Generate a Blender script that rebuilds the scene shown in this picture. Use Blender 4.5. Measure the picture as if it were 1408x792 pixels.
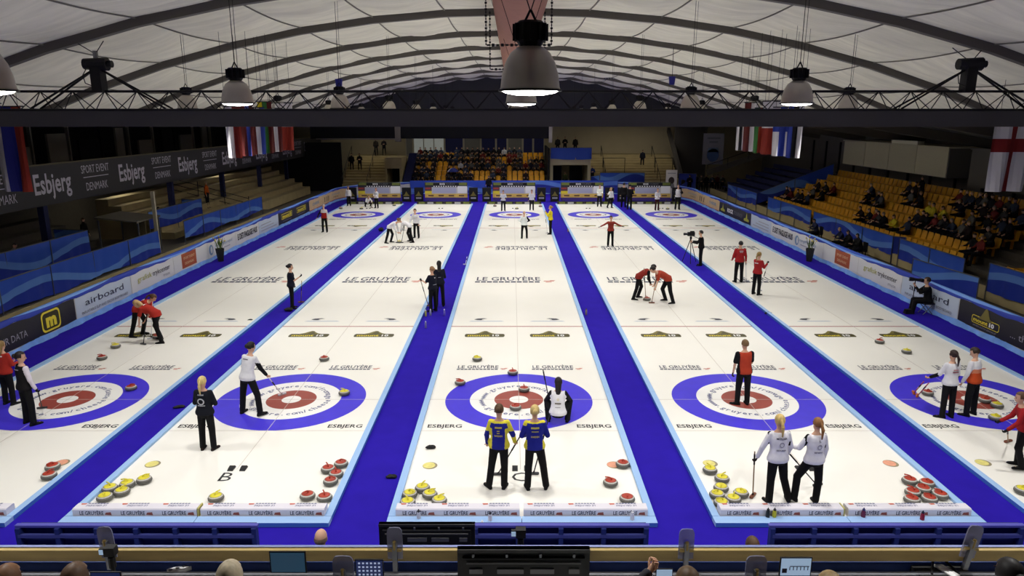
import bpy, math, random
import numpy as np
from mathutils import Vector, Matrix

scene = bpy.context.scene
for _o in list(bpy.data.objects):
    bpy.data.objects.remove(_o)
COL = scene.collection
V = Vector

# ------------------------------------------------------------------ camera
CAM = V((-0.17, -16.73, 6.85))
PITCH = math.radians(13.42)
FPX = 985.0
cd = bpy.data.cameras.new('camera'); co = bpy.data.objects.new('camera', cd); COL.objects.link(co)
cd.sensor_width = 36.0; cd.lens = FPX / 1408 * 36.0; cd.clip_end = 300; cd.clip_start = 0.05
co.location = CAM; co.rotation_euler = (math.pi / 2 - PITCH, 0, 0)
scene.camera = co

# ------------------------------------------------------------------ light and exposure
scene.view_settings.view_transform = 'Standard'
scene.view_settings.look = 'None'
scene.view_settings.gamma = 1.0
scene.view_settings.use_curve_mapping = False
scene.view_settings.exposure = 0.0
LAMP_WATTS = 650.0
LAMP_CONE = 138.0
w = bpy.data.worlds.new('world'); scene.world = w; w.use_nodes = True
w.node_tree.nodes['Background'].inputs[0].default_value = (0.5, 0.55, 0.65, 1)
w.node_tree.nodes['Background'].inputs[1].default_value = 0.02

# ------------------------------------------------------------------ pixel to place
_c, _s = math.cos(PITCH), math.sin(PITCH)
def ray(px, py):
    dx = (px - 704) / FPX; dy = (396 - py) / FPX
    return V((dx, _c + dy * _s, -_s + dy * _c))
def gp(px, py, z=0.0):
    d = ray(px, py); return CAM + d * ((z - CAM.z) / d.z)
def py_(px, py, y):
    d = ray(px, py); return CAM + d * ((y - CAM.y) / d.y)
def px_(px, py, x):
    d = ray(px, py); return CAM + d * ((x - CAM.x) / d.x)

# ------------------------------------------------------------------ materials
MATS = {}
def mat(name, col, rough=0.6, metal=0.0, spec=0.35, noise=0.0, nscale=6.0, bump=0.0, bscale=30.0, emit=0.0, alpha=1.0, trans=0.0, stretch=None):
    if name in MATS: return MATS[name]
    m = bpy.data.materials.new(name); m.use_nodes = True
    nt = m.node_tree; b = nt.nodes['Principled BSDF']
    c = (*col, 1)
    b.inputs['Base Color'].default_value = c
    b.inputs['Roughness'].default_value = rough
    b.inputs['Metallic'].default_value = metal
    b.inputs['Specular IOR Level'].default_value = spec
    if trans: b.inputs['Transmission Weight'].default_value = trans
    if alpha < 1: b.inputs['Alpha'].default_value = alpha
    if emit:
        b.inputs['Emission Color'].default_value = c; b.inputs['Emission Strength'].default_value = emit
    if noise or bump:
        tc = nt.nodes.new('ShaderNodeTexCoord'); src = tc.outputs['Object']
        if stretch:
            mp = nt.nodes.new('ShaderNodeMapping'); mp.inputs['Scale'].default_value = stretch
            nt.links.new(src, mp.inputs['Vector']); src = mp.outputs['Vector']
    if noise:
        n = nt.nodes.new('ShaderNodeTexNoise'); n.inputs['Scale'].default_value = nscale; n.inputs['Detail'].default_value = 4
        nt.links.new(src, n.inputs['Vector'])
        mr = nt.nodes.new('ShaderNodeMapRange'); mr.inputs[1].default_value = 0.25; mr.inputs[2].default_value = 0.75
        mr.inputs[3].default_value = 1 - noise; mr.inputs[4].default_value = 1 + noise
        nt.links.new(n.outputs['Fac'], mr.inputs[0])
        mx = nt.nodes.new('ShaderNodeVectorMath'); mx.operation = 'SCALE'; mx.inputs[0].default_value = col
        nt.links.new(mr.outputs[0], mx.inputs['Scale']); nt.links.new(mx.outputs[0], b.inputs['Base Color'])
    if bump:
        n2 = nt.nodes.new('ShaderNodeTexNoise'); n2.inputs['Scale'].default_value = bscale; n2.inputs['Detail'].default_value = 3
        nt.links.new(src, n2.inputs['Vector'])
        bp = nt.nodes.new('ShaderNodeBump'); bp.inputs['Strength'].default_value = bump
        nt.links.new(n2.outputs['Fac'], bp.inputs['Height']); nt.links.new(bp.outputs[0], b.inputs['Normal'])
    MATS[name] = m
    return m

def lin(r, g, b):
    return tuple(((c / 255) / 12.92 if c / 255 <= 0.04045 else ((c / 255 + 0.055) / 1.055) ** 2.4) for c in (r, g, b))

def wave_mat(name, base, light, dark, axis_u, scale_u=0.35, z0=0.0, zh=1.2):
    """blue drape printed with a pale wave band; u runs along world axis axis_u ('X' or 'Y'), v is height."""
    m = bpy.data.materials.new(name); m.use_nodes = True; nt = m.node_tree; b = nt.nodes['Principled BSDF']
    b.inputs['Roughness'].default_value = 0.55
    g = nt.nodes.new('ShaderNodeNewGeometry'); sp = nt.nodes.new('ShaderNodeSeparateXYZ'); nt.links.new(g.outputs['Position'], sp.inputs[0])
    def M(op, a, bb=None):
        n = nt.nodes.new('ShaderNodeMath'); n.operation = op
        for i, x in enumerate((a, bb)):
            if x is None: continue
            if isinstance(x, (int, float)): n.inputs[i].default_value = x
            else: nt.links.new(x, n.inputs[i])
        return n.outputs[0]
    u = sp.outputs[axis_u]; vz = M('DIVIDE', M('SUBTRACT', sp.outputs['Z'], z0), zh)
    wv = M('ADD', M('MULTIPLY', M('SINE', M('MULTIPLY', u, 2 * math.pi * scale_u)), 0.22), M('MULTIPLY', M('SINE', M('MULTIPLY', u, 2 * math.pi * scale_u * 0.37)), 0.16))
    d = M('SUBTRACT', vz, M('ADD', wv, 0.5))
    band = M('MULTIPLY', M('GREATER_THAN', d, -0.16), M('LESS_THAN', d, 0.12))
    low = M('LESS_THAN', d, -0.16)
    mx = nt.nodes.new('ShaderNodeMix'); mx.data_type = 'RGBA'; nt.links.new(band, mx.inputs['Factor'])
    mx.inputs['A'].default_value = (*base, 1); mx.inputs['B'].default_value = (*light, 1)
    mx2 = nt.nodes.new('ShaderNodeMix'); mx2.data_type = 'RGBA'; nt.links.new(low, mx2.inputs['Factor'])
    nt.links.new(mx.outputs['Result'], mx2.inputs['A']); mx2.inputs['B'].default_value = (*dark, 1)
    nt.links.new(mx2.outputs['Result'], b.inputs['Base Color'])
    return m

# ------------------------------------------------------------------ mesh builder
class MB:
    def __init__(s): s.v = []; s.f = []; s.m = []
    def add(s, vs, fs, mi=0):
        n = len(s.v); s.v.extend([tuple(v) for v in vs])
        for f in fs: s.f.append(tuple(i + n for i in f)); s.m.append(mi)
        return s
    def box(s, c, d, mi=0, R=None, taper=1.0):
        c = V(c); x, y, z = d[0] / 2, d[1] / 2, d[2] / 2
        vs = [V((sx * x * (taper if sz > 0 else 1), sy * y * (taper if sz > 0 else 1), sz * z)) for sz in (-1, 1) for sy in (-1, 1) for sx in (-1, 1)]
        if R is not None: vs = [R @ v for v in vs]
        return s.add([c + v for v in vs], [(0, 2, 3, 1), (4, 5, 7, 6), (0, 1, 5, 4), (2, 6, 7, 3), (0, 4, 6, 2), (1, 3, 7, 5)], mi)
    def bar(s, p0, p1, wd, h, mi=0, up=(0, 0, 1)):
        p0 = V(p0); p1 = V(p1); d = (p1 - p0).normalized(); sd = d.cross(V(up))
        if sd.length < 1e-5: sd = d.cross(V((0, 1, 0)))
        sd.normalize(); u = sd.cross(d)
        vs = [p + sd * a * wd / 2 + u * b * h / 2 for p in (p0, p1) for b in (-1, 1) for a in (-1, 1)]
        return s.add(vs, [(0, 1, 3, 2), (4, 6, 7, 5), (0, 4, 5, 1), (2, 3, 7, 6), (0, 2, 6, 4), (1, 5, 7, 3)], mi)
    def cyl(s, p0, p1, r0, r1=None, n=8, mi=0, cap=True):
        r1 = r0 if r1 is None else r1
        p0 = V(p0); p1 = V(p1); d = (p1 - p0).normalized()
        a = d.orthogonal().normalized(); b = d.cross(a)
        vs = []
        for p, r in ((p0, r0), (p1, r1)):
            for i in range(n):
                t = 2 * math.pi * i / n; vs.append(p + (a * math.cos(t) + b * math.sin(t)) * r)
        fs = [(i, (i + 1) % n, n + (i + 1) % n, n + i) for i in range(n)]
        if cap: fs += [tuple(range(n - 1, -1, -1)), tuple(range(n, 2 * n))]
        return s.add(vs, fs, mi)
    def tube(s, pts, r, n=6, mi=0):
        for a, b in zip(pts[:-1], pts[1:]): s.cyl(a, b, r, r, n, mi)
        return s
    def lathe(s, prof, n=16, c=(0, 0, 0), mi=0, cap=True):
        c = V(c); vs = []; k = len(prof)
        for (r, z) in prof:
            for i in range(n):
                t = 2 * math.pi * i / n; vs.append(c + V((r * math.cos(t), r * math.sin(t), z)))
        fs = [(j * n + i, j * n + (i + 1) % n, (j + 1) * n + (i + 1) % n, (j + 1) * n + i) for j in range(k - 1) for i in range(n)]
        if cap: fs += [tuple(range(n - 1, -1, -1)), tuple((k - 1) * n + i for i in range(n))]
        return s.add(vs, fs, mi)
    def ell(s, c, r, n=10, m=7, mi=0, R=None, keep=None):
        c = V(c); vs = []; fs = []
        for j in range(m + 1):
            ph = math.pi * j / m
            for i in range(n):
                t = 2 * math.pi * i / n
                v = V((r[0] * math.sin(ph) * math.cos(t), r[1] * math.sin(ph) * math.sin(t), r[2] * math.cos(ph)))
                vs.append(v)
        for j in range(m):
            for i in range(n):
                q = (j * n + i, (j + 1) * n + i, (j + 1) * n + (i + 1) % n, j * n + (i + 1) % n)
                if keep:
                    cc = sum((vs[k] for k in q), V()) / 4
                    if not keep(V((cc.x / r[0], cc.y / r[1], cc.z / r[2]))): continue
                fs.append(q)
        if R is not None: vs = [R @ v for v in vs]
        return s.add([c + v for v in vs], fs, mi)
    def grid(s, fn, nu, nv, mi=0):
        vs = [fn(i / nu, j / nv) for j in range(nv + 1) for i in range(nu + 1)]
        fs = [(j * (nu + 1) + i, j * (nu + 1) + i + 1, (j + 1) * (nu + 1) + i + 1, (j + 1) * (nu + 1) + i) for j in range(nv) for i in range(nu)]
        return s.add(vs, fs, mi)
    def prism(s, poly, fn, d0, d1, mi=0):
        """poly: 2-D outline; fn(a, b, d) places it; extruded from d0 to d1."""
        n = len(poly); vs = [fn(a, b, d0) for a, b in poly] + [fn(a, b, d1) for a, b in poly]
        fs = [tuple(range(n - 1, -1, -1)), tuple(range(n, 2 * n))] + [(i, (i + 1) % n, n + (i + 1) % n, n + i) for i in range(n)]
        return s.add(vs, fs, mi)
    def disc(s, c, r0, r1, n=48, mi=0):
        """flat ring on the floor"""
        c = V(c); vs = []
        for i in range(n):
            t = 2 * math.pi * i / n; d = V((math.cos(t), math.sin(t), 0)); vs += [c + d * r0, c + d * r1]
        return s.add(vs, [(2 * i, 2 * i + 1, 2 * ((i + 1) % n) + 1, 2 * ((i + 1) % n)) for i in range(n)], mi)
    def mesh(s, name, mats, smooth=False):
        me = bpy.data.meshes.new(name); me.from_pydata(s.v, [], s.f)
        for m in (mats if isinstance(mats, (list, tuple)) else [mats]): me.materials.append(m)
        if any(s.m): me.polygons.foreach_set('material_index', s.m)
        if smooth: me.polygons.foreach_set('use_smooth', [True] * len(s.f))
        me.update(); return me
    def build(s, name, mats, parent=None, smooth=False, loc=None):
        """meshes are written in world coordinates; a parent without rotation is subtracted here"""
        if parent is not None:
            o = V(parent.location) + (V(parent.parent.location) if parent.parent else V())
            s.v = [tuple(V(v) - o) for v in s.v]
        elif loc is not None:
            s.v = [tuple(V(v) - V(loc)) for v in s.v]
        ob = bpy.data.objects.new(name, s.mesh(name, mats, smooth)); COL.objects.link(ob)
        if parent is not None: ob.parent = parent
        elif loc is not None: ob.location = loc
        return ob

def tag(o, label=None, cat=None, group=None, kind=None):
    if label: o['label'] = label
    if cat: o['category'] = cat
    if group: o['group'] = group
    if kind: o['kind'] = kind
    return o
def empty(name, loc=(0, 0, 0), label=None, cat=None, group=None, kind=None, rz=0.0):
    o = bpy.data.objects.new(name, None); COL.objects.link(o); o.location = loc; o.rotation_euler = (0, 0, rz)
    o.empty_display_size = 0.1
    return tag(o, label, cat, group, kind)
def inst(name, me, loc, parent=None, rz=0.0, scale=None):
    o = bpy.data.objects.new(name, me); COL.objects.link(o); o.location = loc; o.rotation_euler = (0, 0, rz)
    if scale: o.scale = scale
    if parent is not None: o.parent = parent
    return o
def copy_tree(o, parent=None):
    c = o.copy(); COL.objects.link(c); c.parent = parent
    for ch in list(o.children): copy_tree(ch, c)
    return c

# ------------------------------------------------------------------ lettering
_G = {}
def glyphs(body, bold=0.0, shear=0.0, sp=1.0):
    k = (body, bold, shear, sp)
    if k in _G: return _G[k]
    cu = bpy.data.curves.new('lettering', 'FONT'); cu.body = body; cu.size = 1.0; cu.offset = bold; cu.shear = shear; cu.resolution_u = 2; cu.space_character = sp
    ob = bpy.data.objects.new('lettering', cu)
    me = bpy.data.meshes.new_from_object(ob)
    n = len(me.vertices); co_ = np.empty(n * 3); me.vertices.foreach_get('co', co_); co_ = co_.reshape(-1, 3)[:, :2].copy()
    fs = [tuple(p.vertices) for p in me.polygons]
    bpy.data.objects.remove(ob); bpy.data.curves.remove(cu); bpy.data.meshes.remove(me)
    co_ /= 0.729
    x0 = co_[:, 0].min() if n else 0
    co_[:, 0] -= x0
    wd = co_[:, 0].max() if n else 0.4
    _G[k] = (co_, fs, wd)
    return _G[k]
def text(mb, body, place, h=None, w=None, x=0.0, y=0.0, align='c', mi=0, bold=0.0, shear=0.0, sp=1.0):
    """place(a, b) -> point; capitals are h high, the line w wide (either may be left out)"""
    co_, fs, wd = glyphs(body, bold, shear, sp)
    sy = h if h else w / wd
    sx = (w / wd) if w else h
    off = {'c': -wd * sx / 2, 'l': 0, 'r': -wd * sx}[align] + x
    mb.add([place(a * sx + off, b * sy + y) for a, b in co_], fs, mi)
def flat(origin, ux, uy):
    o = V(origin); ux = V(ux); uy = V(uy)
    return lambda a, b: o + ux * a + uy * b

rnd = random.Random(7)

# palette
ICE = mat('ice', lin(246, 243, 234), 0.32, spec=0.25, noise=0.02, nscale=0.6)
CARPET = mat('blue_carpet', lin(40, 22, 158), 0.9, spec=0.1, noise=0.08, nscale=2.0)
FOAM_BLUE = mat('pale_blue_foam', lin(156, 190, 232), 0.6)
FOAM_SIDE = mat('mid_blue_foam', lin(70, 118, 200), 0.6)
RINGBLUE = mat('ring_blue', lin(72, 58, 214), 0.35, spec=0.2, noise=0.05, nscale=3)
RINGWHITE = mat('ring_white', lin(247, 245, 240), 0.35, spec=0.2)
RINGRED = mat('ring_red', lin(158, 76, 66), 0.35, spec=0.2, noise=0.05)
NAVY = mat('print_navy', lin(42, 44, 72), 0.5)
PALETEXT = mat('print_pale_navy', lin(105, 108, 145), 0.5)
BLACK = mat('black', lin(18, 18, 20), 0.6, noise=0.15)
BLACKTXT = mat('print_black', lin(30, 30, 34), 0.5)
WHITE = mat('white_print', lin(240, 240, 240), 0.6)
OLIVE = mat('print_olive', lin(120, 110, 50), 0.5)
YELLOWP = mat('print_yellow', lin(235, 215, 60), 0.5)
REDP = mat('print_red', lin(200, 105, 85), 0.5)
HOGRED = mat('line_red', lin(165, 60, 60), 0.5)
THINLINE = mat('line_grey', lin(205, 196, 186), 0.5)
METAL = mat('grey_metal', lin(120, 122, 128), 0.4, metal=0.7)
DARKMETAL = mat('dark_metal', lin(34, 34, 38), 0.5, metal=0.3)
# ================================================================== THE SETTING
TEE = 34.75; PITCHX = 5.67
SHEETS = {'A': -11.25, 'B': -5.67, 'C': 0.0, 'D': 5.68, 'E': 11.3}
Y0, Y1 = -5.45, 41.2
HW = 2.21
RX = 15.0          # rink half width
YN, YF = -8.6, 49.5
RC = 7.0

# floor slab of the hall and the carpet on the rink
f = MB(); f.box((0, 20, -0.20), (76, 90, 0.2)); CONC = mat('concrete', lin(120, 112, 98), 0.85, noise=0.12, nscale=1.2)
fl = f.build('floor', CONC); tag(fl, kind='structure')
c = MB()
out = [(-RX, YN), (RX, YN)]
for i in range(13):
    t = math.pi / 2 * i / 12; out.append((RX - RC + RC * math.cos(t), YF - RC + RC * math.sin(t)))
for i in range(13):
    t = math.pi / 2 * i / 12; out.append((-RX + RC - RC * math.sin(t), YF - RC + RC * math.cos(t)))
c.prism(out, lambda a, b, d: V((a, b, d)), -0.1, -0.03)
tag(c.build('floor_carpet', CARPET), 'deep blue carpet between and around the ice sheets', kind='structure')

GRU_TOP = {'A': 'www.gruyere.com/kaese', 'B': 'www.gruyere.com/fromage', 'C': 'www.gruyere.com/kaese', 'D': 'www.gruyere.com/fromage', 'E': 'www.gruyere.com/kaese'}
SHEETLAB = {'A': 'ice sheet running below the dark balcony banner', 'B': 'ice sheet marked with the letter B behind the hacks',
            'C': 'ice sheet marked with the letter C behind the hacks', 'D': 'ice sheet with two white jacketed players at its foam bumpers',
            'E': 'ice sheet running alongside the yellow seats'}
def gruyere(mb, o, ux, uy, w, h, mi_t=0, mi_e=1, emb=True, bar=True):
    """LE GRUYERE wordmark, dashed bar under it and the red emblem"""
    P = flat(o, ux, uy)
    text(mb, 'LE GRUYÈRE', P, h=h, w=w, align='c', mi=mi_t, bold=0.012, shear=0.0)
    for sx in (-0.5, 0.5):   # small serifs
        pass
    if bar:
        n = 11
        for i in range(n):
            a0 = -w / 2 - 0.02 * w + i * w * 1.02 / n; a1 = a0 + w / n * 0.84
            mb.add([P(a0, -0.20 * h), P(a1, -0.20 * h), P(a1, -0.52 * h), P(a0, -0.52 * h)], [(0, 1, 2, 3)], mi_t)
    if emb:
        x0 = w * 0.54
        for k, (a, b, ww, hh) in enumerate(((0.0, -0.25, 0.17, 0.18), (0.03, -0.5, 0.10, 0.16), (0.10, -0.05, 0.09, 0.12))):
            mb.add([P(x0 + a * w, b * h), P(x0 + (a + ww) * w, (b + 0.04) * h), P(x0 + (a + ww) * w, (b + hh) * h), P(x0 + (a + 0.02) * w, (b + hh) * h)], [(0, 1, 2, 3)], mi_e)
def mount_logo(mb, o, ux, uy, w, h, m_dark, m_mid, m_txt):
    """mount10 badge: rounded bar with a hill over it"""
    P = flat(o, ux, uy)
    bar = [(-.5, -.38), (-.47, -.5), (.47, -.5), (.5, -.38), (.5, -.12), (.47, 0), (-.47, 0), (-.5, -.12)]
    mb.add([P(a * w, b * h) for a, b in bar], [tuple(range(8))], m_dark)
    hill = [(-.27, 0), (-.17, .12), (-.1, .3), (-.02, .48), (.04, .46), (.1, .28), (.18, .1), (.27, 0)]
    mb.add([P(a * w, b * h) for a, b in hill], [tuple(range(8))], m_mid)
    hl = [(-.08, .02), (-.02, .3), (.03, .42), (.06, .3), (.12, .02)]
    mb.add([P(a * w, b * h) + V((0, 0, .001)) for a, b in hl], [tuple(range(5))], m_dark)
    Q = lambda a, b: P(a, b) + V((0, 0, .001))
    text(mb, 'mount', Q, h=0.27 * h, w=0.55 * w, x=-.15 * w, y=-.38 * h, mi=m_txt, bold=0.02)
    text(mb, '10', Q, h=0.27 * h, w=0.17 * w, x=.28 * w, y=-.38 * h, mi=m_txt + 1, bold=0.03)
PADDLE = [(-.42, .1), (-.2, .34), (.25, .42), (.5, .3), (.16, .2), (.1, .06), (.3, -.02), (.02, -.08), (-.22, -.04)]

HOUSES = []
for key, X in SHEETS.items():
    s = MB(); s.box((X, (Y0 + Y1) / 2, -0.05), (HW * 2, Y1 - Y0, 0.10))
    sheet = s.build('ice_sheet', ICE); tag(sheet, SHEETLAB[key], kind='structure')
    for ty in (0.0, TEE):
        c0 = (X, ty, 0.002)
        for nm, r0, r1, m in (('blue_ring', 1.22, 1.829, RINGBLUE), ('white_ring', 0.61, 1.22, RINGWHITE), ('red_ring', 0.235, 0.61, RINGRED), ('button', 0.0, 0.235, RINGWHITE)):
            MB().disc(c0, r0, r1, 64).build(nm, m, sheet)
    ln = MB()
    for ty, sg in ((0.0, 1), (TEE, -1)):
        ln.box((X, ty, 0.0025), (HW * 2, 0.012, 0.003)); ln.box((X, ty - sg * 1.829, 0.0025), (HW * 2, 0.012, 0.003))
    ln.box((X, TEE / 2, 0.0025), (0.012, TEE + 7.3, 0.003))
    ln.build('ice_line', THINLINE, sheet)
    for hy in (6.4, TEE - 6.4):
        MB().box((X, hy, 0.0025), (HW * 2, 0.06, 0.003)).build('hog_line', HOGRED, sheet)
    # words around the house
    def ringtext(mb, cy, sg):
        # upper half reads clockwise, letters stand outward; lower half reads the other way, letters stand inward
        for body, top in ((GRU_TOP[key], True), ('www.gruyere.com/cheese', False)):
            n = len(body); hh = 0.165
            for i, ch in enumerate(body):
                fr = (i + 0.7) / (n + 0.4)
                ang = math.pi - fr * math.pi if top else math.pi + fr * math.pi
                r = 0.84 if top else 0.99
                rad = V((math.cos(ang), math.sin(ang), 0))
                tan = V((math.sin(ang), -math.cos(ang), 0)) if top else V((-math.sin(ang), math.cos(ang), 0))
                uy = rad if top else -rad
                o = V((X, cy, 0.004)) + V((rad.x * r, rad.y * r, 0)) * 1.0
                if sg < 0:
                    o = V((2 * X - o.x, 2 * cy - o.y, o.z)); tan = -tan; uy = -uy
                text(mb, ch, flat(o, tan, uy), h=hh, mi=0, bold=0.02)
    m = MB(); ringtext(m, 0.0, 1); m.build('ring_lettering', PALETEXT, sheet)
    m = MB(); ringtext(m, TEE, -1); m.build('ring_lettering', PALETEXT, sheet)
    for sg, base in ((1, 0.0), (-1, TEE)):
        ux = V((sg, 0, 0)); uy = V((0, sg, 0)); Z = 0.003
        def at(dx, dy): return V((X + sg * dx, base + sg * dy, Z))
        m = MB()
        gruyere(m, at(-0.32, 13.35), ux, uy, 2.75, 0.72)
        m.build('gruyere_print', [NAVY, REDP], sheet)
        for dx in (-1.12, 0.98):
            m = MB(); gruyere(m, at(dx, 2.28), ux, uy, 1.14, 0.24); m.build('gruyere_print', [NAVY, REDP], sheet)
        for dx in (-1.05, 1.05):
            m = MB(); mount_logo(m, at(dx, 5.55), ux, uy, 1.28, 0.68, 0, 1, 2); m.build('mount_print', [mat('print_dark_olive', lin(78, 72, 38), .5), OLIVE, YELLOWP, WHITE], sheet)
            # sledge rider silhouette with a pale streak
            m = MB(); P = flat(at(dx, 7.2), ux, uy)
            f_ = 1 if dx < 0 else -1
            m.add([P((a - .45) * f_ * 0.5, b * 0.5) for a, b in PADDLE], [tuple(range(9))], 0)
            m.add([P(-.62, -.2), P(.62, -.2), P(.5, -.12), P(-.5, -.12)], [(0, 1, 2, 3)], 1)
            m.build('rider_print', [mat('print_charcoal', lin(60, 64, 72), .5), mat('print_pale_blue', lin(186, 196, 212), .5)], sheet)
        if sg > 0:
            for dx in (-1.70, 1.70):
                m = MB(); text(m, 'ESBJERG', flat(at(dx, -1.665), ux, uy), h=0.18, w=0.78, bold=0.018); m.build('esbjerg_print', BLACKTXT, sheet)
    if key in 'BC':
        m = MB(); text(m, key, flat((X - .09 if key == 'B' else X - .02, -4.12, 0.003), (1, 0, 0), (0, 1, 0)), h=0.36, bold=0.0); m.build('sheet_letter', BLACKTXT, sheet)
    # hacks, the two rubber footholds set into each end
    for hy, sg in ((-3.62, 1), (TEE + 3.62, -1)):
        for dx in (-0.11, 0.13):
            h = MB(); P = lambda a, b, d: V((X + dx + d, hy + sg * a, b))
            h.prism([(-.10, 0.0), (.09, 0.0), (.05, .05), (-.04, .035), (-.10, .012)], P, -0.055, 0.055); h.build('hack', BLACK, sheet)

# painted stone pictures beside the hacks
MK_R = mat('marker_red', lin(228, 160, 130), .5, noise=.15, nscale=12); MK_Y = mat('marker_yellow', lin(226, 215, 128), .5, noise=.15, nscale=12)
MK_D = mat('marker_grey', lin(150, 140, 110), .5)
for (px, py, red, key) in ((84, 636, 1, 'A'), (209, 638, 0, 'B'), (590, 640, 0, 'C'), (843, 639, 1, 'C'), (975, 637, 0, 'D'), (1223, 637, 1, 'D'), (1350, 636, 0, 'E')):
    p = gp(px, py); m = MB()
    m.disc((p.x, p.y, 0.003), 0, 0.125, 20, 0); m.disc((p.x + .02, p.y - .01, 0.0026), 0, 0.15, 20, 1)
    sh = [o for o in bpy.data.objects if o.get('label') == SHEETLAB[key]][0]
    m.build('stone_marker', [MK_R if red else MK_Y, MK_D], sh)

# foam dividers: two long strips and an end strip round every sheet
for key, X in SHEETS.items():
    for sg in (-1, 1):
        d = empty('foam_divider', (X + sg * (HW + 0.065), 0, 0), kind='structure')
        n = 8; L = (Y1 - Y0) / n
        for i in range(n):
            ya = Y0 + i * L + 0.006; yb = Y0 + (i + 1) * L - 0.006
            m = MB(); xi = X + sg * HW; xo = X + sg * (HW + 0.13)
            m.add([(xi, ya, -.05), (xo, ya, -.05), (xo, ya, .05), (xi, ya, .05), (xi, yb, -.05), (xo, yb, -.05), (xo, yb, .05), (xi, yb, .05)], [(3, 2, 6, 7)], 0)
            m.add([(xi, ya, -.05), (xo, ya, -.05), (xo, ya, .05), (xi, ya, .05), (xi, yb, -.05), (xo, yb, -.05), (xo, yb, .05), (xi, yb, .05)], [(0, 1, 2, 3), (4, 7, 6, 5), (0, 4, 5, 1), (0, 3, 7, 4)], 0)
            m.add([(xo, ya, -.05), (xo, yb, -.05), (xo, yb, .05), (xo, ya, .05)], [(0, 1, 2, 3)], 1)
            m.build('foam_strip', [FOAM_BLUE, FOAM_SIDE], d)
    d = empty('foam_divider', (X, Y0 - 0.1, 0), kind='structure')
    for sg in (-1, 1):
        xa, xb = X + (0.006 if sg > 0 else -(HW + 0.13)), X + ((HW + 0.13) if sg > 0 else -0.006)
        m = MB(); ya, yb = Y0 - 0.22, Y0 - 0.004
        vs = [(xa, ya, -.05), (xb, ya, -.05), (xb, yb, -.05), (xa, yb, -.05), (xa, ya, .05), (xb, ya, .05), (xb, yb, .05), (xa, yb, .05)]
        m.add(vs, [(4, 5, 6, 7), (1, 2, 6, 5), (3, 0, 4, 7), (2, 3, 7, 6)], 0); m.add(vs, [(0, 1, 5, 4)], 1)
        m.build('foam_strip', [FOAM_BLUE, FOAM_SIDE], d)

# ------------------------------------------------------------------ rink boards
def bpath(s, side, off=0.0):
    """distance s along the board measured as the y of the straight run; past the bend it follows the arc, then the end board"""
    x = RX - off; sg = side
    y_arc = YF - RC
    if s <= y_arc: return V((sg * x, s, 0))
    t = (s - y_arc) / RC
    if t <= math.pi / 2:
        return V((sg * (RX - RC + (RC - off) * math.cos(t)), y_arc + (RC - off) * math.sin(t), 0))
    return V((sg * (RX - RC - (t - math.pi / 2) * RC), YF - off, 0))
S_END = YF - RC + RC * math.pi / 2 + (RX - RC)
BOARD = mat('board_white', lin(206, 204, 198), .5, noise=.04); BOARD_BACK = mat('board_back', lin(70, 72, 80), .7)
BTOP = wave_mat('board_cover', lin(52, 92, 205), lin(120, 165, 240), lin(36, 60, 170), 'Y', .12, .9, .3)
BKICK = mat('board_kick', lin(120, 165, 232), .5, noise=.2, nscale=3)
PBLACK = mat('panel_black', lin(42, 40, 42), .45); PWHITE = mat('panel_white', lin(222, 222, 220), .45); PBLUE = mat('panel_ice', lin(196, 208, 222), .45)
PCREAM = mat('panel_cream', lin(216, 186, 140), .5, noise=.08, nscale=3); PORANGE = mat('panel_orange', lin(172, 84, 48), .5)
GREY = mat('print_grey', lin(120, 120, 124), .5); LGREY = mat('print_light_grey', lin(165, 165, 172), .5); OLIVEY = mat('print_lime', lin(178, 176, 60), .5)
TEALP = mat('print_bluegrey', lin(120, 150, 185), .5); BROWNP = mat('print_brown', lin(120, 92, 62), .5); CREAMP = mat('print_cream', lin(240, 205, 160), .5)
def strip(mb, side, s0, s1, z0, z1, off, n=1, mi=0, thick=0.0):
    def fn(u, v):
        p = bpath(s0 + (s1 - s0) * u, side, off); p.z = z0 + (z1 - z0) * v; return p
    mb.grid(fn, n, 1, mi)
def bmap(side, sc, z, off=0.075):
    """letter placing on the board, centred at sc, base height z"""
    return lambda a, b: (lambda p: V((p.x, p.y, z + b)))(bpath(sc + side * -1 * a, side, off))
BASEBOARD = {}; LASTP = [None]
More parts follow.
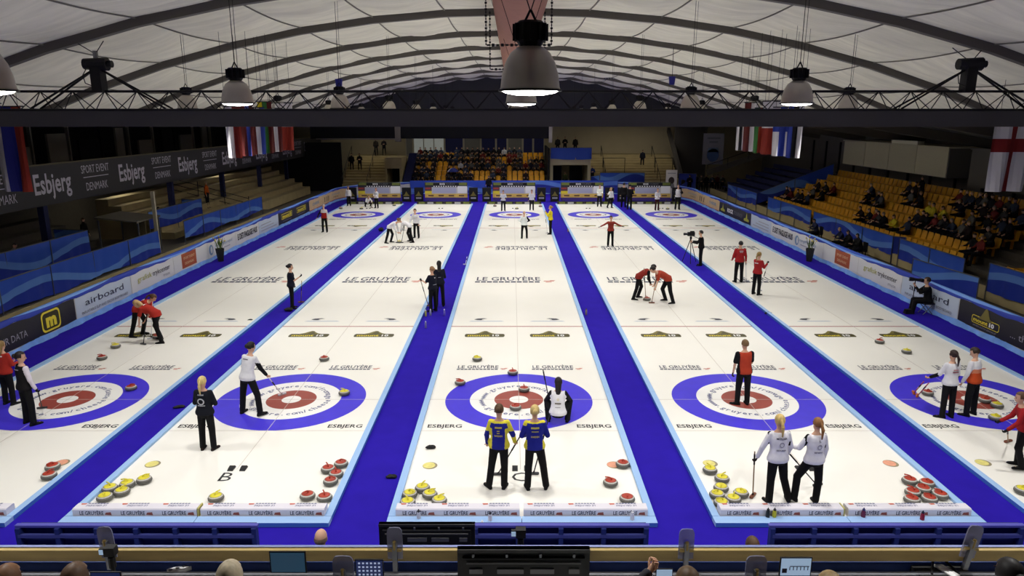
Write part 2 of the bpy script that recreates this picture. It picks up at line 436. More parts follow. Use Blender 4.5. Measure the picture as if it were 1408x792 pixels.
for side, nm in ((-1, 'left'), (1, 'right')):
    root = empty('wall_rink_' + nm, (0, 0, 0), kind='structure')
    BASEBOARD[side] = root
    m = MB()
    N = 44
    ss = [YN + (YF - RC - YN) * i / 10 for i in range(11)] + [YF - RC + RC * math.pi / 2 * i / 14 for i in range(1, 15)] + [S_END]
    for a, b in zip(ss[:-1], ss[1:]):
        P = [bpath(a, side, .05), bpath(b, side, .05), bpath(a, side, -.05), bpath(b, side, -.05)]
        def q(p, z): return V((p.x, p.y, z))
        vs = [q(P[0], -.05), q(P[1], -.05), q(P[1], 1.0), q(P[0], 1.0), q(P[2], -.05), q(P[3], -.05), q(P[3], 1.0), q(P[2], 1.0)]
        m.add(vs, [(0, 1, 2, 3), (3, 2, 6, 7)], 0); m.add(vs, [(5, 4, 7, 6)], 1)
    m.build('board', [BOARD, BOARD_BACK], root)
    # blue cover over the top rail, gently ruffled, and the pale valance at the foot
    m = MB()
    L = S_END - YN
    def cov(u, v):
        s_ = YN + L * u; wv = .02 * math.sin(s_ * 2.3) + .02 * math.sin(s_ * 5.1 + 1)
        off = [.07, .085, 0.0, -.085, -.08][round(v * 4)]; z = [.90 + wv, 1.045, 1.07, 1.045, .8][round(v * 4)]
        p = bpath(s_, side, off); p.z = z; return p
    m.grid(cov, 200, 4); m.build('top_cover', BTOP, root, smooth=True)
    m = MB()
    def kick(u, v):
        s_ = YN + L * u; k = math.sin(s_ * 4.0) + .6 * math.sin(s_ * 9.3 + 2)
        p = bpath(s_, side, .06 + (.05 + .03 * k) * (1 - v)); p.z = -.02 + (.17 + .03 * math.sin(s_ * 3.1)) * v; return p
    m.grid(kick, 300, 1); m.build('foot_valance', BKICK, root, smooth=True)
    def panel(s0, s1, pm, n=1, z0=.15, z1=.92):
        m = MB(); strip(m, side, s0, s1, z0, z1, .062, n); LASTP[0] = m.build('advert_panel', pm, root)
    def words(name, mats, items):
        m = MB()
        for it in items:
            body, sc, z, h, w_, mi = it[:6]; text(m, body, bmap(side, sc, z), h=h, w=w_, mi=mi, bold=it[6] if len(it) > 6 else 0.0, shear=it[7] if len(it) > 7 else 0)
        m.build(name, mats, LASTP[0])
    def roundrect(mb, sc, zc, w_, h_, r, mi, off, ring=None):
        P = bmap(side, sc, zc, off); pts = []
        for cx, cz, a0 in ((w_ / 2 - r, h_ / 2 - r, 0), (-w_ / 2 + r, h_ / 2 - r, 90), (-w_ / 2 + r, -h_ / 2 + r, 180), (w_ / 2 - r, -h_ / 2 + r, 270)):
            for k in range(5):
                t = math.radians(a0 + 90 * k / 4); pts.append((cx + r * math.cos(t), cz + r * math.sin(t)))
        if ring:
            inn = [(a * (1 - 2 * ring / w_), b * (1 - 2 * ring / h_)) for a, b in pts]; n = len(pts)
            mb.add([P(*p) for p in pts + inn], [(i, (i + 1) % n, n + (i + 1) % n, n + i) for i in range(n)], mi)
        else: mb.add([P(*p) for p in pts], [tuple(range(len(pts)))], mi)
    F = 1
    # black data backup panels
    panel(-4.1, 6.66, PBLACK)
    if side < 0:
        words('data_lettering', [LGREY], [('FOR YOUR DATA', 3.1, .36, .22, 2.15, 0)])
        m = MB(); roundrect(m, 5.35, .53, .95, .66, .16, 0, .07, .06); roundrect(m, 5.35, .53, .95 - .13, .66 - .1, .12, 1, .068)
        text(m, 'm', bmap(side, 5.35, .36), h=.42, w=.52, bold=.06); m.build('m_emblem', [YELLOWP, mat('emblem_dark', lin(58, 54, 24), .5)], LASTP[0])
    else:
        m = MB(); P = bmap(side, 5.25, .36)
        roundrect(m, 5.25, .45, 1.35, .26, .07, 0, .07, .022)
        hill = [(-.42, .10), (-.24, .18), (-.08, .44), (.0, .5), (.08, .44), (.2, .2), (.4, .10)]
        m.add([P(a, b + .06) for a, b in hill], [tuple(range(7))], 1)
        text(m, 'mount', bmap(side, 5.48, .385), h=.13, w=.72, bold=.03); text(m, '10', bmap(side, 4.93, .385, .076), h=.13, w=.24, mi=2, bold=.05)
        text(m, 'SWISS DATA BACKUP', bmap(side, 5.25, .23), h=.05, w=1.15, mi=3)
        m.build('mount_emblem', [YELLOWP, OLIVE, WHITE, LGREY], LASTP[0])
        words('data_lettering', [LGREY], [('... the simplest', 2.9, .36, .22, 2.3, 0)])
    # airboard
    panel(6.7, 10.3, PBLUE)
    words('airboard_lettering', [NAVY, GREY], [('airboard', 8.5, .5, .24, 2.5, 0), ('INFLATABLE SLIP AND SNOW BODYBOARD', 8.5, .24, .1, 3.0, 1)])
    panel(10.34, 13.9, PWHITE)
    a = -side
    words('print_centre_lettering', [OLIVEY, BLACKTXT, GREY], [('grafisk', 12.1 - a * .72, .50, .22, 1.15, 0), ('trykcenter', 12.1 + a * .68, .50, .22, 1.5, 1), ('STYLE.DK', 12.1 + a * 1.1, .28, .09, .6, 2)])
    panel(13.94, 17.5, PWHITE)
    m = MB(); strip(m, side, 14.7, 16.2, .22, .88, .066); m.build('orange_sign', PORANGE, LASTP[0])
    words('orange_sign_lettering', [CREAMP], [('SPORT EVENT', 15.45, .60, .12, 1.15, 0), ('DENMARK', 15.45, .36, .12, .95, 0)])
    panel(17.54, 21.1, PWHITE)
    words('metropol_lettering', [TEALP, LGREY], [('EnergiMetropol', 19.5, .52, .16, 2.2, 0)])
    m = MB(); strip(m, side, 18.7, 20.3, .33, .38, .066); m.build('small_print_line', LGREY, LASTP[0])
    m = MB(); P = bmap(side, 19.35 - a * 1.45, .5, .07); nn = 16
    m.add([P(.26 * math.cos(2 * math.pi * i / nn), .26 * math.sin(2 * math.pi * i / nn)) for i in range(nn)] + [P(.12 * math.cos(2 * math.pi * i / nn) + .05, .17 * math.sin(2 * math.pi * i / nn)) for i in range(nn)], [(i, (i + 1) % nn, nn + (i + 1) % nn, nn + i) for i in range(nn)]); m.build('round_emblem', TEALP, LASTP[0])
    panel(21.14, 24.7, PWHITE)
    words('faglige_lettering', [BLACKTXT], [('E DET FAGLIGE HUS', 22.9, .40, .32, 3.0, 0, .03)])
    panel(24.74, 28.3, PBLUE)
    m = MB()
    for k in range(3): strip(m, side, 25.1, 27.9 - .5 * k, .28 + .17 * k, .33 + .17 * k, .066)
    m.build('small_print_lines', LGREY, LASTP[0])
    panel(28.34, 35.4, PBLACK)
    if side < 0:
        for sc in (30.1, 33.4):
            m = MB(); roundrect(m, sc, .60, 2.3, .34, .08, 0, .068, .03); text(m, 'mount10', bmap(side, sc, .5), h=.22, w=1.9, mi=0, bold=.04)
            strip(m, side, sc - .9, sc + .9, .28, .32, .066, 1, 1); m.build('mount_emblem', [YELLOWP, GREY], LASTP[0])
    else:
        for sc in (29.2, 34.5):
            m = MB(); P = bmap(side, sc, .3, .068)
            m.add([P(-.5, 0), P(.5, 0), P(.5, .14), P(.14, .2), (P(0, .55)), P(-.14, .2), P(-.5, .14)], [tuple(range(7))], 0); m.build('mount_emblem', [OLIVEY], LASTP[0])
        words('rock_lettering', [WHITE, GREY], [('ROCK', 33.0 - .3, .40, .26, 1.35, 0, .05), ('TOURNOI', 31.0, .40, .26, 1.8, 1, .0)])
    panel(35.44, 45.2, PCREAM, 14, .16, .92)
    m = MB(); strip(m, side, 35.44, 45.2, .13, .19, .064, 14); m.build('panel_edge', HOGRED, LASTP[0])
    words('cheese_lettering', [BROWNP, TEALP, HOGRED], [('SWITZERLAND', 43.1, .56, .14, 2.0, 1), ('CHEESE', 43.1, .34, .13, 1.4, 0), ('CHEESE', 37.2, .46, .2, 1.9, 1, .02)])
    m = MB()
    for sc in (39.8, 40.5, 41.0): P = bmap(side, sc, .3, .068); m.add([P(-.12, 0), P(.1, .02), P(.2, .3), P(.26, .5), P(.06, .34), P(-.14, .46), P(-.06, .25)], [tuple(range(7))], 0)
    m.build('cheese_emblem', [BROWNP], LASTP[0])
# far blue drape that hangs on the end board
DRAPE_X = wave_mat('drape_end', lin(44, 78, 190), lin(92, 132, 215), lin(30, 45, 150), 'X', .13, 0.0, 1.3)
m = MB()
def endd(u, v):
    x = -9.5 + 19.0 * u; y = YF - .12
    if abs(x) > RX - RC:
        dx = abs(x) - (RX - RC); y = YF - RC + math.sqrt(max(0, (RC - .12) ** 2 - dx * dx))
    return V((x, y - .05 * math.sin(x * 4) * (1 - v), .05 + 1.15 * v))
m.grid(endd, 120, 2); m.build('end_drape', DRAPE_X, BASEBOARD[1], smooth=True)
# near end board below the press stand
m = MB(); m.box((0, YN - .05, .5), (2 * RX, .1, 1.1)); tag(m.build('wall_rink_near', mat('near_board', lin(48, 60, 130), .6)), kind='structure')
# ================================================================== ROOF
APEX = 10.45; RARC = 43.0; BAY = 6.3; RIB0 = 2.6
def arcz(x): return APEX - (RARC - math.sqrt(RARC * RARC - x * x))
NSEG = 14; XE = 17.0
KNOT = [-XE + 2 * XE * i / NSEG for i in range(NSEG + 1)]
def roofz(x):
    x = max(-XE, min(XE, x)); i = min(NSEG - 1, int((x + XE) / (2 * XE) * NSEG)); a, b = KNOT[i], KNOT[i + 1]; t = (x - a) / (b - a)
    return arcz(a) * (1 - t) + arcz(b) * t
RIBS = [RIB0 + BAY * k for k in range(-3, 8)]
YROOF1 = 50.0
FABRIC = mat('roof_fabric', lin(232, 229, 214), .8, noise=.13, nscale=1.0, bump=.6, bscale=1.3, stretch=(.5, 3.6, 1.0))  # stretched noise paints wrinkle shading into the fabric colour as streaks
RIBM = mat('rib_steel', lin(96, 92, 88), .6)
ceil = empty('ceiling', (0, 0, 0), kind='structure')
for y in RIBS:
    if y > YROOF1: continue
    m = MB()
    for i in range(NSEG):
        a, b = KNOT[i], KNOT[i + 1]; za, zb = arcz(a), arcz(b); h = .25
        vs = [(a, y - .11, za - h), (b, y - .11, zb - h), (b, y + .11, zb - h), (a, y + .11, za - h), (a, y - .11, za + .05), (b, y - .11, zb + .05), (b, y + .11, zb + .05), (a, y + .11, za + .05)]
        m.add(vs, [(0, 3, 2, 1), (0, 1, 5, 4), (2, 3, 7, 6)])
    m.build('roof_rib', RIBM, ceil)
edges = [-22.6] + RIBS[:]
edges = [e for e in edges if e < YROOF1] + [YROOF1]
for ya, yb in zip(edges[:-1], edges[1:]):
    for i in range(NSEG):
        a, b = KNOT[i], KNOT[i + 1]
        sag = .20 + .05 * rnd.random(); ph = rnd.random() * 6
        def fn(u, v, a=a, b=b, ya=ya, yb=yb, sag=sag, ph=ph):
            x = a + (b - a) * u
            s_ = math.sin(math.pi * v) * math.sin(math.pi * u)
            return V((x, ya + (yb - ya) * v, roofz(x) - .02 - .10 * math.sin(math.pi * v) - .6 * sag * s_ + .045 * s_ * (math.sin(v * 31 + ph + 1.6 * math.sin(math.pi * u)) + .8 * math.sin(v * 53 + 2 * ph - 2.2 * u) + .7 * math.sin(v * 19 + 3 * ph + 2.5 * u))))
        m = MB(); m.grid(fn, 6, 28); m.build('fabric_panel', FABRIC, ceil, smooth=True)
    # seam straps between panels
    if yb > -12:
        for i in range(1, NSEG):
            m = MB(); x = KNOT[i]; z = arcz(x)
            
            for q in range(14):
                v0, v1 = q / 14, (q + 1) / 14; m.bar((x, ya + (yb - ya) * v0, z - .045 - .10 * math.sin(math.pi * v0)), (x, ya + (yb - ya) * v1, z - .045 - .10 * math.sin(math.pi * v1)), .035, .03)
            m.build('seam_strap', mat('strap_grey', lin(126, 124, 118), .7), ceil)
# gable above the end stand
CORR = mat('gable_steel', lin(62, 62, 68), .6)
GAB = empty('wall_gable', (0, 50, 0), kind='structure')
n = 76
for k in range(n):
    xa = -XE + 2 * XE * k / n; xb = -XE + 2 * XE * (k + 1) / n; y = 50.06 if k % 2 else 50.0
    m = MB(); zt = min(roofz(xa), roofz(xb)) + .02
    m.box(((xa + xb) / 2, y, (zt + 6.3) / 2), (xb - xa, .06, zt - 6.3)); m.build('gable_rib', CORR, GAB)

# side roofs over the stands and outer walls
DARKWALL = mat('dark_wall', lin(58, 56, 54), .8, noise=.06); SIDEROOF = mat('side_roof', lin(70, 68, 64), .8)
GREYW = mat('grey_panel', lin(118, 114, 108), .8, noise=.05, nscale=1.5); CREAMW = mat('cream_wall', lin(196, 184, 152), .8, noise=.05, nscale=1.0)
for sg, nm in ((-1, 'left'), (1, 'right')):
    m = MB(); vs = [(sg * 16.8, -23, 6.92), (sg * 16.8, 62, 6.92), (sg * 30, 62, 7.5), (sg * 30, -23, 7.5)]
    m.add(vs + [(v[0], v[1], v[2] + .15) for v in vs], [(0, 1, 2, 3), (4, 5, 6, 7), (0, 1, 5, 4)]); tag(m.build('ceiling_side_' + nm, SIDEROOF), kind='structure')
    m = MB(); m.box((sg * (26.35 if sg > 0 else 27.5), 19, 3.6), (.2, 86, 8.0)); tag(m.build('wall_' + nm, DARKWALL if sg < 0 else GREYW), kind='structure')
    # eaves beam
    m = MB(); m.box((sg * 17.0, 17, 6.93), (.25, 80, .25)); tag(m.build('eaves_beam', RIBM), kind='structure')
m = MB(); m.box((0, 60.1, 3.2), (60, .2, 6.6)); tag(m.build('wall_end', CREAMW), kind='structure')
m = MB(); m.box((0, -23.5, 4.5), (60, .2, 13)); tag(m.build('wall_back', DARKWALL), kind='structure')
m = MB(); m.box((0, 55.2, 6.42), (44, 10.2, .2)); tag(m.build('ceiling_end', SIDEROOF), kind='structure')

# fabric air duct under the ridge and its hanging frames
DUCT = mat('duct_fabric', lin(168, 118, 102), .8, noise=.06, bump=.3, bscale=2)
m = MB()
ys = [-12 + i * 1.5 for i in range(41)]
nn = 20; vs = []
for y in ys:
    k = .62 + .035 * math.sin(y * 2.1)
    for i in range(nn):
        t = 2 * math.pi * i / nn; vs.append(V((k * math.cos(t), y, APEX - 1.02 + k * .92 * math.sin(t))))
m.add(vs, [(j * nn + i, j * nn + (i + 1) % nn, (j + 1) * nn + (i + 1) % nn, (j + 1) * nn + i) for j in range(len(ys) - 1) for i in range(nn)])
tag(m.build('air_duct', DUCT, smooth=True, loc=(0, 18, APEX - 1.0)), 'long salmon pink fabric air duct hanging along the roof ridge', 'air duct')
for y, wd, zb, l in ((RIB0 - .3, 1.65, 8.62, 'above the lighting truss'), (RIB0 + BAY - 1.5, 1.75, 8.35, 'one roof rib beyond the lighting truss')):
    fr = empty('duct_frame', (0, y, zb), 'black chain link hanging frame around the pink duct ' + l, 'hanging frame', 'duct frames')
    for sg in (-1, 1):
        m = MB(); x = sg * wd / 2
        n = 20; zt = roofz(x) - .3
        for i in range(n):
            za = zb + (zt - zb) * i / n; zc = za + (zt - zb) / n * .62
            m.box((x, y, (za + zc) / 2), (.06 if i % 2 else .03, .03 if i % 2 else .06, zc - za))
        m.box((x, y, (zb + zt) / 2), (.016, .016, zt - zb)); m.build('chain_side', BLACK, fr)
    m = MB(); n = 14
    for i in range(n): m.box((-wd / 2 + wd * (i + .5) / n, y, zb), (wd / n * .62, .04 if i % 2 else .07, .07 if i % 2 else .04))
    m.box((0, y, zb), (wd, .016, .016)); m.build('chain_foot', BLACK, fr)
    if y < 2.5:
        m = MB(); m.box((0, y - .6, 9.72), (2.5, .5, .14)); m.build('header_bar', BLACK, fr)

# ------------------------------------------------------------------ lighting truss
TY = RIB0
TR = empty('lighting_truss', (0, TY, 6.95), 'long black lattice lighting truss spanning the hall above the ice', 'truss')
zt, zb = 7.50, 7.03
CH = [(-.0, zt, 'top_chord'), (-.25, zb, 'bottom_chord'), (.25, zb, 'bottom_chord')]
for dy, z, nm in CH:
    m = MB(); m.cyl((-17.5, TY + dy, z), (17.5, TY + dy, z), .032, n=8); m.build(nm, BLACK, TR)
x = -17.5; k = 0
lac = []
while x < 17.2:
    for dy in (-.25, .25):
        m = MB(); m.cyl((x, TY, zt), (x + .42, TY + dy, zb), .013, n=5); m.cyl((x + .42, TY + dy, zb), (x + .84, TY, zt), .013, n=5); m.build('lacing_bar', BLACK, TR)
    m = MB(); m.cyl((x + .42, TY - .25, zb), (x + .84, TY + .25, zb), .011, n=5); m.build('lacing_bar', BLACK, TR)
    x += .84
GANTRY = mat('gantry_grey', lin(72, 70, 74), .5)
m = MB(); m.box((0, TY, 6.80), (36, .5, .34)); m.box((0, TY - .24, 6.63), (36, .05, .05)); m.box((0, TY - .24, 6.98), (36, .05, .04))
tag(m.build('gantry_beam', GANTRY, loc=(0, TY, 6.8)), 'long dark grey gantry beam under the lattice truss', 'beam')
for px, l in ((137, 'towards the balcony banner'), (1330, 'towards the yellow seats')):
    p = py_(px, 120, TY); h = empty('chain_hoist', (p.x, TY, 7.9), 'black motor chain hoist with bridle slings lifting the truss ' + l, 'hoist', 'truss hoists')
    x = p.x; ztop = roofz(x) - .3; sg = -1 if px < 700 else 1
    m = MB(); m.box((x, TY, 7.78), (.26, .3, .62)); m.build('chain_bag', BLACK, h)
    m = MB(); m.cyl((x - .32 * 1, TY, 8.18), (x + .28, TY, 8.18), .14, .17, 12); m.cyl((x + .28, TY, 8.18), (x + .4, TY, 8.18), .09, n=10); m.build('motor', DARKMETAL, h)
    m = MB(); m.cyl((x, TY, 8.3), (x, TY, ztop - .3), .014, n=6); m.box((x, TY, ztop - .32), (.09, .09, .2)); m.build('lift_chain', METAL, h)
    m = MB()
    m.cyl((x, TY, ztop - .3), (x - .55, TY - .05, ztop + .05), .012, n=5); m.cyl((x, TY, ztop - .3), (x + .25, TY, ztop + .02), .012, n=5); m.build('bridle_chain', DARKMETAL, h)
    for e in (-1, 1):
        for dy in (-.2, .2):
            m = MB(); m.cyl((x, TY, 8.1), (x + e * 1.75, TY + dy, zb + .03), .026, n=6); m.build('sling', BLACK, h)
    m = MB(); m.tube([V((x - .2, TY - .1, 8.1)), V((x - .34, TY - .1, 7.9)), V((x - .3, TY - .1, 7.7)), V((x - .1, TY - .1, 7.62))], .012); m.build('cable_loop', BLACK, h)

# ------------------------------------------------------------------ high bay lamps
ALU = mat('spun_aluminium', lin(196, 190, 180), .38, metal=.55, noise=.05)
GLOW = mat('lamp_glow', (1.0, 0.97, 0.92), .5, emit=14.0)
prof = [(.08, .40), (.12, .39), (.185, .34), (.235, .25), (.265, .14), (.278, .03), (.295, 0.0)]
def lamp(x, y, z, label):
    L = empty('high_bay_lamp', (x, y, z), label, 'lamp', 'high bay lamps over the ice')
    if not lamp.me:
        m = MB(); m.lathe(prof + [(.268, .01), (.25, .14), (.18, .32), (.05, .38)], 24, cap=False); lamp.me['shade'] = m.mesh('shade', ALU, True)
        m = MB(); m.lathe([(.09, .38), (.115, .42), (.13, .44), (.13, .60), (.11, .62)], 12)
        for i in range(12):
            t = math.pi * 2 * i / 12; m.box((.14 * math.cos(t), .14 * math.sin(t), .52), (.05, .012, .15), R=Matrix.Rotation(t, 3, 'Z'))
        lamp.me['ballast'] = m.mesh('ballast', BLACK)
        m = MB(); m.lathe([(0.0, -.045), (.14, -.038), (.23, -.022), (.272, .0)], 24, cap=False); lamp.me['lens'] = m.mesh('lens', GLOW)
        m = MB(); m.lathe([(.275, .012), (.30, .012), (.30, -.006), (.275, -.006)], 24, cap=False); lamp.me['rim'] = m.mesh('rim', DARKMETAL)
        m = MB(); m.tube([V((-.05, 0, .62)), V((0, 0, .72)), V((.05, 0, .62))], .012); lamp.me['hook'] = m.mesh('hook', DARKMETAL)
    for nm in ('shade', 'ballast', 'lens', 'rim', 'hook'): inst(nm, lamp.me[nm], (0, 0, 0), L)
    zt = roofz(x) - .12 - z
    m = MB()
    if abs(x) < .1: m.cyl((0, 0, .7), (-.85, 0, zt), .007, n=4); m.cyl((0, 0, .7), (.85, 0, zt), .007, n=4)
    else: m.cyl((0, 0, .7), (0, 0, zt), .007, n=4); m.cyl((.05, 0, .62), (.07, 0, zt), .005, n=4)
    inst('suspension_cable', m.mesh('suspension_cable', BLACK), (0, 0, 0), L)
    ld = bpy.data.lights.new('lamp_light', 'SPOT'); ld.energy = LAMP_WATTS; ld.spot_size = math.radians(LAMP_CONE); ld.spot_blend = .55; ld.shadow_soft_size = .24
    ld.color = (1.0, .985, .95)
    lo = bpy.data.objects.new('lamp_light', ld); COL.objects.link(lo); lo.parent = L; lo.location = (0, 0, -.09)
lamp.me = {}
LROWS = [-13.5, -9.75, -3.3, 4.7, 13.2, 21.6, 30.0, 38.4, 45.0]
for r, y in enumerate(LROWS):
    for c_, x in enumerate((-9.8, -5.15, 0.0, 5.0, 9.8)):
        if r == 0: continue
        if r == 8 and c_ in (0, 4): continue
        yy = y + (.5 if c_ in (0, 4) and r > 2 else 0)
        col_ = ['along the balcony side', 'over the sheet marked B', 'over the sheet marked C', 'over the sheet next past C', 'along the yellow seat side'][c_]
        where = 'before the truss' if y < TY else 'beyond the truss'
        nth = (['second', 'first'][r - 1 if r else 0] if y < TY and r else 'third') if y < TY else ['first', 'second', 'third', 'fourth', 'fifth', 'sixth'][r - 3]
        if r in (1, 2) and y < TY: nth = 'second' if r == 1 else 'first'
        lamp(x, yy, 7.09, 'dome shaped aluminium lamp %s, %s one %s' % (col_, nth, where))

# blue fire buckets on wires and slim speaker bars under the roof
BLUEB = mat('bucket_blue', lin(30, 30, 120), .5)
for px, py, y, l in ((466, 115, 12.0, 'beside the lamp over sheet B'), (924, 111, 15.0, 'beyond the pink duct')):
    p = py_(px, py, y); b = empty('hanging_bucket', p, 'small dark blue bucket hanging on a wire ' + l, 'bucket', 'hanging buckets')
    m = MB(); m.lathe([(.0, -.17), (.11, -.17), (.15, .17), (.13, .17), (.1, -.14)], 12, p, cap=False); m.build('pail', BLUEB, b)
    m = MB(); m.cyl(p + V((0, 0, .17)), (p.x, p.y, roofz(p.x) - .2), .012, n=5); m.build('wire', BLACK, b)
for px, py, y, l in ((508, 82, 27, 'on the balcony side'), (904, 82, 27, 'on the yellow seat side'), (573, 107, 40, 'far on the balcony side'), (840, 108, 40, 'far on the yellow seat side')):
    p = py_(px, py, y); b = empty('speaker_bar', p, 'slim black slotted speaker bar hanging under the roof ' + l, 'speaker', 'speaker bars under the roof')
    m = MB(); m.box(p, (1.0, .1, .12)); m.build('housing', BLACK, b)
    for k in range(5):
        m = MB(); m.box(p + V((-.4 + .2 * k, -.055, 0)), (.13, .02, .07)); m.build('grille', GREY, b)
    m = MB()
    for e in (-.45, .45): m.cyl(p + V((e, 0, .06)), (p.x + e, p.y, roofz(p.x) - .25), .008, n=4)
    m.build('wire', BLACK, b)

# ------------------------------------------------------------------ flags
def cloth(name, p, wd, ht, rz, kind, cols, label):
    """hanging flag; kind: 'v' vertical stripes, 'h' horizontal, 'cross' (Nordic, hung), 'george'"""
    cm = [mat('flag_%02d_%02d_%02d' % tuple(int(x * 99) for x in c_), c_, .8) for c_ in cols]
    m = MB(); nu, nv = 12, 12
    vs = []
    ux = V((math.cos(rz), math.sin(rz), 0)); nz = V((-math.sin(rz), math.cos(rz), 0))
    for j in range(nv + 1):
        for i in range(nu + 1):
            u = i / nu; v = j / nv
            vs.append(p + ux * ((u - .5) * wd * (1 - .12 * v)) + nz * (.07 * math.sin(u * 11 + v * 2) * (.4 + v)) + V((0, 0, -ht * v)))
    for j in range(nv):
        for i in range(nu):
            u = (i + .5) / nu; v = (j + .5) / nv; k = 0
            if kind == 'v': k = min(len(cols) - 1, int(u * len(cols)))
            elif kind == 'h': k = min(len(cols) - 1, int(v * len(cols)))
            elif kind == 'cross': k = 1 if abs(u - .5) < .13 or abs(v - .36) < .11 else 0
            elif kind == 'george': k = 1 if abs(u - .5) < .1 or abs(v - .42) < .09 else 0
            n0 = j * (nu + 1) + i; m.add([vs[n0], vs[n0 + 1], vs[n0 + nu + 2], vs[n0 + nu + 1]], [(0, 1, 2, 3)], k)
    root = empty(name, p, label, 'flag', 'national flags under the roof')
    m.build('cloth', cm, root, smooth=False)
    q = MB(); q.cyl(p - ux * wd * .55, p + ux * wd * .55, .018, n=6); q.build('rod', DARKMETAL, root)
    q = MB(); zt = roofz(p.x) - .06
    for e in (-.4, .4): q.cyl(p + ux * wd * e, V((p.x + ux.x * wd * e, p.y + ux.y * wd * e, zt)), .006, n=4)
    q.build('wire', BLACK, root)
W_ = lin(215, 212, 215); R_ = lin(140, 44, 32); B_ = lin(42, 60, 150); Yl = lin(225, 205, 40); G_ = lin(50, 110, 50); K_ = lin(30, 28, 30); DR = lin(92, 30, 28); O_ = lin(200, 150, 30); LB = lin(70, 90, 180)
rows = [(-8.5, [(322, 'v', [W_, R_], 'white and red'), (340, 'v', [DR, DR, LB, DR], 'dark red, blue striped'), (356, 'v', [DR, W_, B_], 'dark red, white and blue'), (367, 'v', [Yl, G_, DR], 'yellow, green and red'), (380, 'v', [DR, W_, DR], 'dark red with a white stripe'), (393, 'h', [W_, R_], 'white over red')]),
        (8.3, [(1020, 'v', [W_, K_, W_, W_], 'white with dark lines'), (1030, 'v', [DR, W_], 'dark red and white'), (1045, 'v', [G_, R_, O_], 'green, red and gold'), (1059, 'h', [W_, R_], 'white over red'), (1075, 'cross', [W_, B_], 'white with a blue cross'), (1092, 'v', [B_, K_, W_], 'blue, black and white')])]
for X, fl_ in rows:
    for i, (px, kind, cols, d) in enumerate(fl_):
        q = px_(px, 190, X)
        far = (q.y + 16.73) / 25
        cloth('flag', V((X, q.y, 7.15 + .2 * (i % 2))), .45 * (1.35 if kind in ('h', 'cross') else 1.0), 1.5 + .2 * (i % 2), math.radians(20 if X < 0 else -20), kind, cols, '%s flag in the row on the %s side' % (d, 'balcony' if X < 0 else 'yellow seat'))
p = py_(6, 150, 4.6); cloth('flag', V((p.x, 4.6, 7.15)), 1.15, 2.45, math.radians(-10), 'v', [W_, lin(40, 44, 130), lin(150, 50, 35)], 'large white, blue and red flag before the balcony banner')
p = py_(1400, 150, 4.6); cloth('flag', V((p.x, 4.6, 7.0)), 1.35, 2.3, math.radians(8), 'george', [W_, lin(130, 30, 30)], 'large white flag with a red cross by the yellow seats')
# ================================================================== STANDS
STEP = mat('step_beige', lin(176, 160, 118), .85, noise=.1, nscale=1.5); STEPD = mat('step_dark', lin(92, 86, 76), .85, noise=.1)
NAVYM = mat('navy_paint', lin(24, 30, 78), .6); YSEAT = mat('seat_yellow', lin(222, 160, 30), .45, noise=.06, nscale=8); BSEAT = mat('seat_blue', lin(24, 34, 92), .5)
DRB, DRL, DRD = lin(50, 92, 205), lin(98, 144, 226), lin(34, 58, 170)
DRAPE_Y = wave_mat('drape_side', DRB, DRL, DRD, 'Y', .14, .35, 1.0)
DRAPE_Y2 = wave_mat('drape_terrace', DRB, DRL, DRD, 'Y', .16, 1.05, 1.0)
DRAPE_C = wave_mat('drape_cross', DRB, DRL, DRD, 'X', .2, .8, 2.0)
def drape(p0, p1, z0, z1, m_, label, dz0=0.0, dz1=0.0, posts=True):
    """blue cloth hung on a rail from p0 to p1 (x, y); dz raise the far end"""
    p0 = V((p0[0], p0[1], 0)); p1 = V((p1[0], p1[1], 0)); L = (p1 - p0).length; d = (p1 - p0) / L; nrm = V((-d.y, d.x, 0))
    root = empty('blue_drape', (p0 + p1) / 2, label, 'drape', 'blue wave drapes on the stand railings')
    m = MB()
    def fn(u, v):
        fold = .03 * math.sin(u * L * 3.3) + .02 * math.sin(u * L * 8.1 + 1); hem = .05 * math.sin(u * L * 1.1 + p0.y)
        p = p0 + d * (L * u) + nrm * fold * (1.2 - v)
        p.z = z0 + dz0 * u + (z1 - z0 + (dz1 - dz0) * u) * v + hem * (1 - v); return p
    m.grid(fn, max(8, int(L * 6)), 6); m.build('cloth', m_, root, smooth=True)
    m = MB(); m.cyl((p0.x, p0.y, z1 + .015), (p1.x, p1.y, z1 + dz1 + .015), .022, n=6); m.build('rail', METAL, root)
    if posts:
        n = max(1, int(L / 2.4))
        for i in range(n + 1):
            q = p0 + d * (L * i / n) - nrm * .0; zz = z1 + dz1 * i / n
            m = MB(); m.cyl((q.x, q.y, min(z0, .3) - .4), (q.x, q.y, zz), .022, n=6); m.build('post', METAL, root)

# ---- left stand: platform, bleacher steps, balcony with its banner
def steps(name, x0, dx, y0, y1, z0, dz, n, m_, kind='structure'):
    root = empty(name, (0, 0, 0), kind=kind)
    for k in range(n):
        xa = x0 + dx * k; xb = x0 + dx * n; zt = z0 + dz * (k + 1); zb = z0 + dz * k - (.3 if k == 0 else 0)
        m = MB(); m.box(((xa + xb) / 2, (y0 + y1) / 2, (zt + zb) / 2), (abs(xb - xa), y1 - y0, zt - zb)); m.build('step', m_, root)
    return root
m = MB(); m.box((-22.4, 10, .07), (10.2, 50, .56)); tag(m.build('floor_platform_left', STEPD), kind='structure')
steps('bleacher_steps', -18.6, -.68, 22.0, 49.0, .35, .36, 6, STEP)
steps('bleacher_steps', -19.6, -.68, 1.0, 17.5, .35, .36, 5, STEPD)
m = MB(); m.box((-23.6, 21, 4.05), (7.0, 76, .9)); m.box((-20.06, 21, 4.05), (.1, 76, 1.75)); tag(m.build('balcony_slab', mat('balcony_grey', lin(70, 68, 66), .8)), kind='structure')
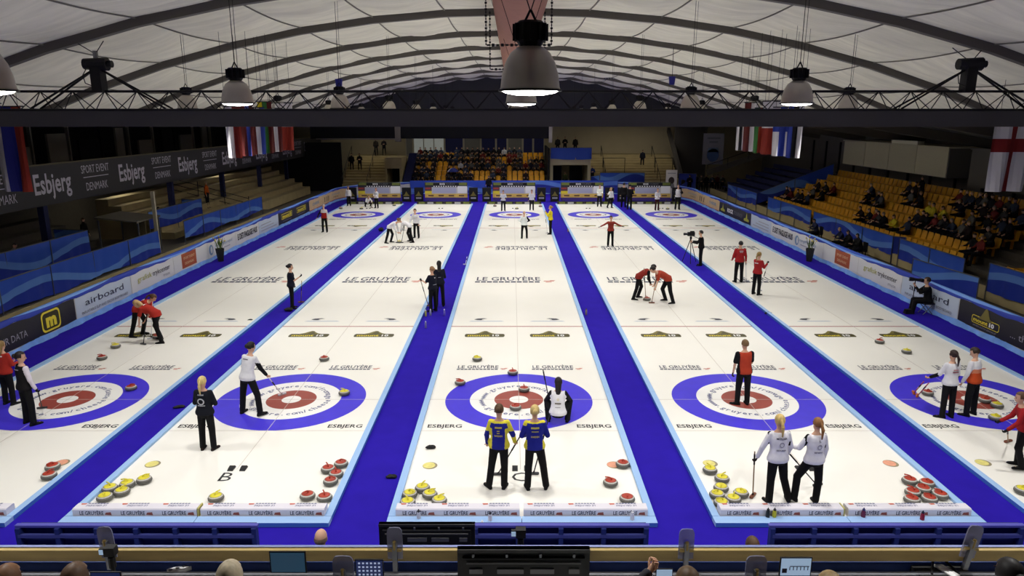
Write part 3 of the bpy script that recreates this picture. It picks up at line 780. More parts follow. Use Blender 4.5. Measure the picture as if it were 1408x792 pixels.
BAN = mat('banner_dark', lin(58, 57, 60), .6)
ban = empty('balcony_banner', (-19.95, 21, 3.2), 'long dark balcony banner with pale Esbjerg and Sport Event Denmark lettering', 'banner')
m = MB(); m.box((-19.97, 21.5, 4.04), (.04, 75, 1.66)); m.build('banner_cloth', BAN, ban)
m = MB(); m.box((-19.95, 21.5, 4.9), (.09, 75, .06)); m.build('banner_rail', mat('brass_rail', lin(96, 88, 60), .5), ban)
LILAC = mat('print_lilac', lin(206, 202, 216), .5, emit=0.0)
y = 30.5 / _c - 16.73 - 6.6 - .3
k = 0
while y < 56:
    P = (lambda yy: (lambda a, b: V((-19.93, yy + a, b))))(y)
    m = MB()
    if k % 2 == 0: text(m, 'Esbjerg', P, h=.86, w=2.55, y=3.70, bold=.02)
    else:
        text(m, 'SPORT EVENT', P, h=.38, w=2.3, y=4.32); text(m, 'DENMARK', P, h=.38, w=1.8, y=3.52); m.box((-19.93, y, 4.13), (.004, 2.1, .035))
    m.build('banner_lettering', LILAC, ban); y += 3.3; k += 1
# wall under the balcony, columns, upper rooms
m = MB(); m.box((-25.3, 21, 1.9), (.2, 76, 3.4)); tag(m.build('wall_under_balcony', mat('brown_panel', lin(104, 98, 86), .8, noise=.08)), kind='structure')
for i, yy in enumerate((2, 8, 14, 25.8, 33.5, 41, 48)):
    m = MB(); m.box((-20.35, yy, 1.75), (.28, .28, 3.2)); m.box((-20.35, yy, 3.3), (.4, .4, .12)); m.box((-20.35, yy, .4), (.4, .4, .14))
    tag(m.build('balcony_column', NAVYM), kind='structure')
pan = mat('room_panel', lin(150, 144, 132), .8); pan2 = mat('room_dark', lin(40, 38, 38), .8)
for i in range(20):
    yy = -3 + i * 3.1; m = MB(); hh = (1.5, 1.1, 1.7, .9)[i % 4]
    m.box((-24.2, yy, 4.5 + hh / 2), (.12, (1.6, 2.4, .9, 1.8)[i % 4], hh)); m.box((-24.12, yy + .9, 4.5 + 1.0), (.16, .12, 2.0))
    tag(m.build('wall_room_panel', pan if i % 3 else pan2), kind='structure')
# light pole at the platform edge, shelter and stair rail
p = V((-17.55, 18.0, 0)); pl = empty('steel_pole', p, 'pale steel pole standing between the blue drapes below the balcony banner', 'pole')
m = MB(); m.box(p + V((0, 0, 1.65)), (.16, .12, 3.4)); m.build('shaft', mat('pole_cream', lin(190, 182, 160), .5), pl); m = MB(); m.box(p + V((0, 0, .02)), (.3, .3, .1)); m.build('foot_plate', METAL, pl)
sh = empty('entry_shelter', (-18.6, 17.6, 0), 'grey lean to shelter with flat roof beside the pale steel pole', 'shelter')
m = MB(); m.box((-18.7, 17.7, 2.16), (2.0, 2.3, .07), R=Matrix.Rotation(math.radians(6), 3, 'Y')); m.build('roof', mat('shelter_roof', lin(110, 104, 92), .7), sh)
for xx, yy in ((-17.75, 16.7), (-17.75, 18.7), (-19.6, 16.7), (-19.6, 18.7)):
    m = MB(); m.box((xx, yy, 1.2), (.06, .06, 1.85)); m.build('post', METAL, sh)
m = MB(); m.box((-19.0, 18.75, 1.2), (1.1, .04, 1.7)); m.build('side_panel', mat('shelter_panel', lin(150, 138, 108), .7), sh)
rl = empty('stair_rail', (-20.5, 31, .35), 'black three bar stair railing rising beside the beige bleacher steps', 'railing')
for k in range(3):
    m = MB(); m.cyl((-18.6, 33.5, .9 + .35 * k - .3), (-22.0, 29.2, 2.7 + .35 * k - .3), .022, n=6); m.build('bar', BLACK, rl)
for t in (0, .33, .66, 1):
    q = V((-18.6, 33.5, .35)).lerp(V((-22.0, 29.2, 2.3)), t); m = MB(); m.cyl(q, q + V((0, 0, 1.1)), .025, n=6); m.build('post', BLACK, rl)
drape((-17.3, 1.0), (-17.3, 17.6), .42, 1.5, DRAPE_Y, 'long blue wave drape on the platform edge under the balcony, running to the steel pole')
drape((-17.3, 20.4), (-17.3, 32.4), .62, 1.55, DRAPE_Y, 'blue wave drape beside the beige bleacher steps')
drape((-18.9, 4.0), (-18.9, 14.6), .9, 1.98, DRAPE_Y2, 'blue wave drape on the raised terrace behind the long platform drape')
drape((-18.9, 14.6), (-20.6, 14.9), .9, 1.98, DRAPE_C, 'short blue drape closing the end of the raised terrace')
drape((-19.2, 20.6), (-19.2, 27.2), 1.05, 2.0, DRAPE_Y2, 'blue wave drape behind the steel pole on the upper terrace')
drape((-19.2, 27.2), (-20.6, 27.6), 1.05, 1.9, DRAPE_C, 'short blue drape turning the corner by the stair railing')
m = MB(); m.box((-17.15, 10, .28), (.08, 50, .18)); tag(m.build('trim_platform_left', STEP), kind='structure')

# ---- right stand
m = MB(); m.box((22.3, 17, .1), (7.8, 66, .5)); tag(m.build('floor_platform_right', STEPD), kind='structure')
m = MB(); m.box((18.25, 17, .2), (.12, 66, .5)); tag(m.build('trim_platform_right', STEP), kind='structure')
RROW = [(18.95 + .76 * k, .36 + .32 * k) for k in range(7)]
rs = empty('stand_steps', (0, 0, 0), kind='structure')
for k, (X, z) in enumerate(RROW):
    if k == 0: continue
    m = MB(); m.box(((X - .42 + 26.2) / 2, 23, z - .16), (26.2 - X + .42, 52, .32)); m.build('step', STEPD, rs)
_rx = lambda pts, lab, z0=.4, z1=1.25: None
drape((18.15, 44.4), (18.15, 37.0), .35, 1.3, DRAPE_Y, 'blue wave drape before the dark blue seats')
drape((18.15, 37.0), (23.5, 36.6), .5, 1.3, DRAPE_C, 'blue drape climbing between the dark blue seats and the yellow seats', 2.0, 2.2)
drape((18.15, 34.6), (18.15, 27.0), .45, 1.28, DRAPE_Y, 'blue wave drape before the yellow seats, next to the stair gap')
drape((18.15, 26.6), (18.15, 17.3), .42, 1.26, DRAPE_Y, 'longest blue wave drape hanging before the yellow seats')
drape((18.15, 17.3), (18.6, 17.0), -.05, 1.26, DRAPE_C, 'short blue drape hanging to the floor at a stand corner')
drape((18.15, 16.7), (18.15, 11.7), .35, 1.26, DRAPE_Y, 'blue wave drape before the yellow seats, behind the photographer')
drape((16.5, 12.5), (16.9, 8.8), .1, 1.12, DRAPE_Y, 'low blue drape sagging close behind the rink board near the photographer')
drape((18.15, 10.2), (18.15, 2.0), .35, 1.4, DRAPE_Y, 'blue wave drape above the black mount advert board')
# seats
def seat_mesh(m_):
    m = MB()
    def back(u, v): return V(((u - .5) * .44 * (1 - .12 * max(0, v - .6)), .06 + .09 * v - .05 * math.cos((u - .5) * math.pi) + .05, .40 + .42 * v))
    m.grid(back, 4, 3)
    def backb(u, v): q = back(u, v); return V((q.x, q.y + .035, q.z))
    m.grid(backb, 4, 3)
    for v in (0, 1):
        for i in range(4):
            a, b = i / 4, (i + 1) / 4; m.add([back(a, v), back(b, v), backb(b, v), backb(a, v)], [(0, 1, 2, 3)])
    for u in (0, 1):
        for i in range(3):
            a, b = i / 3, (i + 1) / 3; m.add([back(u, a), back(u, b), backb(u, b), backb(u, a)], [(0, 1, 2, 3)])
    m.box((0, -.13, .405), (.43, .40, .045)); m.box((0, -.33, .39), (.40, .04, .06)); m.box((0, .05, .2), (.06, .10, .38))
    return m.mesh('seat', m_)
SM_Y = seat_mesh(YSEAT); SM_B = seat_mesh(BSEAT)
EROW = [(52.3 + .82 * k, .55 + .40 * k) for k in range(6)]
seats = []
def visible(p):
    d = p - CAM; zc = d.y * _c - d.z * _s; yc = d.y * _s + d.z * _c
    return zc > 1 and -20 < 704 + FPX * d.x / zc < 1428, (704 + FPX * d.x / zc, 396 - FPX * yc / zc) if zc > 1 else None
for k, (X, z) in enumerate(RROW):
    ylo = 13.6
    for i in range(44):
        yy = ylo + .52 * i
        if yy > 36.2: break
        if visible(V((X, yy, z + .5)))[0]: seats.append((V((X, yy, z)), -math.pi / 2, 0, k))
for k in range(2):
    X, z = RROW[k]
    for i in range(3): seats.append((V((X, 9.4 + .52 * i, z)), -math.pi / 2, 0, k))
ENDX = [-9.35 + .525 * i for i in range(24)]
EP = []
for k, (yy, z) in enumerate(EROW):
    for X in ENDX: seats.append((V((X, yy, z)), 0.0, 1, k))
seats.sort(key=lambda q: (q[0] - CAM).length)
SL = ['front', 'second', 'third', 'fourth', 'fifth', 'sixth', 'top']
rest = MB()
far_v = [V(v.co) for v in SM_Y.vertices]; far_f = [tuple(p.vertices) for p in SM_Y.polygons]
for i, (p, rz, e, k) in enumerate(seats):
    if i < 300:
        o = inst('stadium_seat', SM_Y, p, rz=rz)
        tag(o, ('yellow plastic seat in the %s row of the side stand' % SL[k]) if not e else 'yellow plastic seat in the %s row of the end stand' % SL[k], 'seat', 'yellow seats in the side stand' if not e else 'yellow seats in the end stand')
    else:
        R = Matrix.Rotation(rz, 3, 'Z'); rest.add([p + R @ v for v in far_v], far_f)
tag(rest.build('stadium_seats', YSEAT, loc=(-3, 52, .5)), 'block of yellow plastic seats on the end stand behind the scoreboards', 'seats', kind='stuff')
bl = empty('stand_steps', (0, 0, 0), kind='structure')
for k in range(6):
    X = 19.0 + .8 * k
    b = empty('bench_row', (X, 42, .36 + .32 * k), 'dark blue bench row in the %s tier beyond the yellow seats' % SL[k], 'bench', 'dark blue bench rows')
    m = MB(); m.box((X, 42.6, .36 + .32 * k + .42), (.42, 11.0, .06)); m.build('seat_board', BSEAT, b)
    m = MB(); m.box((X + .22, 42.6, .36 + .32 * k + .68), (.05, 11.0, .34), R=Matrix.Rotation(math.radians(8), 3, 'Y')); m.build('back_board', BSEAT, b)
    for yy in (37.6, 41, 44.4, 47.8):
        m = MB(); m.box((X + .05, yy, .36 + .32 * k + .2), (.3, .05, .4)); m.build('bracket', DARKMETAL, b)
# rear wall posts and the press booth
for i in range(16):
    yy = 8 + i * 2.6; m = MB(); m.box((26.18, yy, 3.6), (.12, .12, 2.6)); m.box((26.16, yy, 2.5), (.2, .2, .1)); tag(m.build('wall_post', DARKMETAL), kind='structure')
BOOTH = mat('booth_cream', lin(206, 200, 170), .7, noise=.03); BOOTHS = mat('booth_grey', lin(110, 106, 98), .7)
bt = empty('press_booth', (25.0, 30, 3.55), 'cream panelled press booth overhanging the back of the yellow seats', 'booth')
for i in range(4):
    ya = 23.6 + i * 3.2; m = MB(); m.box((24.05, ya + 1.58, 4.35), (.08, 3.15, 1.6)); m.build('front_panel', BOOTH, bt)
m = MB(); m.box((25.0, 30, 5.2), (2.1, 13.0, .08)); m.build('roof', BOOTH, bt)
m = MB(); m.box((25.0, 30, 3.55), (1.9, 12.8, .08)); m.build('floor_panel', BOOTHS, bt)
m = MB(); m.box((25.0, 23.56, 4.36), (1.9, .08, 1.64)); m.build('side_panel', BOOTHS, bt)
m = MB(); m.box((25.0, 36.44, 4.36), (1.9, .08, 1.64)); m.build('side_panel', BOOTHS, bt)
m = MB(); m.box((24.2, 28.3, 5.33), (.4, 3.0, .17)); m.box((24.2, 28.3, 5.43), (.44, 3.05, .03))
tag(m.build('vent_box', mat('vent_white', lin(232, 228, 205), .6), loc=(24.2, 28.3, 5.24)), 'flat white ventilation box lying on the booth roof', 'box')
m = MB(); m.box((24.6, 19.8, 4.2), (.1, 5.2, 2.0)); m.box((24.54, 19.8, 5.2), (.14, 5.3, .08)); tag(m.build('wall_screen_right', BOOTHS), kind='structure')
# sloping roof beams over the right stand
for yy in (14, 22, 30, 38, 46):
    m = MB(); m.bar((17.2, yy, 6.75), (26.2, yy, 5.3), .25, .5); tag(m.build('raker_beam', mat('beam_brown', lin(92, 86, 78), .8)), kind='structure')

# ---- end stand
es = empty('end_steps', (0, 0, 0), kind='structure')
for k, (yy, z) in enumerate(EROW):
    m = MB(); m.box((-3.3, (yy - .35 + 57.6) / 2, z - .2), (13.2, 57.6 - yy + .35, .4)); m.build('step', STEPD, es)
m = MB(); m.box((-3.3, 51.9, .25), (13.2, .1, .6)); m.build('riser', NAVYM, es)
m = MB(); m.box((-3.3, 58.4, 1.45), (13.2, 1.6, 2.8)); m.build('landing', STEPD, es)
LITW = mat('lit_window', lin(214, 220, 214), .5, emit=.14); CURT = mat('curtain_blue', lin(52, 56, 110), .8, noise=.15); FRAMEW = mat('frame_cream', lin(200, 194, 176), .6); WDARK = mat('window_dim', lin(110, 108, 100), .5, emit=.05)
WX = [(-11.3, -10.6, 2), (-10.5, -7.3, 0), (-7.2, -5.3, 1), (-5.2, -3.5, 2), (-3.4, -1.9, 1), (-1.8, -.7, 1), (-.6, .9, 2), (1.0, 2.0, 1), (2.1, 3.2, 1)]
for i, (xa, xb, kd) in enumerate(WX):
    r = empty('window_%d' % (i + 1), ((xa + xb) / 2, 59.9, 2.9), kind='structure')
    zc, hh = 3.95, 2.0
    n = 3 if kd == 0 else 1
    for j in range(n):
        a = xa + (xb - xa) * j / n; b = xa + (xb - xa) * (j + 1) / n
        m = MB(); m.box(((a + b) / 2, 59.93, zc), (b - a - .1, .04, hh - .12)); m.build('pane', [LITW, CURT, WDARK][kd], r)
    m = MB()
    for xx in [xa + (xb - xa) * j / n for j in range(n + 1)]: m.box((xx, 59.9, zc), (.09, .1, hh))
    for zz in (zc - hh / 2, zc + hh / 2): m.box(((xa + xb) / 2, 59.9, zz), (xb - xa, .1, .09))
    m.build('window_frame', FRAMEW, r)
FASC = mat('fascia_black', lin(16, 16, 17), .7)
m = MB(); m.box((-7.6, 50.4, 5.68), (22, .3, 1.5)); m.box((-7.6, 50.22, 5.68), (22, .06, 1.3)); tag(m.build('fascia', FASC), kind='structure')
m = MB(); m.box((-14.4, 50.35, 4.9), (7.4, .45, .12)); m.box((-10.6, 50.3, 5.5), (.5, .5, 1.7)); tag(m.build('fascia_trim', mat('trim_greige', lin(140, 134, 122), .7)), kind='structure')
m = MB(); m.box((3.35, 50.3, 5.5), (.3, .4, 1.8)); tag(m.build('fascia_post', FRAMEW), kind='structure')
def stairs(name, xa, xb, ya, yd, z0, dz, n, m_, yend):
    root = empty(name, ((xa + xb) / 2, ya, 0), kind='structure')
    for k in range(n):
        y_ = ya + yd * k; m = MB(); m.box(((xa + xb) / 2, (y_ + yend) / 2, z0 + dz * (k + .5)), (xb - xa, yend - y_, dz)); m.build('step', m_, root)
    return root
stairs('end_stairs', -16.4, -12.3, 51.2, .42, -.1, .24, 13, STEP, 60)
stairs('end_stairs', 7.5, 16.0, 51.6, .45, -.1, .23, 14, STEP, 60)
for xa, lab in ((-16.3, 'beside the dark left corner, on the beige end stairs'), (-13.9, 'up the middle of the beige end stairs'), (8.8, 'before the wide beige end stairs'), (13.9, 'up the wide beige end stairs')):
    r = empty('stair_handrail', (xa, 53, 1), 'black tube handrail %s' % lab, 'handrail', 'handrails on the end stairs')
    m = MB(); m.cyl((xa, 51.6, 1.2), (xa, 56.6, 4.0), .03, n=6); m.build('rail', BLACK, r)
    for t in (0, .33, .66, 1):
        m = MB(); q = V((xa, 51.6 + 5 * t, .1 + 2.9 * t)); m.cyl(q, q + V((0, 0, 1.05)), .03, n=6); m.build('post', BLACK, r)
for xa, xb in ((8.8, 10.9), (13.9, 15.6)):
    r = empty('landing_rail', ((xa + xb) / 2, 54.4, 2.0), 'black square landing rail on the wide beige end stairs', 'railing', 'landing rails')
    m = MB(); m.cyl((xa, 54.5, 2.95), (xb, 54.5, 2.95), .03, n=6); m.build('rail', BLACK, r)
    for xx in (xa, xb): m = MB(); m.cyl((xx, 54.5, 1.3), (xx, 54.5, 2.95), .03, n=6); m.build('post', BLACK, r)
# block beside the left end stairs with its dark doorway, and the blue stair cheek
m = MB(); m.box((-11.45, 54, 2.6), (1.6, 4, 1.0)); m.box((-12.15, 54, 1.0), (.2, 4, 2.3)); m.box((-10.75, 54, 1.0), (.2, 4, 2.3)); m.box((-11.45, 55.5, 1.0), (1.5, .2, 2.3)); tag(m.build('wall_stair_block', STEP), kind='structure')
m = MB(); m.box((-11.45, 55.2, 1.0), (1.2, .1, 2.0)); tag(m.build('door_1', BLACK), kind='structure')
m = MB(); m.prism([(51.3, -.1), (57.5, -.1), (57.5, 3.3), (56.5, 3.3), (51.3, .9)], lambda a, b, d: V((d, a, b)), -10.5, -9.75); tag(m.build('stair_cheek', NAVYM), kind='structure')
m = MB(); m.box((-19.2, 53, 2.2), (5.4, .2, 4.6)); tag(m.build('wall_corner_left', mat('corner_dark', lin(30, 29, 30), .8)), kind='structure')
# booth over a doorway to the other side
m = MB(); m.box((5.4, 55, 3.05), (3.9, 5, .3)); m.box((3.6, 55, 1.4), (.3, 5, 3.0)); m.box((7.2, 55, 1.4), (.3, 5, 3.0)); m.box((5.4, 52.6, 2.65), (3.9, .15, .5)); m.box((5.2, 57, 1.3), (3.4, .2, 2.8)); tag(m.build('wall_end_booth', CREAMW), kind='structure')
m = MB(); m.box((4.35, 56.8, 1.0), (1.0, .1, 2.1)); m.box((4.35, 56.74, 1.0), (.8, .06, 1.9)); tag(m.build('door_2', NAVYM), kind='structure')
m = MB(); m.box((6.3, 56.8, 1.0), (1.3, .1, 2.1)); m.box((6.3, 56.74, .8), (.9, .06, 1.2)); tag(m.build('door_3', DARKMETAL), kind='structure')
drape((3.5, 52.45), (7.4, 52.45), 2.95, 4.0, DRAPE_C, 'blue wave drape on the front of the end booth', posts=False)
drape((7.4, 52.4), (8.1, 51.5), .1, 1.3, DRAPE_C, 'blue drape falling from the end booth beside the stairs', -.1, .2)
drape((8.1, 51.2), (12.3, 51.2), .75, 1.75, DRAPE_C, 'blue wave drape across the foot of the wide beige stairs')
drape((15.5, 51.2), (17.0, 50.6), .2, 1.7, DRAPE_C, 'narrow blue drape in the corner behind the portrait poster')
m = MB(); m.box((3.3, 55.5, 2.0), (.12, 7.5, 4.0)); tag(m.build('wall_end_screen', mat('screen_dark', lin(22, 22, 26), .8)), kind='structure')
m = MB(); m.bar((15.9, 51.0, .8), (15.9, 58.6, 5.6), .3, .5); m.box((17.6, 56, 3.2), (3.2, .2, 6.0)); tag(m.build('wall_corner_right', mat('corner_brown', lin(74, 70, 66), .8)), kind='structure')
# poster on the corner wall
p = V((18.3, 50.2, 4.0)); b = empty('wall_poster', p, 'pale hanging poster with a round blue and grey crest', 'poster')
m = MB(); m.box(p, (1.9, .04, 2.8)); m.build('sheet', mat('poster_grey', lin(150, 148, 156), .7), b)
m = MB(); P = lambda a, bb: p + V((a, -.03, bb)); m.add([P(.55 * math.cos(t * .3927), -.55 + .6 * math.sin(t * .3927)) for t in range(16)], [tuple(range(16))], 0)
m.add([P(-.55, -.3), P(.55, -.3), P(.45, .1), P(-.45, .1)], [(0, 1, 2, 3)], 1); m.add([P(-.6, .9), P(.6, .9), P(.6, 1.05), P(-.6, 1.05)], [(0, 1, 2, 3)], 2); m.add([P(-.4, .55), P(.4, .55), P(.4, .7), P(-.4, .7)], [(0, 1, 2, 3)], 2); m.build('crest', [mat('crest_blue', lin(80, 104, 150), .7), mat('crest_pale', lin(120, 140, 170), .7), GREY], b)
q = MB()
for e in (-.9, .9): q.cyl(p + V((e, 0, 1.38)), p + V((e, 0, 2.6)), .01, n=4)
q.build('wire', BLACK, b)
# ramp rail beside the dark blue benches
r = empty('ramp_rail', (19, 49.6, 2), 'pale sloping ramp parapet with black rail in the right corner', 'railing')
m = MB(); m.bar((17.6, 49.3, 1.9), (24.4, 47.6, 4.5), .12, .5); m.build('parapet', STEPD, r)
m = MB(); m.bar((17.6, 49.25, 2.6), (24.4, 47.55, 5.2), .05, .05)
for t in (0, .25, .5, .75, 1): q = V((17.6, 49.25, 1.9)).lerp(V((24.4, 47.55, 4.5)), t); m.cyl(q, q + V((0, 0, .72)), .025, n=5)
m.build('rail', BLACK, r)

# ---- far scoreboards, foam bumpers with print and black signs
SBW = 3.55
SCORE_TXT = mat('score_grey', lin(180, 182, 205), .5); PURPLE = mat('score_purple', lin(78, 62, 130), .6); SBY = mat('score_yellow', lin(226, 190, 96), .5, noise=.15, nscale=4); SBOL = mat('score_olive', lin(112, 122, 56), .5)
SLAB = {'A': 'on the sheet below the balcony banner', 'B': 'on the sheet marked B', 'C': 'on the sheet marked C', 'D': 'on the sheet beyond C', 'E': 'on the sheet beside the yellow seats'}
for key, X in SHEETS.items():
    y = 43.4; r = empty('scoreboard', (X, y, 0), 'wide scoreboard panel with dark header and yellow band ' + SLAB[key], 'scoreboard', 'scoreboards at the far end')
    m = MB(); m.box((X, y, .80), (SBW, .08, 1.5)); m.build('panel', BOARD, r)
    def rect(mb, xa, xb, za, zb, mi=0, dy=.045): mb.add([(X + xa, y - dy, za), (X + xb, y - dy, za), (X + xb, y - dy, zb), (X + xa, y - dy, zb)], [(0, 1, 2, 3)], mi)
    h_ = SBW / 2
    m = MB(); rect(m, -h_, h_, 1.3, 1.55, 0); rect(m, -h_, h_, 1.16, 1.3, 1); m.build('header', [BLACK, mat('score_dark', lin(48, 46, 60), .6)], r)
    for xa, xb in ((-h_ + .05, -h_ + .7), (h_ - .7, h_ - .05)): m = MB(); rect(m, xa, xb, 1.33, 1.52, 0, .05); m.build('header_badge', [SBOL], r)
    m = MB(); P = flat((X, y - .05, 1.36), (1, 0, 0), (0, 0, 1)); text(m, 'ROCK', P, h=.13, w=.45, x=-.3, bold=.04); text(m, 'TOURNOI', P, h=.13, w=.75, x=.35, mi=1); m.build('header_lettering', [WHITE, GREY], r)
    m = MB()
    for i in range(10): rect(m, -1.05 + .2 * i, -.95 + .2 * i, 1.19, 1.27, 0, .05)
    tag(m.build('end_numbers', WHITE, r), kind='stuff')
    m = MB(); rect(m, -h_, -1.2, .85, 1.16, 0); rect(m, -h_ + .05, -1.3, 1.0, 1.12, 1, .05); rect(m, -h_, -1.2, .62, .85, 2); m.build('team_plates', [mat('score_brown', lin(96, 64, 74), .6), HOGRED, YELLOWP], r)
    m = MB(); rect(m, -1.15, .85, .66, 1.12, 0); rect(m, .95, h_ - .03, .66, 1.25, 1, .05); m.build('score_field', [SCORE_TXT, WHITE], r)
    m = MB(); rect(m, -h_, h_, .3, .62, 0)
    for i in range(4): rect(m, -1.5 + .85 * i, -1.05 + .85 * i, .4, .52, 1, .05)
    m.build('sponsor_band', [SBY, BROWNP], r)
    m = MB(); rect(m, -h_, h_, .05, .3, 0); m.build('purple_skirt', PURPLE, r)
    m = MB()
    for e in (-1, 1): m.box((X + e * 1.5, y + .25, .3), (.06, .5, .66))
    m.build('stand_foot', DARKMETAL, r)
    for e, lab in ((-1, 'on the balcony side'), (1, 'on the yellow seat side')):
        s2 = empty('side_sign', (X + e * 2.28, 43.3, 0), 'small black sign with olive hill emblem beside a scoreboard', 'sign', 'black signs beside the scoreboards')
        xx = X + e * 2.28; m = MB(); m.box((xx, 43.3, .55), (.72, .35, 1.16)); m.build('box', BLACK, s2)
        m = MB(); Q = lambda a, b: V((xx + a, 43.12, b)); m.add([Q(-.28, .45), Q(.28, .45), Q(.12, .62), Q(0, .85), Q(-.12, .62)], [tuple(range(5))], 0); m.add([Q(-.22, .22), Q(.22, .22), Q(.22, .34), Q(-.22, .34)], [(0, 1, 2, 3)], 1); m.build('emblem', [OLIVE, LGREY], s2)
    for e in (-1, 1):
        b2 = empty('far_bumper', (X + e * 1.1, Y1 + .12, 0), 'dark olive far foam bumper, %s half, ' % ('banner side' if e < 0 else 'seat side') + SLAB[key], 'bumper', 'far foam bumpers')
        m = MB(); m.box((X + e * 1.1, Y1 + .12, .09), (2.18, .2, .24)); m.build('foam', mat('bumper_dark', lin(40, 38, 34), .6), b2)
        m = MB()
        for i in range(3):
            xx = X + e * 1.1 - .7 + .7 * i; m.add([(xx - .24, Y1 + .015, .02), (xx + .24, Y1 + .015, .02), (xx + .24, Y1 + .015, .17), (xx - .24, Y1 + .015, .17)], [(0, 1, 2, 3)], i % 2)
        m.build('print', [SBOL, LGREY], b2)
# portrait poster stand in the far corner
p = V((13.5, 45.2, 0)); b = empty('poster_stand', p, 'tall pale roll up poster with a dark portrait in the far corner', 'poster')
m = MB(); m.box(p + V((0, 0, 1.25)), (.95, .04, 2.4)); m.build('sheet', mat('rollup_white', lin(214, 208, 200), .6), b)
m = MB(); Q = lambda a, z: p + V((a, -.03, z)); m.add([Q(.26 * math.cos(t * .524), 1.55 + .32 * math.sin(t * .524)) for t in range(12)], [tuple(range(12))], 0); m.add([Q(-.3, .9), Q(.3, .9), Q(.22, 1.3), Q(-.22, 1.3)], [(0, 1, 2, 3)], 1); m.add([Q(-.35, 2.15), Q(.35, 2.15), Q(.35, 2.2), Q(-.35, 2.2)], [(0, 1, 2, 3)], 1); m.build('portrait_print', [mat('portrait_dark', lin(60, 46, 42), .6), GREY], b)
m = MB(); m.box(p + V((0, .02, .03)), (1.0, .3, .1)); m.build('base', METAL, b)

# planters by the boards
for sx, lab in ((-14.45, 'by the orange sign below the balcony banner'), (14.4, 'by the orange sign before the yellow seats')):
    p = V((sx, 17.75, -.03)); b = empty('planter', p, 'tall black tapered planter with yellow flowers ' + lab, 'planter')
    m = MB(); m.lathe([(.14, 0), (.22, .62), (.24, .64), (.21, .64), (.19, .56)], 4, p, cap=False); m.build('pot', BLACK, b)
    m = MB(); m.lathe([(0, .57), (.2, .57)], 4, p, cap=False); m.build('soil', mat('soil', lin(50, 36, 26), .9), b)
    r2 = random.Random(3)
    for k in range(16):
        a = r2.random() * 6.28; t = .05 + .2 * r2.random(); hh = .35 + .35 * r2.random(); q = p + V((.06 * math.cos(a), .06 * math.sin(a), .57)); e = q + V((t * math.cos(a), t * math.sin(a), hh))
        m = MB(); m.cyl(q, e, .008, .005, 4); sd = V((-math.sin(a), math.cos(a), 0)) * .03; mid = q.lerp(e, .55)
        m.add([q.lerp(e, .2), mid + sd, e, mid - sd], [(0, 1, 2, 3)]); m.build('stem', mat('leaf_green', lin(86, 110, 44), .7), b)
        if k % 2 == 0: m = MB(); m.ell(e, (.045, .045, .035), 7, 4); m.build('flower', mat('flower_yellow', lin(226, 206, 90), .6), b)

# unseen strip lamps added to brighten the end stands, and strip lamps under the balcony
TUBE = mat('tube_glow', (1.0, .96, .88), .5, emit=6.0)
def strip_lamp(x, y, z, L, watts, label, along='X'):
    r = empty('strip_lamp', (x, y, z), label, 'lamp', 'strip lamps in the low ceilings')
    sx, sy = (L, .12) if along == 'X' else (.12, L)
    m = MB(); m.box((x, y, z + .05), (sx, sy, .07)); m.build('housing', FRAMEW, r)
    m = MB(); m.box((x, y, z), (sx * .94 if along == 'X' else .05, .05 if along == 'X' else sy * .94, .04)); m.build('tube', TUBE, r)
    ld = bpy.data.lights.new('strip_light', 'AREA'); ld.shape = 'RECTANGLE'; ld.size = sx; ld.size_y = sy; ld.energy = watts; ld.color = (1, .93, .8)
    lo = bpy.data.objects.new('strip_light', ld); COL.objects.link(lo); lo.parent = r; lo.location = (0, 0, -.04)
for x, l in ((-14.4, 'over the beige end stairs'), (-6.5, 'over the end stand near the lit windows'), (0.3, 'over the end stand near the dark screen'), (9.0, 'over the wide stairs by the booth'), (13.5, 'over the wide stairs by the corner')):
    strip_lamp(x, 54.6, 6.24, 2.4, 38.0, 'added unseen ceiling strip lamp ' + l)
for y, l in ((8.0, 'beyond the raised terrace drape'), (24.0, 'above the foot of the bleacher steps'), (38.0, 'above the far bleacher steps')):
    strip_lamp(-22.6, y, 3.5, 2.0, 14.0, 'balcony soffit strip lamp ' + l, 'Y')
# ================================================================== PEOPLE
JOBS = []
def _rings(rs, cap=True):
    """rings: list of lists of points, same length"""
    n = len(rs[0]); vs = [p for r in rs for p in r]; fs = []
    for j in range(len(rs) - 1):
        for i in range(n): fs.append((j * n + i, j * n + (i + 1) % n, (j + 1) * n + (i + 1) % n, (j + 1) * n + i))
    fs.append(tuple(range(n - 1, -1, -1))); fs.append(tuple((len(rs) - 1) * n + i for i in range(n)))
    return vs, fs
def rcone(mb, p0, p1, r0, r1, n=10, lat=None, ea=1.0, eb=1.0, mi=0):
    p0 = V(p0); p1 = V(p1); d = p1 - p0
    if d.length < 1e-5: d = V((0, 0, 1e-4))
    d = d.normalized(); a = (V(lat) - d * V(lat).dot(d)) if lat is not None else d.orthogonal()
    if a.length < 1e-4: a = d.orthogonal()
    a.normalize(); b = d.cross(a); rs = []
    for ph in (-80, -50, -20): rs.append((p0 + d * r0 * math.sin(math.radians(ph)), r0 * math.cos(math.radians(ph))))
    for ph in (20, 50, 80): rs.append((p1 + d * r1 * math.sin(math.radians(ph)), r1 * math.cos(math.radians(ph))))
    rings = [[c_ + a * (r * ea * math.cos(2 * math.pi * i / n)) + b * (r * eb * math.sin(2 * math.pi * i / n)) for i in range(n)] for c_, r in rs]
    vs, fs = _rings(rings); mb.add(vs, fs, mi)
SKIN = mat('skin', lin(214, 168, 140), .6); SKIN2 = mat('skin_tan', lin(190, 142, 112), .6)
def cmat(c): return mat('cloth_%d_%d_%d' % c, lin(*c), .8, spec=.15, noise=.10, nscale=9, bump=.25, bscale=14)
def hmat(c): return mat('hair_%d_%d_%d' % c, lin(*c), .55, noise=.25, nscale=30, stretch=(1, 1, .2))
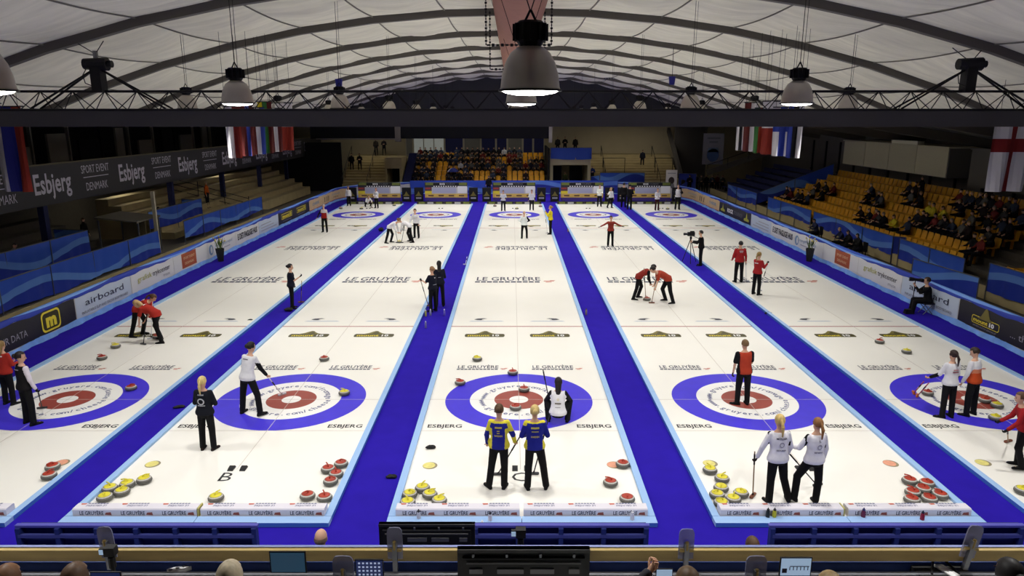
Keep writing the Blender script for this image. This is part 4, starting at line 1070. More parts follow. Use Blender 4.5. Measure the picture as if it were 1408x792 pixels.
EYE = mat('eye_dark', lin(40, 30, 26), .3); LIP = mat('lip', lin(160, 84, 76), .5)
BLK = (20, 20, 22)

def figure(h=1.68, pose=None, female=True):
    """joint positions in the body frame: x right, y forward, z up"""
    P = dict(lean=(0, .04, 1), bend=0.0, thL=(-.07, .02, -1), shL=(-.03, -.04, -1), thR=(.07, .02, -1), shR=(.03, -.04, -1),
             uaL=(-.25, 0, -1), faL=(-.08, .3, -1), uaR=(.25, 0, -1), faR=(.08, .3, -1), look=(0, 1, -.12), slat=(1, 0, 0), plat=(1, 0, 0), toeL=(-.2, 1, 0), toeR=(.2, 1, 0))
    P.update(pose or {}); k = h / 1.70; J = {'k': k}
    N = lambda v: V(v).normalized()
    lean = N(P['lean']); pl = N(P['plat']); slat = N(P['slat'])
    hipw = (.088 if female else .092) * k; shw = (.158 if female else .185) * k
    J['pel'] = V((0, 0, 0))
    up0 = N((lean.x * .5, lean.y * .5, max(lean.z, .4)))
    J['mid'] = up0 * .2 * k
    J['chest'] = J['mid'] + lean * .21 * k
    J['neck'] = J['chest'] + lean * .10 * k
    nd = N(lean + V((0, .0, .35))); J['nd'] = nd
    J['headc'] = J['neck'] + nd * .175 * k
    J['lean'] = lean; J['slat'] = slat; J['plat'] = pl
    sh = J['chest'] + lean * .035 * k
    for s_, sg in (('L', -1), ('R', 1)):
        hp = J['pel'] + pl * sg * hipw + V((0, 0, -.02 * k)); J['hip' + s_] = hp
        J['kne' + s_] = hp + N(P['th' + s_]) * .425 * k; J['ank' + s_] = J['kne' + s_] + N(P['sh' + s_]) * .415 * k
        J['sho' + s_] = sh + slat * sg * shw; J['elb' + s_] = J['sho' + s_] + N(P['ua' + s_]) * .28 * k
        J['wri' + s_] = J['elb' + s_] + N(P['fa' + s_]) * .245 * k; J['hdir' + s_] = N(P['fa' + s_]); J['toe' + s_] = N(P['toe' + s_])
    J['look'] = N(P['look'])
    return J

def torso_rings(J, t0, t1, inf, female, n=16, hem=0.0):
    k = J['k']; F = V((0, 1, 0))
    prof = [(-.13, .115, .085), (-.06, .165, .112), (.0, .172, .115), (.10, .150, .105), (.20, .135, .098), (.30, .152, .108), (.38, .165, .108), (.44, .160, .092), (.49, .10, .068), (.53, .062, .058)]
    if not female: prof = [(t, w * (1.0 if t < .05 else 1.10), d * 1.05) for t, w, d in prof]
    rings = []
    for t, w_, d_ in prof:
        if t < t0 - 1e-6 or t > t1 + 1e-6: continue
        if t < .2: c_ = J['pel'].lerp(J['mid'], t / .2) if t >= 0 else J['pel'] + V((0, 0, t * k)); ax = (J['mid'] - J['pel']).normalized(); fr = max(0, t) / .2; lat = J['plat'].lerp(J['slat'], fr * .5)
        else: c_ = J['mid'] + J['lean'] * (t - .2) * k; ax = J['lean']; lat = J['plat'].lerp(J['slat'], min(1, .5 + (t - .2) / .4))
        if t < 0: ax = V((0, 0, 1))
        lat = (lat - ax * lat.dot(ax)).normalized(); fw = ax.cross(lat)
        ww = (w_ * k + inf + (hem if t < .05 else 0)); dd = (d_ * k + inf + (hem if t < .05 else 0))
        rings.append([c_ + lat * ww * math.cos(2 * math.pi * i / n) + fw * dd * math.sin(2 * math.pi * i / n) for i in range(n)])
    return rings
def limb_segs(J, female):
    k = J['k']; S = []
    tr = 1.0 if female else 1.06
    for s_ in 'LR':
        S += [('thigh' + s_, J['hip' + s_], J['kne' + s_], .088 * k * tr, .056 * k * tr), ('shank' + s_, J['kne' + s_], J['ank' + s_], .056 * k * tr, .037 * k),
              ('uarm' + s_, J['sho' + s_], J['elb' + s_], .050 * k * tr, .039 * k * tr), ('farm' + s_, J['elb' + s_], J['wri' + s_], .038 * k * tr, .026 * k)]
    return S
def queue(ob, segs, fn, vox, extra=None, mats=None):
    JOBS.append((ob, segs, fn, vox, extra, mats))
def add_local(name, mb, mats, parent, smooth=True):
    o = bpy.data.objects.new(name, mb.mesh(name, mats, smooth)); COL.objects.link(o); o.parent = parent; return o
def head_frame(J):
    f_ = J['look']; up = (J['nd'] - f_ * J['nd'].dot(f_))
    if up.length < .15: up = V((0, 0, 1)) - f_ * f_.z
    up.normalize(); r = f_.cross(up); return r, f_, up
def hand_mb(J, s_, mb, mi, grip=False):
    k = J['k']; w_ = J['wri' + s_]; d = J['hdir' + s_]; sg = -1 if s_ == 'L' else 1
    side = d.cross(V((0, 0, 1)))
    if side.length < .3: side = d.cross(V((1, 0, 0)))
    side.normalize(); nrm = side.cross(d).normalized()
    pal = w_ + d * .075 * k
    curl = 1.3 if grip else .45
    for i, ln in enumerate((.062, .072, .068, .052)):
        b = pal + side * ((i - 1.5) * .0195 * k); a1 = curl; d1 = (d * math.cos(a1 * .5) + nrm * math.sin(a1 * .5)); d2 = (d * math.cos(a1 * 1.5) + nrm * math.sin(a1 * 1.5))
        m_ = b + d1 * ln * .55 * k; rcone(mb, b - d * .012, m_, .0095 * k, .009 * k, 6, mi=mi); rcone(mb, m_, m_ + d2 * ln * .5 * k, .009 * k, .0075 * k, 6, mi=mi)
    tb = w_ + d * .03 * k - side * .03 * k * 1.0; td = (d * .7 - side * .55 + nrm * .4).normalized()
    rcone(mb, tb, tb + td * .035 * k, .0115 * k, .010 * k, 6, mi=mi); rcone(mb, tb + td * .035 * k, tb + td * .035 * k + (td + d * .5).normalized() * .028 * k, .010 * k, .008 * k, 6, mi=mi)

def person(label, pos, heading=0.0, h=1.68, pose=None, female=True, top=BLK, bottom=BLK, sleeve=None, hair=('short', (60, 44, 34)), fn=None, tops=None, glove=None,
           shoe=(22, 22, 24), vox=.02, skin=SKIN, group=None, back=None, hipat=False, grip='LR', fingers=True, cat='person', hem=.018):
    """one figure: body mesh (skin) with jacket, trousers, shoes and hair as children; returns world positions of the joints.
    sleeve: None = long sleeves of the top, 'short', or a colour tuple for long sleeves of another colour"""
    J = figure(h, pose, female); k = J['k']
    low = min(min(J['ank' + s_].z - .075 * k for s_ in 'LR'), min(J['kne' + s_].z - .06 * k for s_ in 'LR'))
    R = Matrix.Rotation(-math.radians(heading), 3, 'Z')
    if hipat: off = V((0, 0, 0)); origin = V(pos)
    else:
        mid = (J['ankL'] + J['ankR']) / 2; off = V((-mid.x, -mid.y, -low)); origin = V(pos)
    for q in list(J):
        if isinstance(J[q], Vector) and q[:3] in ('pel', 'mid', 'che', 'nec', 'hea', 'hip', 'kne', 'ank', 'sho', 'elb', 'wri'): J[q] = J[q] + off
    root = bpy.data.objects.new('person', bpy.data.meshes.new('person')); COL.objects.link(root); root.location = origin; root.rotation_euler = (0, 0, -math.radians(heading))
    tag(root, label, cat, group)
    segs = limb_segs(J, female); D = {s_[0]: s_ for s_ in segs}
    r, f_, up = head_frame(J); hc = J['headc']; Rh = Matrix((r, f_, up)).transposed()
    kb = k; k = k * 1.1
    H = lambda a, b, c_: hc + r * a * k + f_ * b * k + up * c_ * k
    # --- body
    mb = MB()
    rg = torso_rings(J, -.13, .53, 0, female); mb.add(*_rings(rg))
    for nm, a, b, r0, r1 in segs: rcone(mb, a, b, r0, r1)
    rcone(mb, J['neck'] - J['lean'] * .05 * k, hc - up * .06 * k, .050 * k, .047 * k)
    mb.ell(H(0, -.008, .025), (.074 * k, .094 * k, .094 * k), 14, 10, R=Rh); mb.ell(H(0, .018, -.045), (.055 * k, .068 * k, .068 * k), 12, 8, R=Rh)
    rcone(mb, H(0, .086, .01), H(0, .104, -.022), .009 * k, .014 * k, 6)
    for e in (-1, 1): mb.ell(H(.074 * e, -.012, -.005), (.011 * k, .020 * k, .030 * k), 6, 5, R=Rh)
    kh = k; k = kb
    for s_ in 'LR':
        w_ = J['wri' + s_]; d = J['hdir' + s_]; rcone(mb, w_, w_ + d * .075 * k, .026 * k, .030 * k, 8, ea=1.25, eb=.62)
        a = J['ank' + s_]; t_ = J['toe' + s_]; rcone(mb, a + V((0, 0, -.035 * k)) - t_ * .03 * k, a + V((0, 0, -.045 * k)) + t_ * .12 * k, .034 * k, .028 * k)
    root.data.from_pydata(mb.v, [], mb.f)
    ex = MB()
    gm = 1 if glove else 0
    if fingers:
        for s_ in 'LR': hand_mb(J, s_, ex, gm, s_ in grip)
    k = kh
    for e in (-1, 1): ex.ell(H(.030 * e, .078, .008), (.011 * k, .008 * k, .007 * k), 6, 4, mi=2, R=Rh); ex.box(H(.030 * e, .082, .030), (.026 * k, .006 * k, .006 * k), mi=2, R=Rh)
    ex.ell(H(0, .080, -.055), (.021 * k, .009 * k, .007 * k), 8, 4, mi=3, R=Rh)
    k = kb
    bsegs = [('torso', J['pel'], J['neck'], .14, .1), ('head', hc - up * .03, hc + up * .03, .09, .09)] + segs + [('hand' + s_, J['wri' + s_] + J['hdir' + s_] * .01, J['wri' + s_] + J['hdir' + s_] * .09, .035, .035) for s_ in 'LR']
    queue(root, bsegs, (lambda t, u, v, w_: gm if t.startswith('hand') else 0), vox * .8, ex, [skin, cmat(glove) if glove else skin, EYE, LIP])
    # --- trousers
    o = bpy.data.objects.new('trousers', bpy.data.meshes.new('trousers')); COL.objects.link(o); o.parent = root
    mb = MB(); mb.add(*_rings(torso_rings(J, -.13, .10, .014, female)))
    for s_ in 'LR':
        _, a, b, r0, r1 = D['thigh' + s_]; rcone(mb, a, b, r0 + .018, r1 + .022)
        _, a, b, r0, r1 = D['shank' + s_]; e = b + (a - b).normalized() * .0; rcone(mb, a, e, r0 + .022, r1 + .036 * k)
    mb2 = mb; o.data.from_pydata(mb.v, [], mb.f); queue(o, segs, (lambda t, u, v, w_: 0), vox, None, [cmat(bottom)])
    # --- top
    o = bpy.data.objects.new('jacket' if sleeve != 'short' else 'shirt', bpy.data.meshes.new('jacket')); COL.objects.link(o); o.parent = root
    mb = MB(); mb.add(*_rings(torso_rings(J, -.06, .49, .024, female, hem=hem)))
    ts = []
    for s_ in 'LR':
        _, a, b, r0, r1 = D['uarm' + s_]
        if sleeve == 'short': b2 = a.lerp(b, .72); rcone(mb, a, b2, r0 + .02, r1 + .026); ts.append(('uarm' + s_, a, b2, r0, r1))
        else:
            rcone(mb, a, b, r0 + .018, r1 + .018); ts.append(D['uarm' + s_])
            _, a, b, r0, r1 = D['farm' + s_]; b2 = a.lerp(b, .93); rcone(mb, a, b2, r0 + .017, r1 + .018); ts.append(D['farm' + s_])
    rcone(mb, J['shoL'], J['shoR'], .052 * k, .052 * k)
    o.data.from_pydata(mb.v, [], mb.f)
    tm = [cmat(top)] + [cmat(c_) for c_ in (tops or [])]
    if isinstance(sleeve, tuple) and fn is None:
        tm = [cmat(top), cmat(sleeve)]; fn = lambda t, u, v, w_: 1 if t[1:4] == 'arm' else 0
    queue(o, [('torso', J['pel'], J['neck'], .155 * k, .13 * k)] + ts, fn or (lambda t, u, v, w_: 0), vox, None, tm)
    o['_frame'] = 0
    FR[o.name] = J
    # --- shoes
    for s_ in 'LR':
        a = J['ank' + s_]; t_ = J['toe' + s_]; sd = t_.cross(V((0, 0, 1))).normalized(); m = MB()
        zs = a.z - .075 * k
        rings = []
        for tt, wd, ht in ((-.085, .018, .035), (-.07, .034, .075), (-.02, .038, .095), (.05, .040, .070), (.12, .045, .050), (.17, .036, .038), (.195, .014, .024)):
            c_ = V((a.x, a.y, zs)) + t_ * tt * k
            rings.append([c_ + sd * wd * k * x_ + V((0, 0, z_ * ht * k)) for x_, z_ in ((-1, .05), (-.9, 0), (.9, 0), (1, .05), (1, .5), (.6, .95), (0, 1.05), (-.6, .95), (-1, .5))])
        m.add(*_rings(rings)); add_local('shoe', m, cmat(shoe), root)
    # --- hair
    st, hcol = hair; k = kh
    if st != 'bald':
        m = MB()
        low_ = {'short': -.25, 'pony': -.2, 'bun': -.2, 'long': -.55, 'cap': .1}[st]
        def keep(v): return not ((v.y > .28 and v.z < .42) or v.z < low_ - .25 or (v.z < low_ and v.y > -.45))
        m.ell(H(0, -.014, .028), (.084 * k, .104 * k, .106 * k), 18, 12, R=Rh, keep=keep)
        if st == 'pony':
            q = H(0, -.11, .045); e = H(.01, -.15, -.06); e2 = H(.015, -.13, -.22); rcone(m, q, e, .022 * k, .032 * k, 8); rcone(m, e, e2, .032 * k, .012 * k, 8); rcone(m, H(0, -.09, .045), q, .02 * k, .02 * k, 8)
        if st == 'bun': m.ell(H(0, -.115, .03), (.045 * k, .04 * k, .045 * k), 10, 7, R=Rh)
        if st == 'long': rcone(m, H(0, -.06, -.02), H(0, -.075, -.2), .078 * k, .06 * k, 10)
        add_local('hair' if st != 'cap' else 'cap', m, hmat(hcol), root)
    else:
        m = MB(); m.ell(H(0, -.018, .0), (.081 * k, .098 * k, .07 * k), 16, 8, R=Rh, keep=lambda v: v.z < .35 and v.y < .3); add_local('hair', m, hmat(hcol), root)
    k = kb
    # --- print on the back
    if back:
        m = MB(); ms = []
        def bk(a, b):   # a lateral metres, b height along spine 0..0.5
            prof = [(-.13, .115, .085), (-.06, .165, .112), (.0, .172, .115), (.10, .150, .105), (.20, .135, .098), (.30, .152, .108), (.38, .165, .108), (.44, .160, .092), (.49, .10, .068)]
            for (t0, w0, d0), (t1, w1, d1) in zip(prof[:-1], prof[1:]):
                if t0 <= b <= t1: q = (b - t0) / (t1 - t0); ww = w0 + (w1 - w0) * q; dd = d0 + (d1 - d0) * q; break
            else: ww, dd = .15, .1
            ww = ww * k * (1 if female else 1.1) + .024; dd = dd * k + .024
            c_ = J['mid'] + J['lean'] * (b - .2) * k if b >= .2 else J['pel'].lerp(J['mid'], b / .2)
            lat = J['slat']; fw = J['lean'].cross(lat).normalized()
            return c_ + lat * a - fw * (dd * math.sqrt(max(.05, 1 - (a / ww) ** 2)) + .012)
        for body, b, hh, wd, c_ in back:
            if c_ not in ms: ms.append(c_)
            if body == '#': 
                nn = 14; m.add([bk(wd / 2 * math.cos(2 * math.pi * i / nn), b + hh / 2 * math.sin(2 * math.pi * i / nn)) for i in range(nn)] + [bk(wd / 3 * math.cos(2 * math.pi * i / nn), b + hh / 3 * math.sin(2 * math.pi * i / nn)) for i in range(nn)], [(i, (i + 1) % nn, nn + (i + 1) % nn, nn + i) for i in range(nn)], ms.index(c_))
            elif body == '=': m.add([bk(-wd / 2, b), bk(0, b), bk(wd / 2, b), bk(wd / 2, b + hh), bk(0, b + hh), bk(-wd / 2, b + hh)], [(0, 1, 4, 5), (1, 2, 3, 4)], ms.index(c_))
            else: text(m, body, lambda x_, y_: bk(x_, b + y_ / k), h=hh, w=wd, mi=ms.index(c_), bold=.02)
        tag(add_local('back_print', m, [cmat(c_) for c_ in ms], root, smooth=False), kind='stuff')
    M4 = Matrix.Translation(origin) @ R.to_4x4()
    return {q: M4 @ J[q] for q in J if isinstance(J[q], Vector) and q[:3] in ('pel', 'mid', 'che', 'nec', 'hea', 'hip', 'kne', 'ank', 'sho', 'elb', 'wri')} | {'root': root, 'hL': M4 @ (J['wriL'] + J['hdirL'] * .09), 'hR': M4 @ (J['wriR'] + J['hdirR'] * .09)}
FR = {}

def finish_people():
    """voxel union of the volumes of every figure, then colour the faces by the limb they belong to"""
    for ob, segs, fn, vox, extra, mats in JOBS:
        md = ob.modifiers.new('r', 'REMESH'); md.mode = 'VOXEL'; md.voxel_size = vox; md.use_smooth_shade = True
        sm = ob.modifiers.new('s', 'SMOOTH'); sm.factor = .5; sm.iterations = 3
    bpy.context.view_layer.update(); dg = bpy.context.evaluated_depsgraph_get()
    for ob, segs, fn, vox, extra, mats in JOBS:
        me = bpy.data.meshes.new_from_object(ob.evaluated_get(dg)); ob.modifiers.clear()
        me.materials.clear()
        n = len(me.polygons); cen = np.empty(n * 3); me.polygons.foreach_get('center', cen); cen = cen.reshape(-1, 3)
        best = np.full(n, 1e9); idx = np.zeros(n, int)
        for i, (nm, a, b, r0, r1) in enumerate(segs):
            a = np.array(a); b = np.array(b); d = b - a; t = np.clip(((cen - a) @ d) / max(1e-9, d @ d), 0, 1)
            ds = np.linalg.norm(cen - (a + t[:, None] * d), axis=1) / (r0 + (r1 - r0) * t)
            w_ = ds < best; best[w_] = ds[w_]; idx[w_] = i
        J = FR.get(ob.name)
        if J:
            rel = cen - np.array(J['pel']); ax = np.array(J['lean']); lt = np.array(J['slat']); fw = np.cross(ax, lt)
            uu = rel @ lt / J['k']; vv = rel @ ax / J['k']; ww = rel @ fw / J['k']
        else: uu = vv = ww = np.zeros(n)
        mi = [fn(segs[idx[i]][0], uu[i], vv[i], ww[i]) for i in range(n)]
        for m in mats: me.materials.append(m)
        me.polygons.foreach_set('material_index', mi)
        me.polygons.foreach_set('use_smooth', [True] * n)
        if extra and extra.v:
            nv = len(me.vertices); co_ = np.empty(nv * 3); me.vertices.foreach_get('co', co_)
            fs = [tuple(p.vertices) for p in me.polygons]
            m2 = bpy.data.meshes.new(ob.name); m2.from_pydata([tuple(c_) for c_ in co_.reshape(-1, 3)] + extra.v, [], fs + [tuple(i + nv for i in f_) for f_ in extra.f])
            for m in mats: m2.materials.append(m)
            m2.polygons.foreach_set('material_index', mi + extra.m); m2.polygons.foreach_set('use_smooth', [True] * len(m2.polygons)); m2.update()
            bpy.data.meshes.remove(me); me = m2
        old = ob.data; ob.data = me; bpy.data.meshes.remove(old)
        if '_frame' in ob: del ob['_frame']
    JOBS.clear()

# ------------------------------------------------------------------ brooms
BRM = {'white': (lin(225, 225, 228), lin(215, 215, 222)), 'dark': (lin(40, 40, 44), lin(60, 60, 64)), 'orange': (lin(190, 70, 40), lin(205, 110, 50)), 'yellow': (lin(220, 205, 70), lin(90, 90, 60)), 'wood': (lin(150, 120, 90), lin(120, 70, 50))}
def broom(head, top, col='dark', label='', length=1.2, yaw=0.0):
    head = V(head); top = V(top); d = (top - head).normalized(); b = empty('broom', head, label, 'broom', 'curling brooms')
    c1, c2 = BRM[col]; mh = mat('broom_shaft_' + col, c1, .4); mp = mat('broom_head_' + col, c2, .6)
    m = MB(); m.cyl(head + d * .05, head + d * length, .0125, n=8); m.build('shaft', mh, b)
    m = MB(); m.cyl(head + d * .72, head + d * .95, .016, n=8); m.build('grip', BLACK, b)
    m = MB(); Rz = Matrix.Rotation(yaw, 3, 'Z'); z0 = head.z
    m.prism([(-.10, -.03), (.10, -.03), (.115, 0), (.10, .03), (-.10, .03), (-.115, 0)], lambda a, bb, dd: V((head.x, head.y, z0)) + Rz @ V((a, bb, dd)), .012, .045); m.build('head', mp, b)
    m = MB(); m.prism([(-.095, -.026), (.095, -.026), (.105, 0), (.095, .026), (-.095, .026), (-.105, 0)], lambda a, bb, dd: V((head.x, head.y, z0)) + Rz @ V((a, bb, dd)), 0.002, .013); m.build('pad', mat('broom_pad', lin(205, 200, 196), .8), b)
    m = MB(); m.cyl(head + V((0, 0, .03)), head + d * .09, .02, .015, 8); m.build('ferrule', BLACK, b)
    return b
# ================================================================== CURLING STONES
GRAN = mat('granite', lin(112, 110, 104), .35, noise=.28, nscale=60); BAND = mat('granite_band', lin(92, 92, 88), .6, noise=.2, nscale=80); RIMW = mat('granite_pale', lin(196, 192, 184), .4, noise=.3, nscale=90)
SRED = mat('stone_red', lin(176, 62, 44), .4, noise=.12, nscale=20); SYEL = mat('stone_yellow', lin(226, 214, 62), .4, noise=.08, nscale=20)
STM = {}
def stone_meshes():
    m = MB(); m.lathe([(.06, 0), (.10, .003), (.132, .022), (.142, .045), (.142, .068), (.134, .088), (.115, .106), (.09, .113)], 24); STM['body'] = m.mesh('curling_stone', GRAN, True)
    m = MB(); m.lathe([(.1425, .044), (.1435, .05), (.1435, .064), (.1425, .07)], 24, cap=False); STM['band'] = m.mesh('striking_band', BAND, True)
    m = MB(); m.lathe([(.128, .098), (.120, .1055), (.108, .111)], 24, cap=False); STM['edge'] = m.mesh('pale_edge', RIMW, True)
    for nm, mt in (('red', SRED), ('yellow', SYEL)):
        m = MB(); m.lathe([(.0, .121), (.07, .121), (.098, .118), (.102, .112)], 20, cap=False); STM['cap_' + nm] = m.mesh('cap', mt, True)
        m = MB(); m.tube([V((0, -.02, .118)), V((0, -.015, .15)), V((0, .01, .163)), V((0, .05, .165)), V((0, .095, .158))], .0125, 8); m.ell((0, .095, .158), (.0135, .018, .0135), 8, 5); STM['handle_' + nm] = m.mesh('handle', mt, True)
stone_meshes()
def stone(px, py, colr, label, group=None, at=None):
    p = gp(px, py, .06); p.z = 0.0
    STONES.append([p, colr, label, group])
def put_stones():
    for it in range(60):
        for i in range(len(STONES)):
            for j in range(i):
                d = STONES[i][0] - STONES[j][0]
                if d.length < .29:
                    d = (d if d.length > 1e-4 else V((.01, 0, 0))).normalized() * ((.2905 - d.length) / 2); STONES[i][0] += d; STONES[j][0] -= d
        for s_ in STONES:      # stay on the ice and clear of the bumpers
            X = min(SHEETS.values(), key=lambda x_: abs(x_ - s_[0].x)); s_[0].x = max(X - HW + .15, min(X + HW - .15, s_[0].x)); s_[0].y = max(Y0 + .4, s_[0].y)
    for s_ in STONES: put_stone(*s_)
STONES = []
def put_stone(p, colr, label, group):
    o = inst('curling_stone', STM['body'], p, rz=rnd.random() * 6.28); tag(o, label, 'curling stone', group or 'curling stones')
    for nm, k in (('striking_band', 'band'), ('pale_edge', 'edge'), ('cap', 'cap_' + colr), ('handle', 'handle_' + colr)): inst(nm, STM[k], (0, 0, 0), o)
CORN = [('A', 'red', [(72.4, 641.7), (68.3, 653.7)], 'red topped stone parked by the foam divider below the balcony banner'),
        ('B', 'yellow', [(196, 660), (175.7, 665.2), (152, 671), (165.7, 676.5), (146, 683)], 'yellow topped stone parked in the corner of the sheet marked B'),
        ('B', 'red', [(469, 637.6), (451.5, 645), (464.6, 651.5), (454.6, 661.6)], 'red topped stone in the cluster by the divider of the sheet marked B'),
        ('B', 'red', [(422.9, 681.6), (447.7, 684)], 'red topped stone close behind the foam bumper of the sheet marked B'),
        ('C', 'yellow', [(581.5, 671.3), (562.8, 680.6), (591.7, 680), (559, 689.5), (602.6, 687)], 'yellow topped stone parked in the corner of the sheet marked C'),
        ('D', 'yellow', [(976.2, 646), (992.8, 658), (991, 671.6), (980.6, 680), (1019, 678), (1007, 686.5), (986.4, 690.5)], 'yellow topped stone parked beside the two players in white jackets'),
        ('D', 'red', [(1252, 661), (1275.9, 664.7), (1272.3, 673.2), (1256, 676.7), (1293, 679.5), (1253.9, 687), (1278, 686)], 'red topped stone in the corner heap by the foam bumpers')]
for key, c_, pts, lab in CORN:
    for i, (px, py) in enumerate(pts): stone(px, py, c_, lab, 'parked %s stones on sheet %s' % (c_, key))
for px, py, c_, lab in (
    (140.2, 491.6, 'red', 'red topped stone short of the house below the balcony banner'), (159, 475.7, 'yellow', 'yellow topped stone lying between the sweepers in red and the house'),
    (180.2, 533, 'red', 'red topped stone on the blue ring below the balcony banner'), (216, 463, 'red', 'red topped stone swept by two players in red below the banner'),
    (445.8, 493, 'red', 'lone red topped stone short of the house on sheet B'), (473.3, 539.8, 'yellow', 'lone yellow topped stone on the blue ring of sheet B'),
    (656.2, 493.2, 'yellow', 'lone yellow topped stone short of the house on sheet C'), (705, 512, 'red', 'red topped stone touching the top of the blue ring on sheet C'),
    (632.6, 525.8, 'red', 'red topped stone on the outer edge of the blue ring on sheet C'), (720.6, 535, 'red', 'red topped stone on the red ring of sheet C'),
    (708.8, 560, 'red', 'red topped stone between the heads of the two players in blue'),
    (859, 638, 'red', 'red topped stone by the divider next to the red marker on sheet C'), (839.4, 663.4, 'red', 'red topped stone standing free between marker and bumper on sheet C'), (862.4, 685.5, 'red', 'red topped stone half hidden by the foam bumper on sheet C'),
    (297, 684, 'yellow', 'single yellow topped stone half hidden behind the bumper gap on sheet B'),
    (889.7, 411, 'red', 'stone being swept by two players in dark red on the middle ice'),
    (1209.5, 469.3, 'red', 'red topped stone by the hog line beside the yellow seats'), (1246.6, 483, 'yellow', 'yellow topped stone short of the house beside the yellow seats'),
    (1275.4, 540, 'red', 'red topped stone in front of the orange brooms'), (1354, 550, 'red', 'red topped stone on the red ring beside the player in orange and white'),
    (1371, 557, 'yellow', 'yellow topped stone on the white ring next to a red one'), (1368.5, 574, 'yellow', 'yellow topped stone on the blue ring beside the yellow seats'), (1406, 674, 'yellow', 'yellow topped stone at the divider end by the picture of a stone'),
    (549, 332.5, 'yellow', 'yellow topped stone swept by players in white'),
    (463, 286, 'red', 'small far stone in the far corner below the balcony'), (542, 282, 'yellow', 'far stone by the bumper near the crouching player'), (497, 286.5, 'yellow', 'far stone beside the crouching player in white'),
    (710.6, 286.5, 'yellow', 'far stone between the two umpires'), (680.5, 283, 'red', 'far red stone by the scoreboard on sheet C'), (743.5, 283.5, 'red', 'far red stone by the black sign on sheet C'), (918, 287, 'yellow', 'far stone between two players in white by the portrait poster')):
    stone(px, py, c_, lab)
put_stones()

# ================================================================== NEAR FOAM BUMPERS
BUMP = mat('bumper_white', lin(226, 222, 230), .6)
for key, X in SHEETS.items():
    for e in (-1, 1):
        xa, xb = (X - HW + .0, X - .035) if e < 0 else (X + .035, X + HW)
        if key == 'D': xa += .02
        xc = (xa + xb) / 2; y0_, y1_ = Y0 + .03, Y0 + .25; zt_ = .17
        b = empty('foam_bumper', (xc, (y0_ + y1_) / 2, 0), 'white printed foam bumper, %s half, %s' % ('banner side' if e < 0 else 'seat side', SLAB[key]), 'bumper', 'near foam bumpers')
        m = MB(); bev = .02
        out_ = [(y0_ + bev, 0), (y1_ - bev, 0), (y1_, bev), (y1_, zt_ - bev), (y1_ - bev, zt_), (y0_ + bev, zt_), (y0_, zt_ - bev), (y0_, bev)]
        m.prism(out_, lambda a, bb, d: V((d, a, bb)), xa, xb); m.build('foam', BUMP, b)
        for i in range(3):
            xx = xa + (xb - xa) * (i + .5) / 3 - .03
            m = MB(); text(m, 'LE GRUYÈRE', flat((xx, y0_ - .002, .055), (1, 0, 0), (0, 0, 1)), h=.075, w=.42, bold=.02)
            P = flat((xx + .28, y0_ - .002, .06), (1, 0, 0), (0, 0, 1)); m.add([P(-.05, 0), P(.07, -.01), P(.06, .05), P(-.03, .04)], [(0, 1, 2, 3)], 1); m.build('front_print', [NAVY, mat('emblem_brown', lin(150, 80, 70), .5)], b)
            m = MB(); Pt = flat((xx + .03, (y0_ + y1_) / 2 + .03, zt_ + .002), (-1, 0, 0), (0, -1, 0)); text(m, 'LE GRUYÈRE', Pt, h=.055, w=.36, bold=.015)
            for j in range(7): m.add([Pt(-.18 + .052 * j, -.03), Pt(-.14 + .052 * j, -.03), Pt(-.14 + .052 * j, -.06), Pt(-.18 + .052 * j, -.06)], [(0, 1, 2, 3)], 0)
            m.add([Pt(.2, -.05), Pt(.30, -.05), Pt(.28, .0), Pt(.2, -.01)], [(0, 1, 2, 3)], 1); m.build('top_print', [PALETEXT, REDP], b)
        if e < 0 and key != 'C':
            m = MB(); m.box((xb + .02, Y0 + .14, .09), (.025, .2, .16)); m.build('end_flap', mat('flap_olive', lin(190, 180, 110), .7), b)

# ================================================================== THE PLAYERS
def hh(px, pyf, pyt, lo=1.5, hi=1.86):
    p = gp(px, pyf); return max(lo, min(hi, py_(px, pyt, p.y).z / 1.74 * 1.70))
CARPZ = -.03
def onfloor(px, py, z=0.0):
    return gp(px, py, z)
SWEEP = dict(lean=(0, .92, .42), thL=(-.12, .38, -1), shL=(-.05, -.3, -1), thR=(.14, -.18, -1), shR=(.06, -.30, -1), uaL=(-.05, .25, -1), faL=(.1, .2, -1), uaR=(.25, -.05, -.9), faR=(-.35, .45, -.8), look=(0, .7, -.7))
SWEEP2 = dict(SWEEP, thL=(-.14, -.15, -1), shL=(-.06, -.3, -1), thR=(.12, .42, -1), shR=(.05, -.35, -1))
FOLD = dict(uaL=(-.3, .12, -1), faL=(.85, .5, .15), uaR=(.3, .12, -1), faR=(-.85, .55, .05))
FRONT = dict(uaL=(-.22, .2, -1), faL=(.35, .85, -.1), uaR=(.22, .2, -1), faR=(-.35, .85, -.1))
HIPS = dict(uaL=(-.7, -.15, -.8), faL=(.7, .3, -.4), uaR=(.7, -.15, -.8), faR=(-.7, .3, -.4))
RED = (172, 48, 38); WHT = (225, 224, 228); BROWN = (86, 60, 40); BLOND = (178, 148, 92); DBL = (140, 112, 66); BLKH = (24, 20, 20); NAVYC = (24, 26, 40)
g = gp
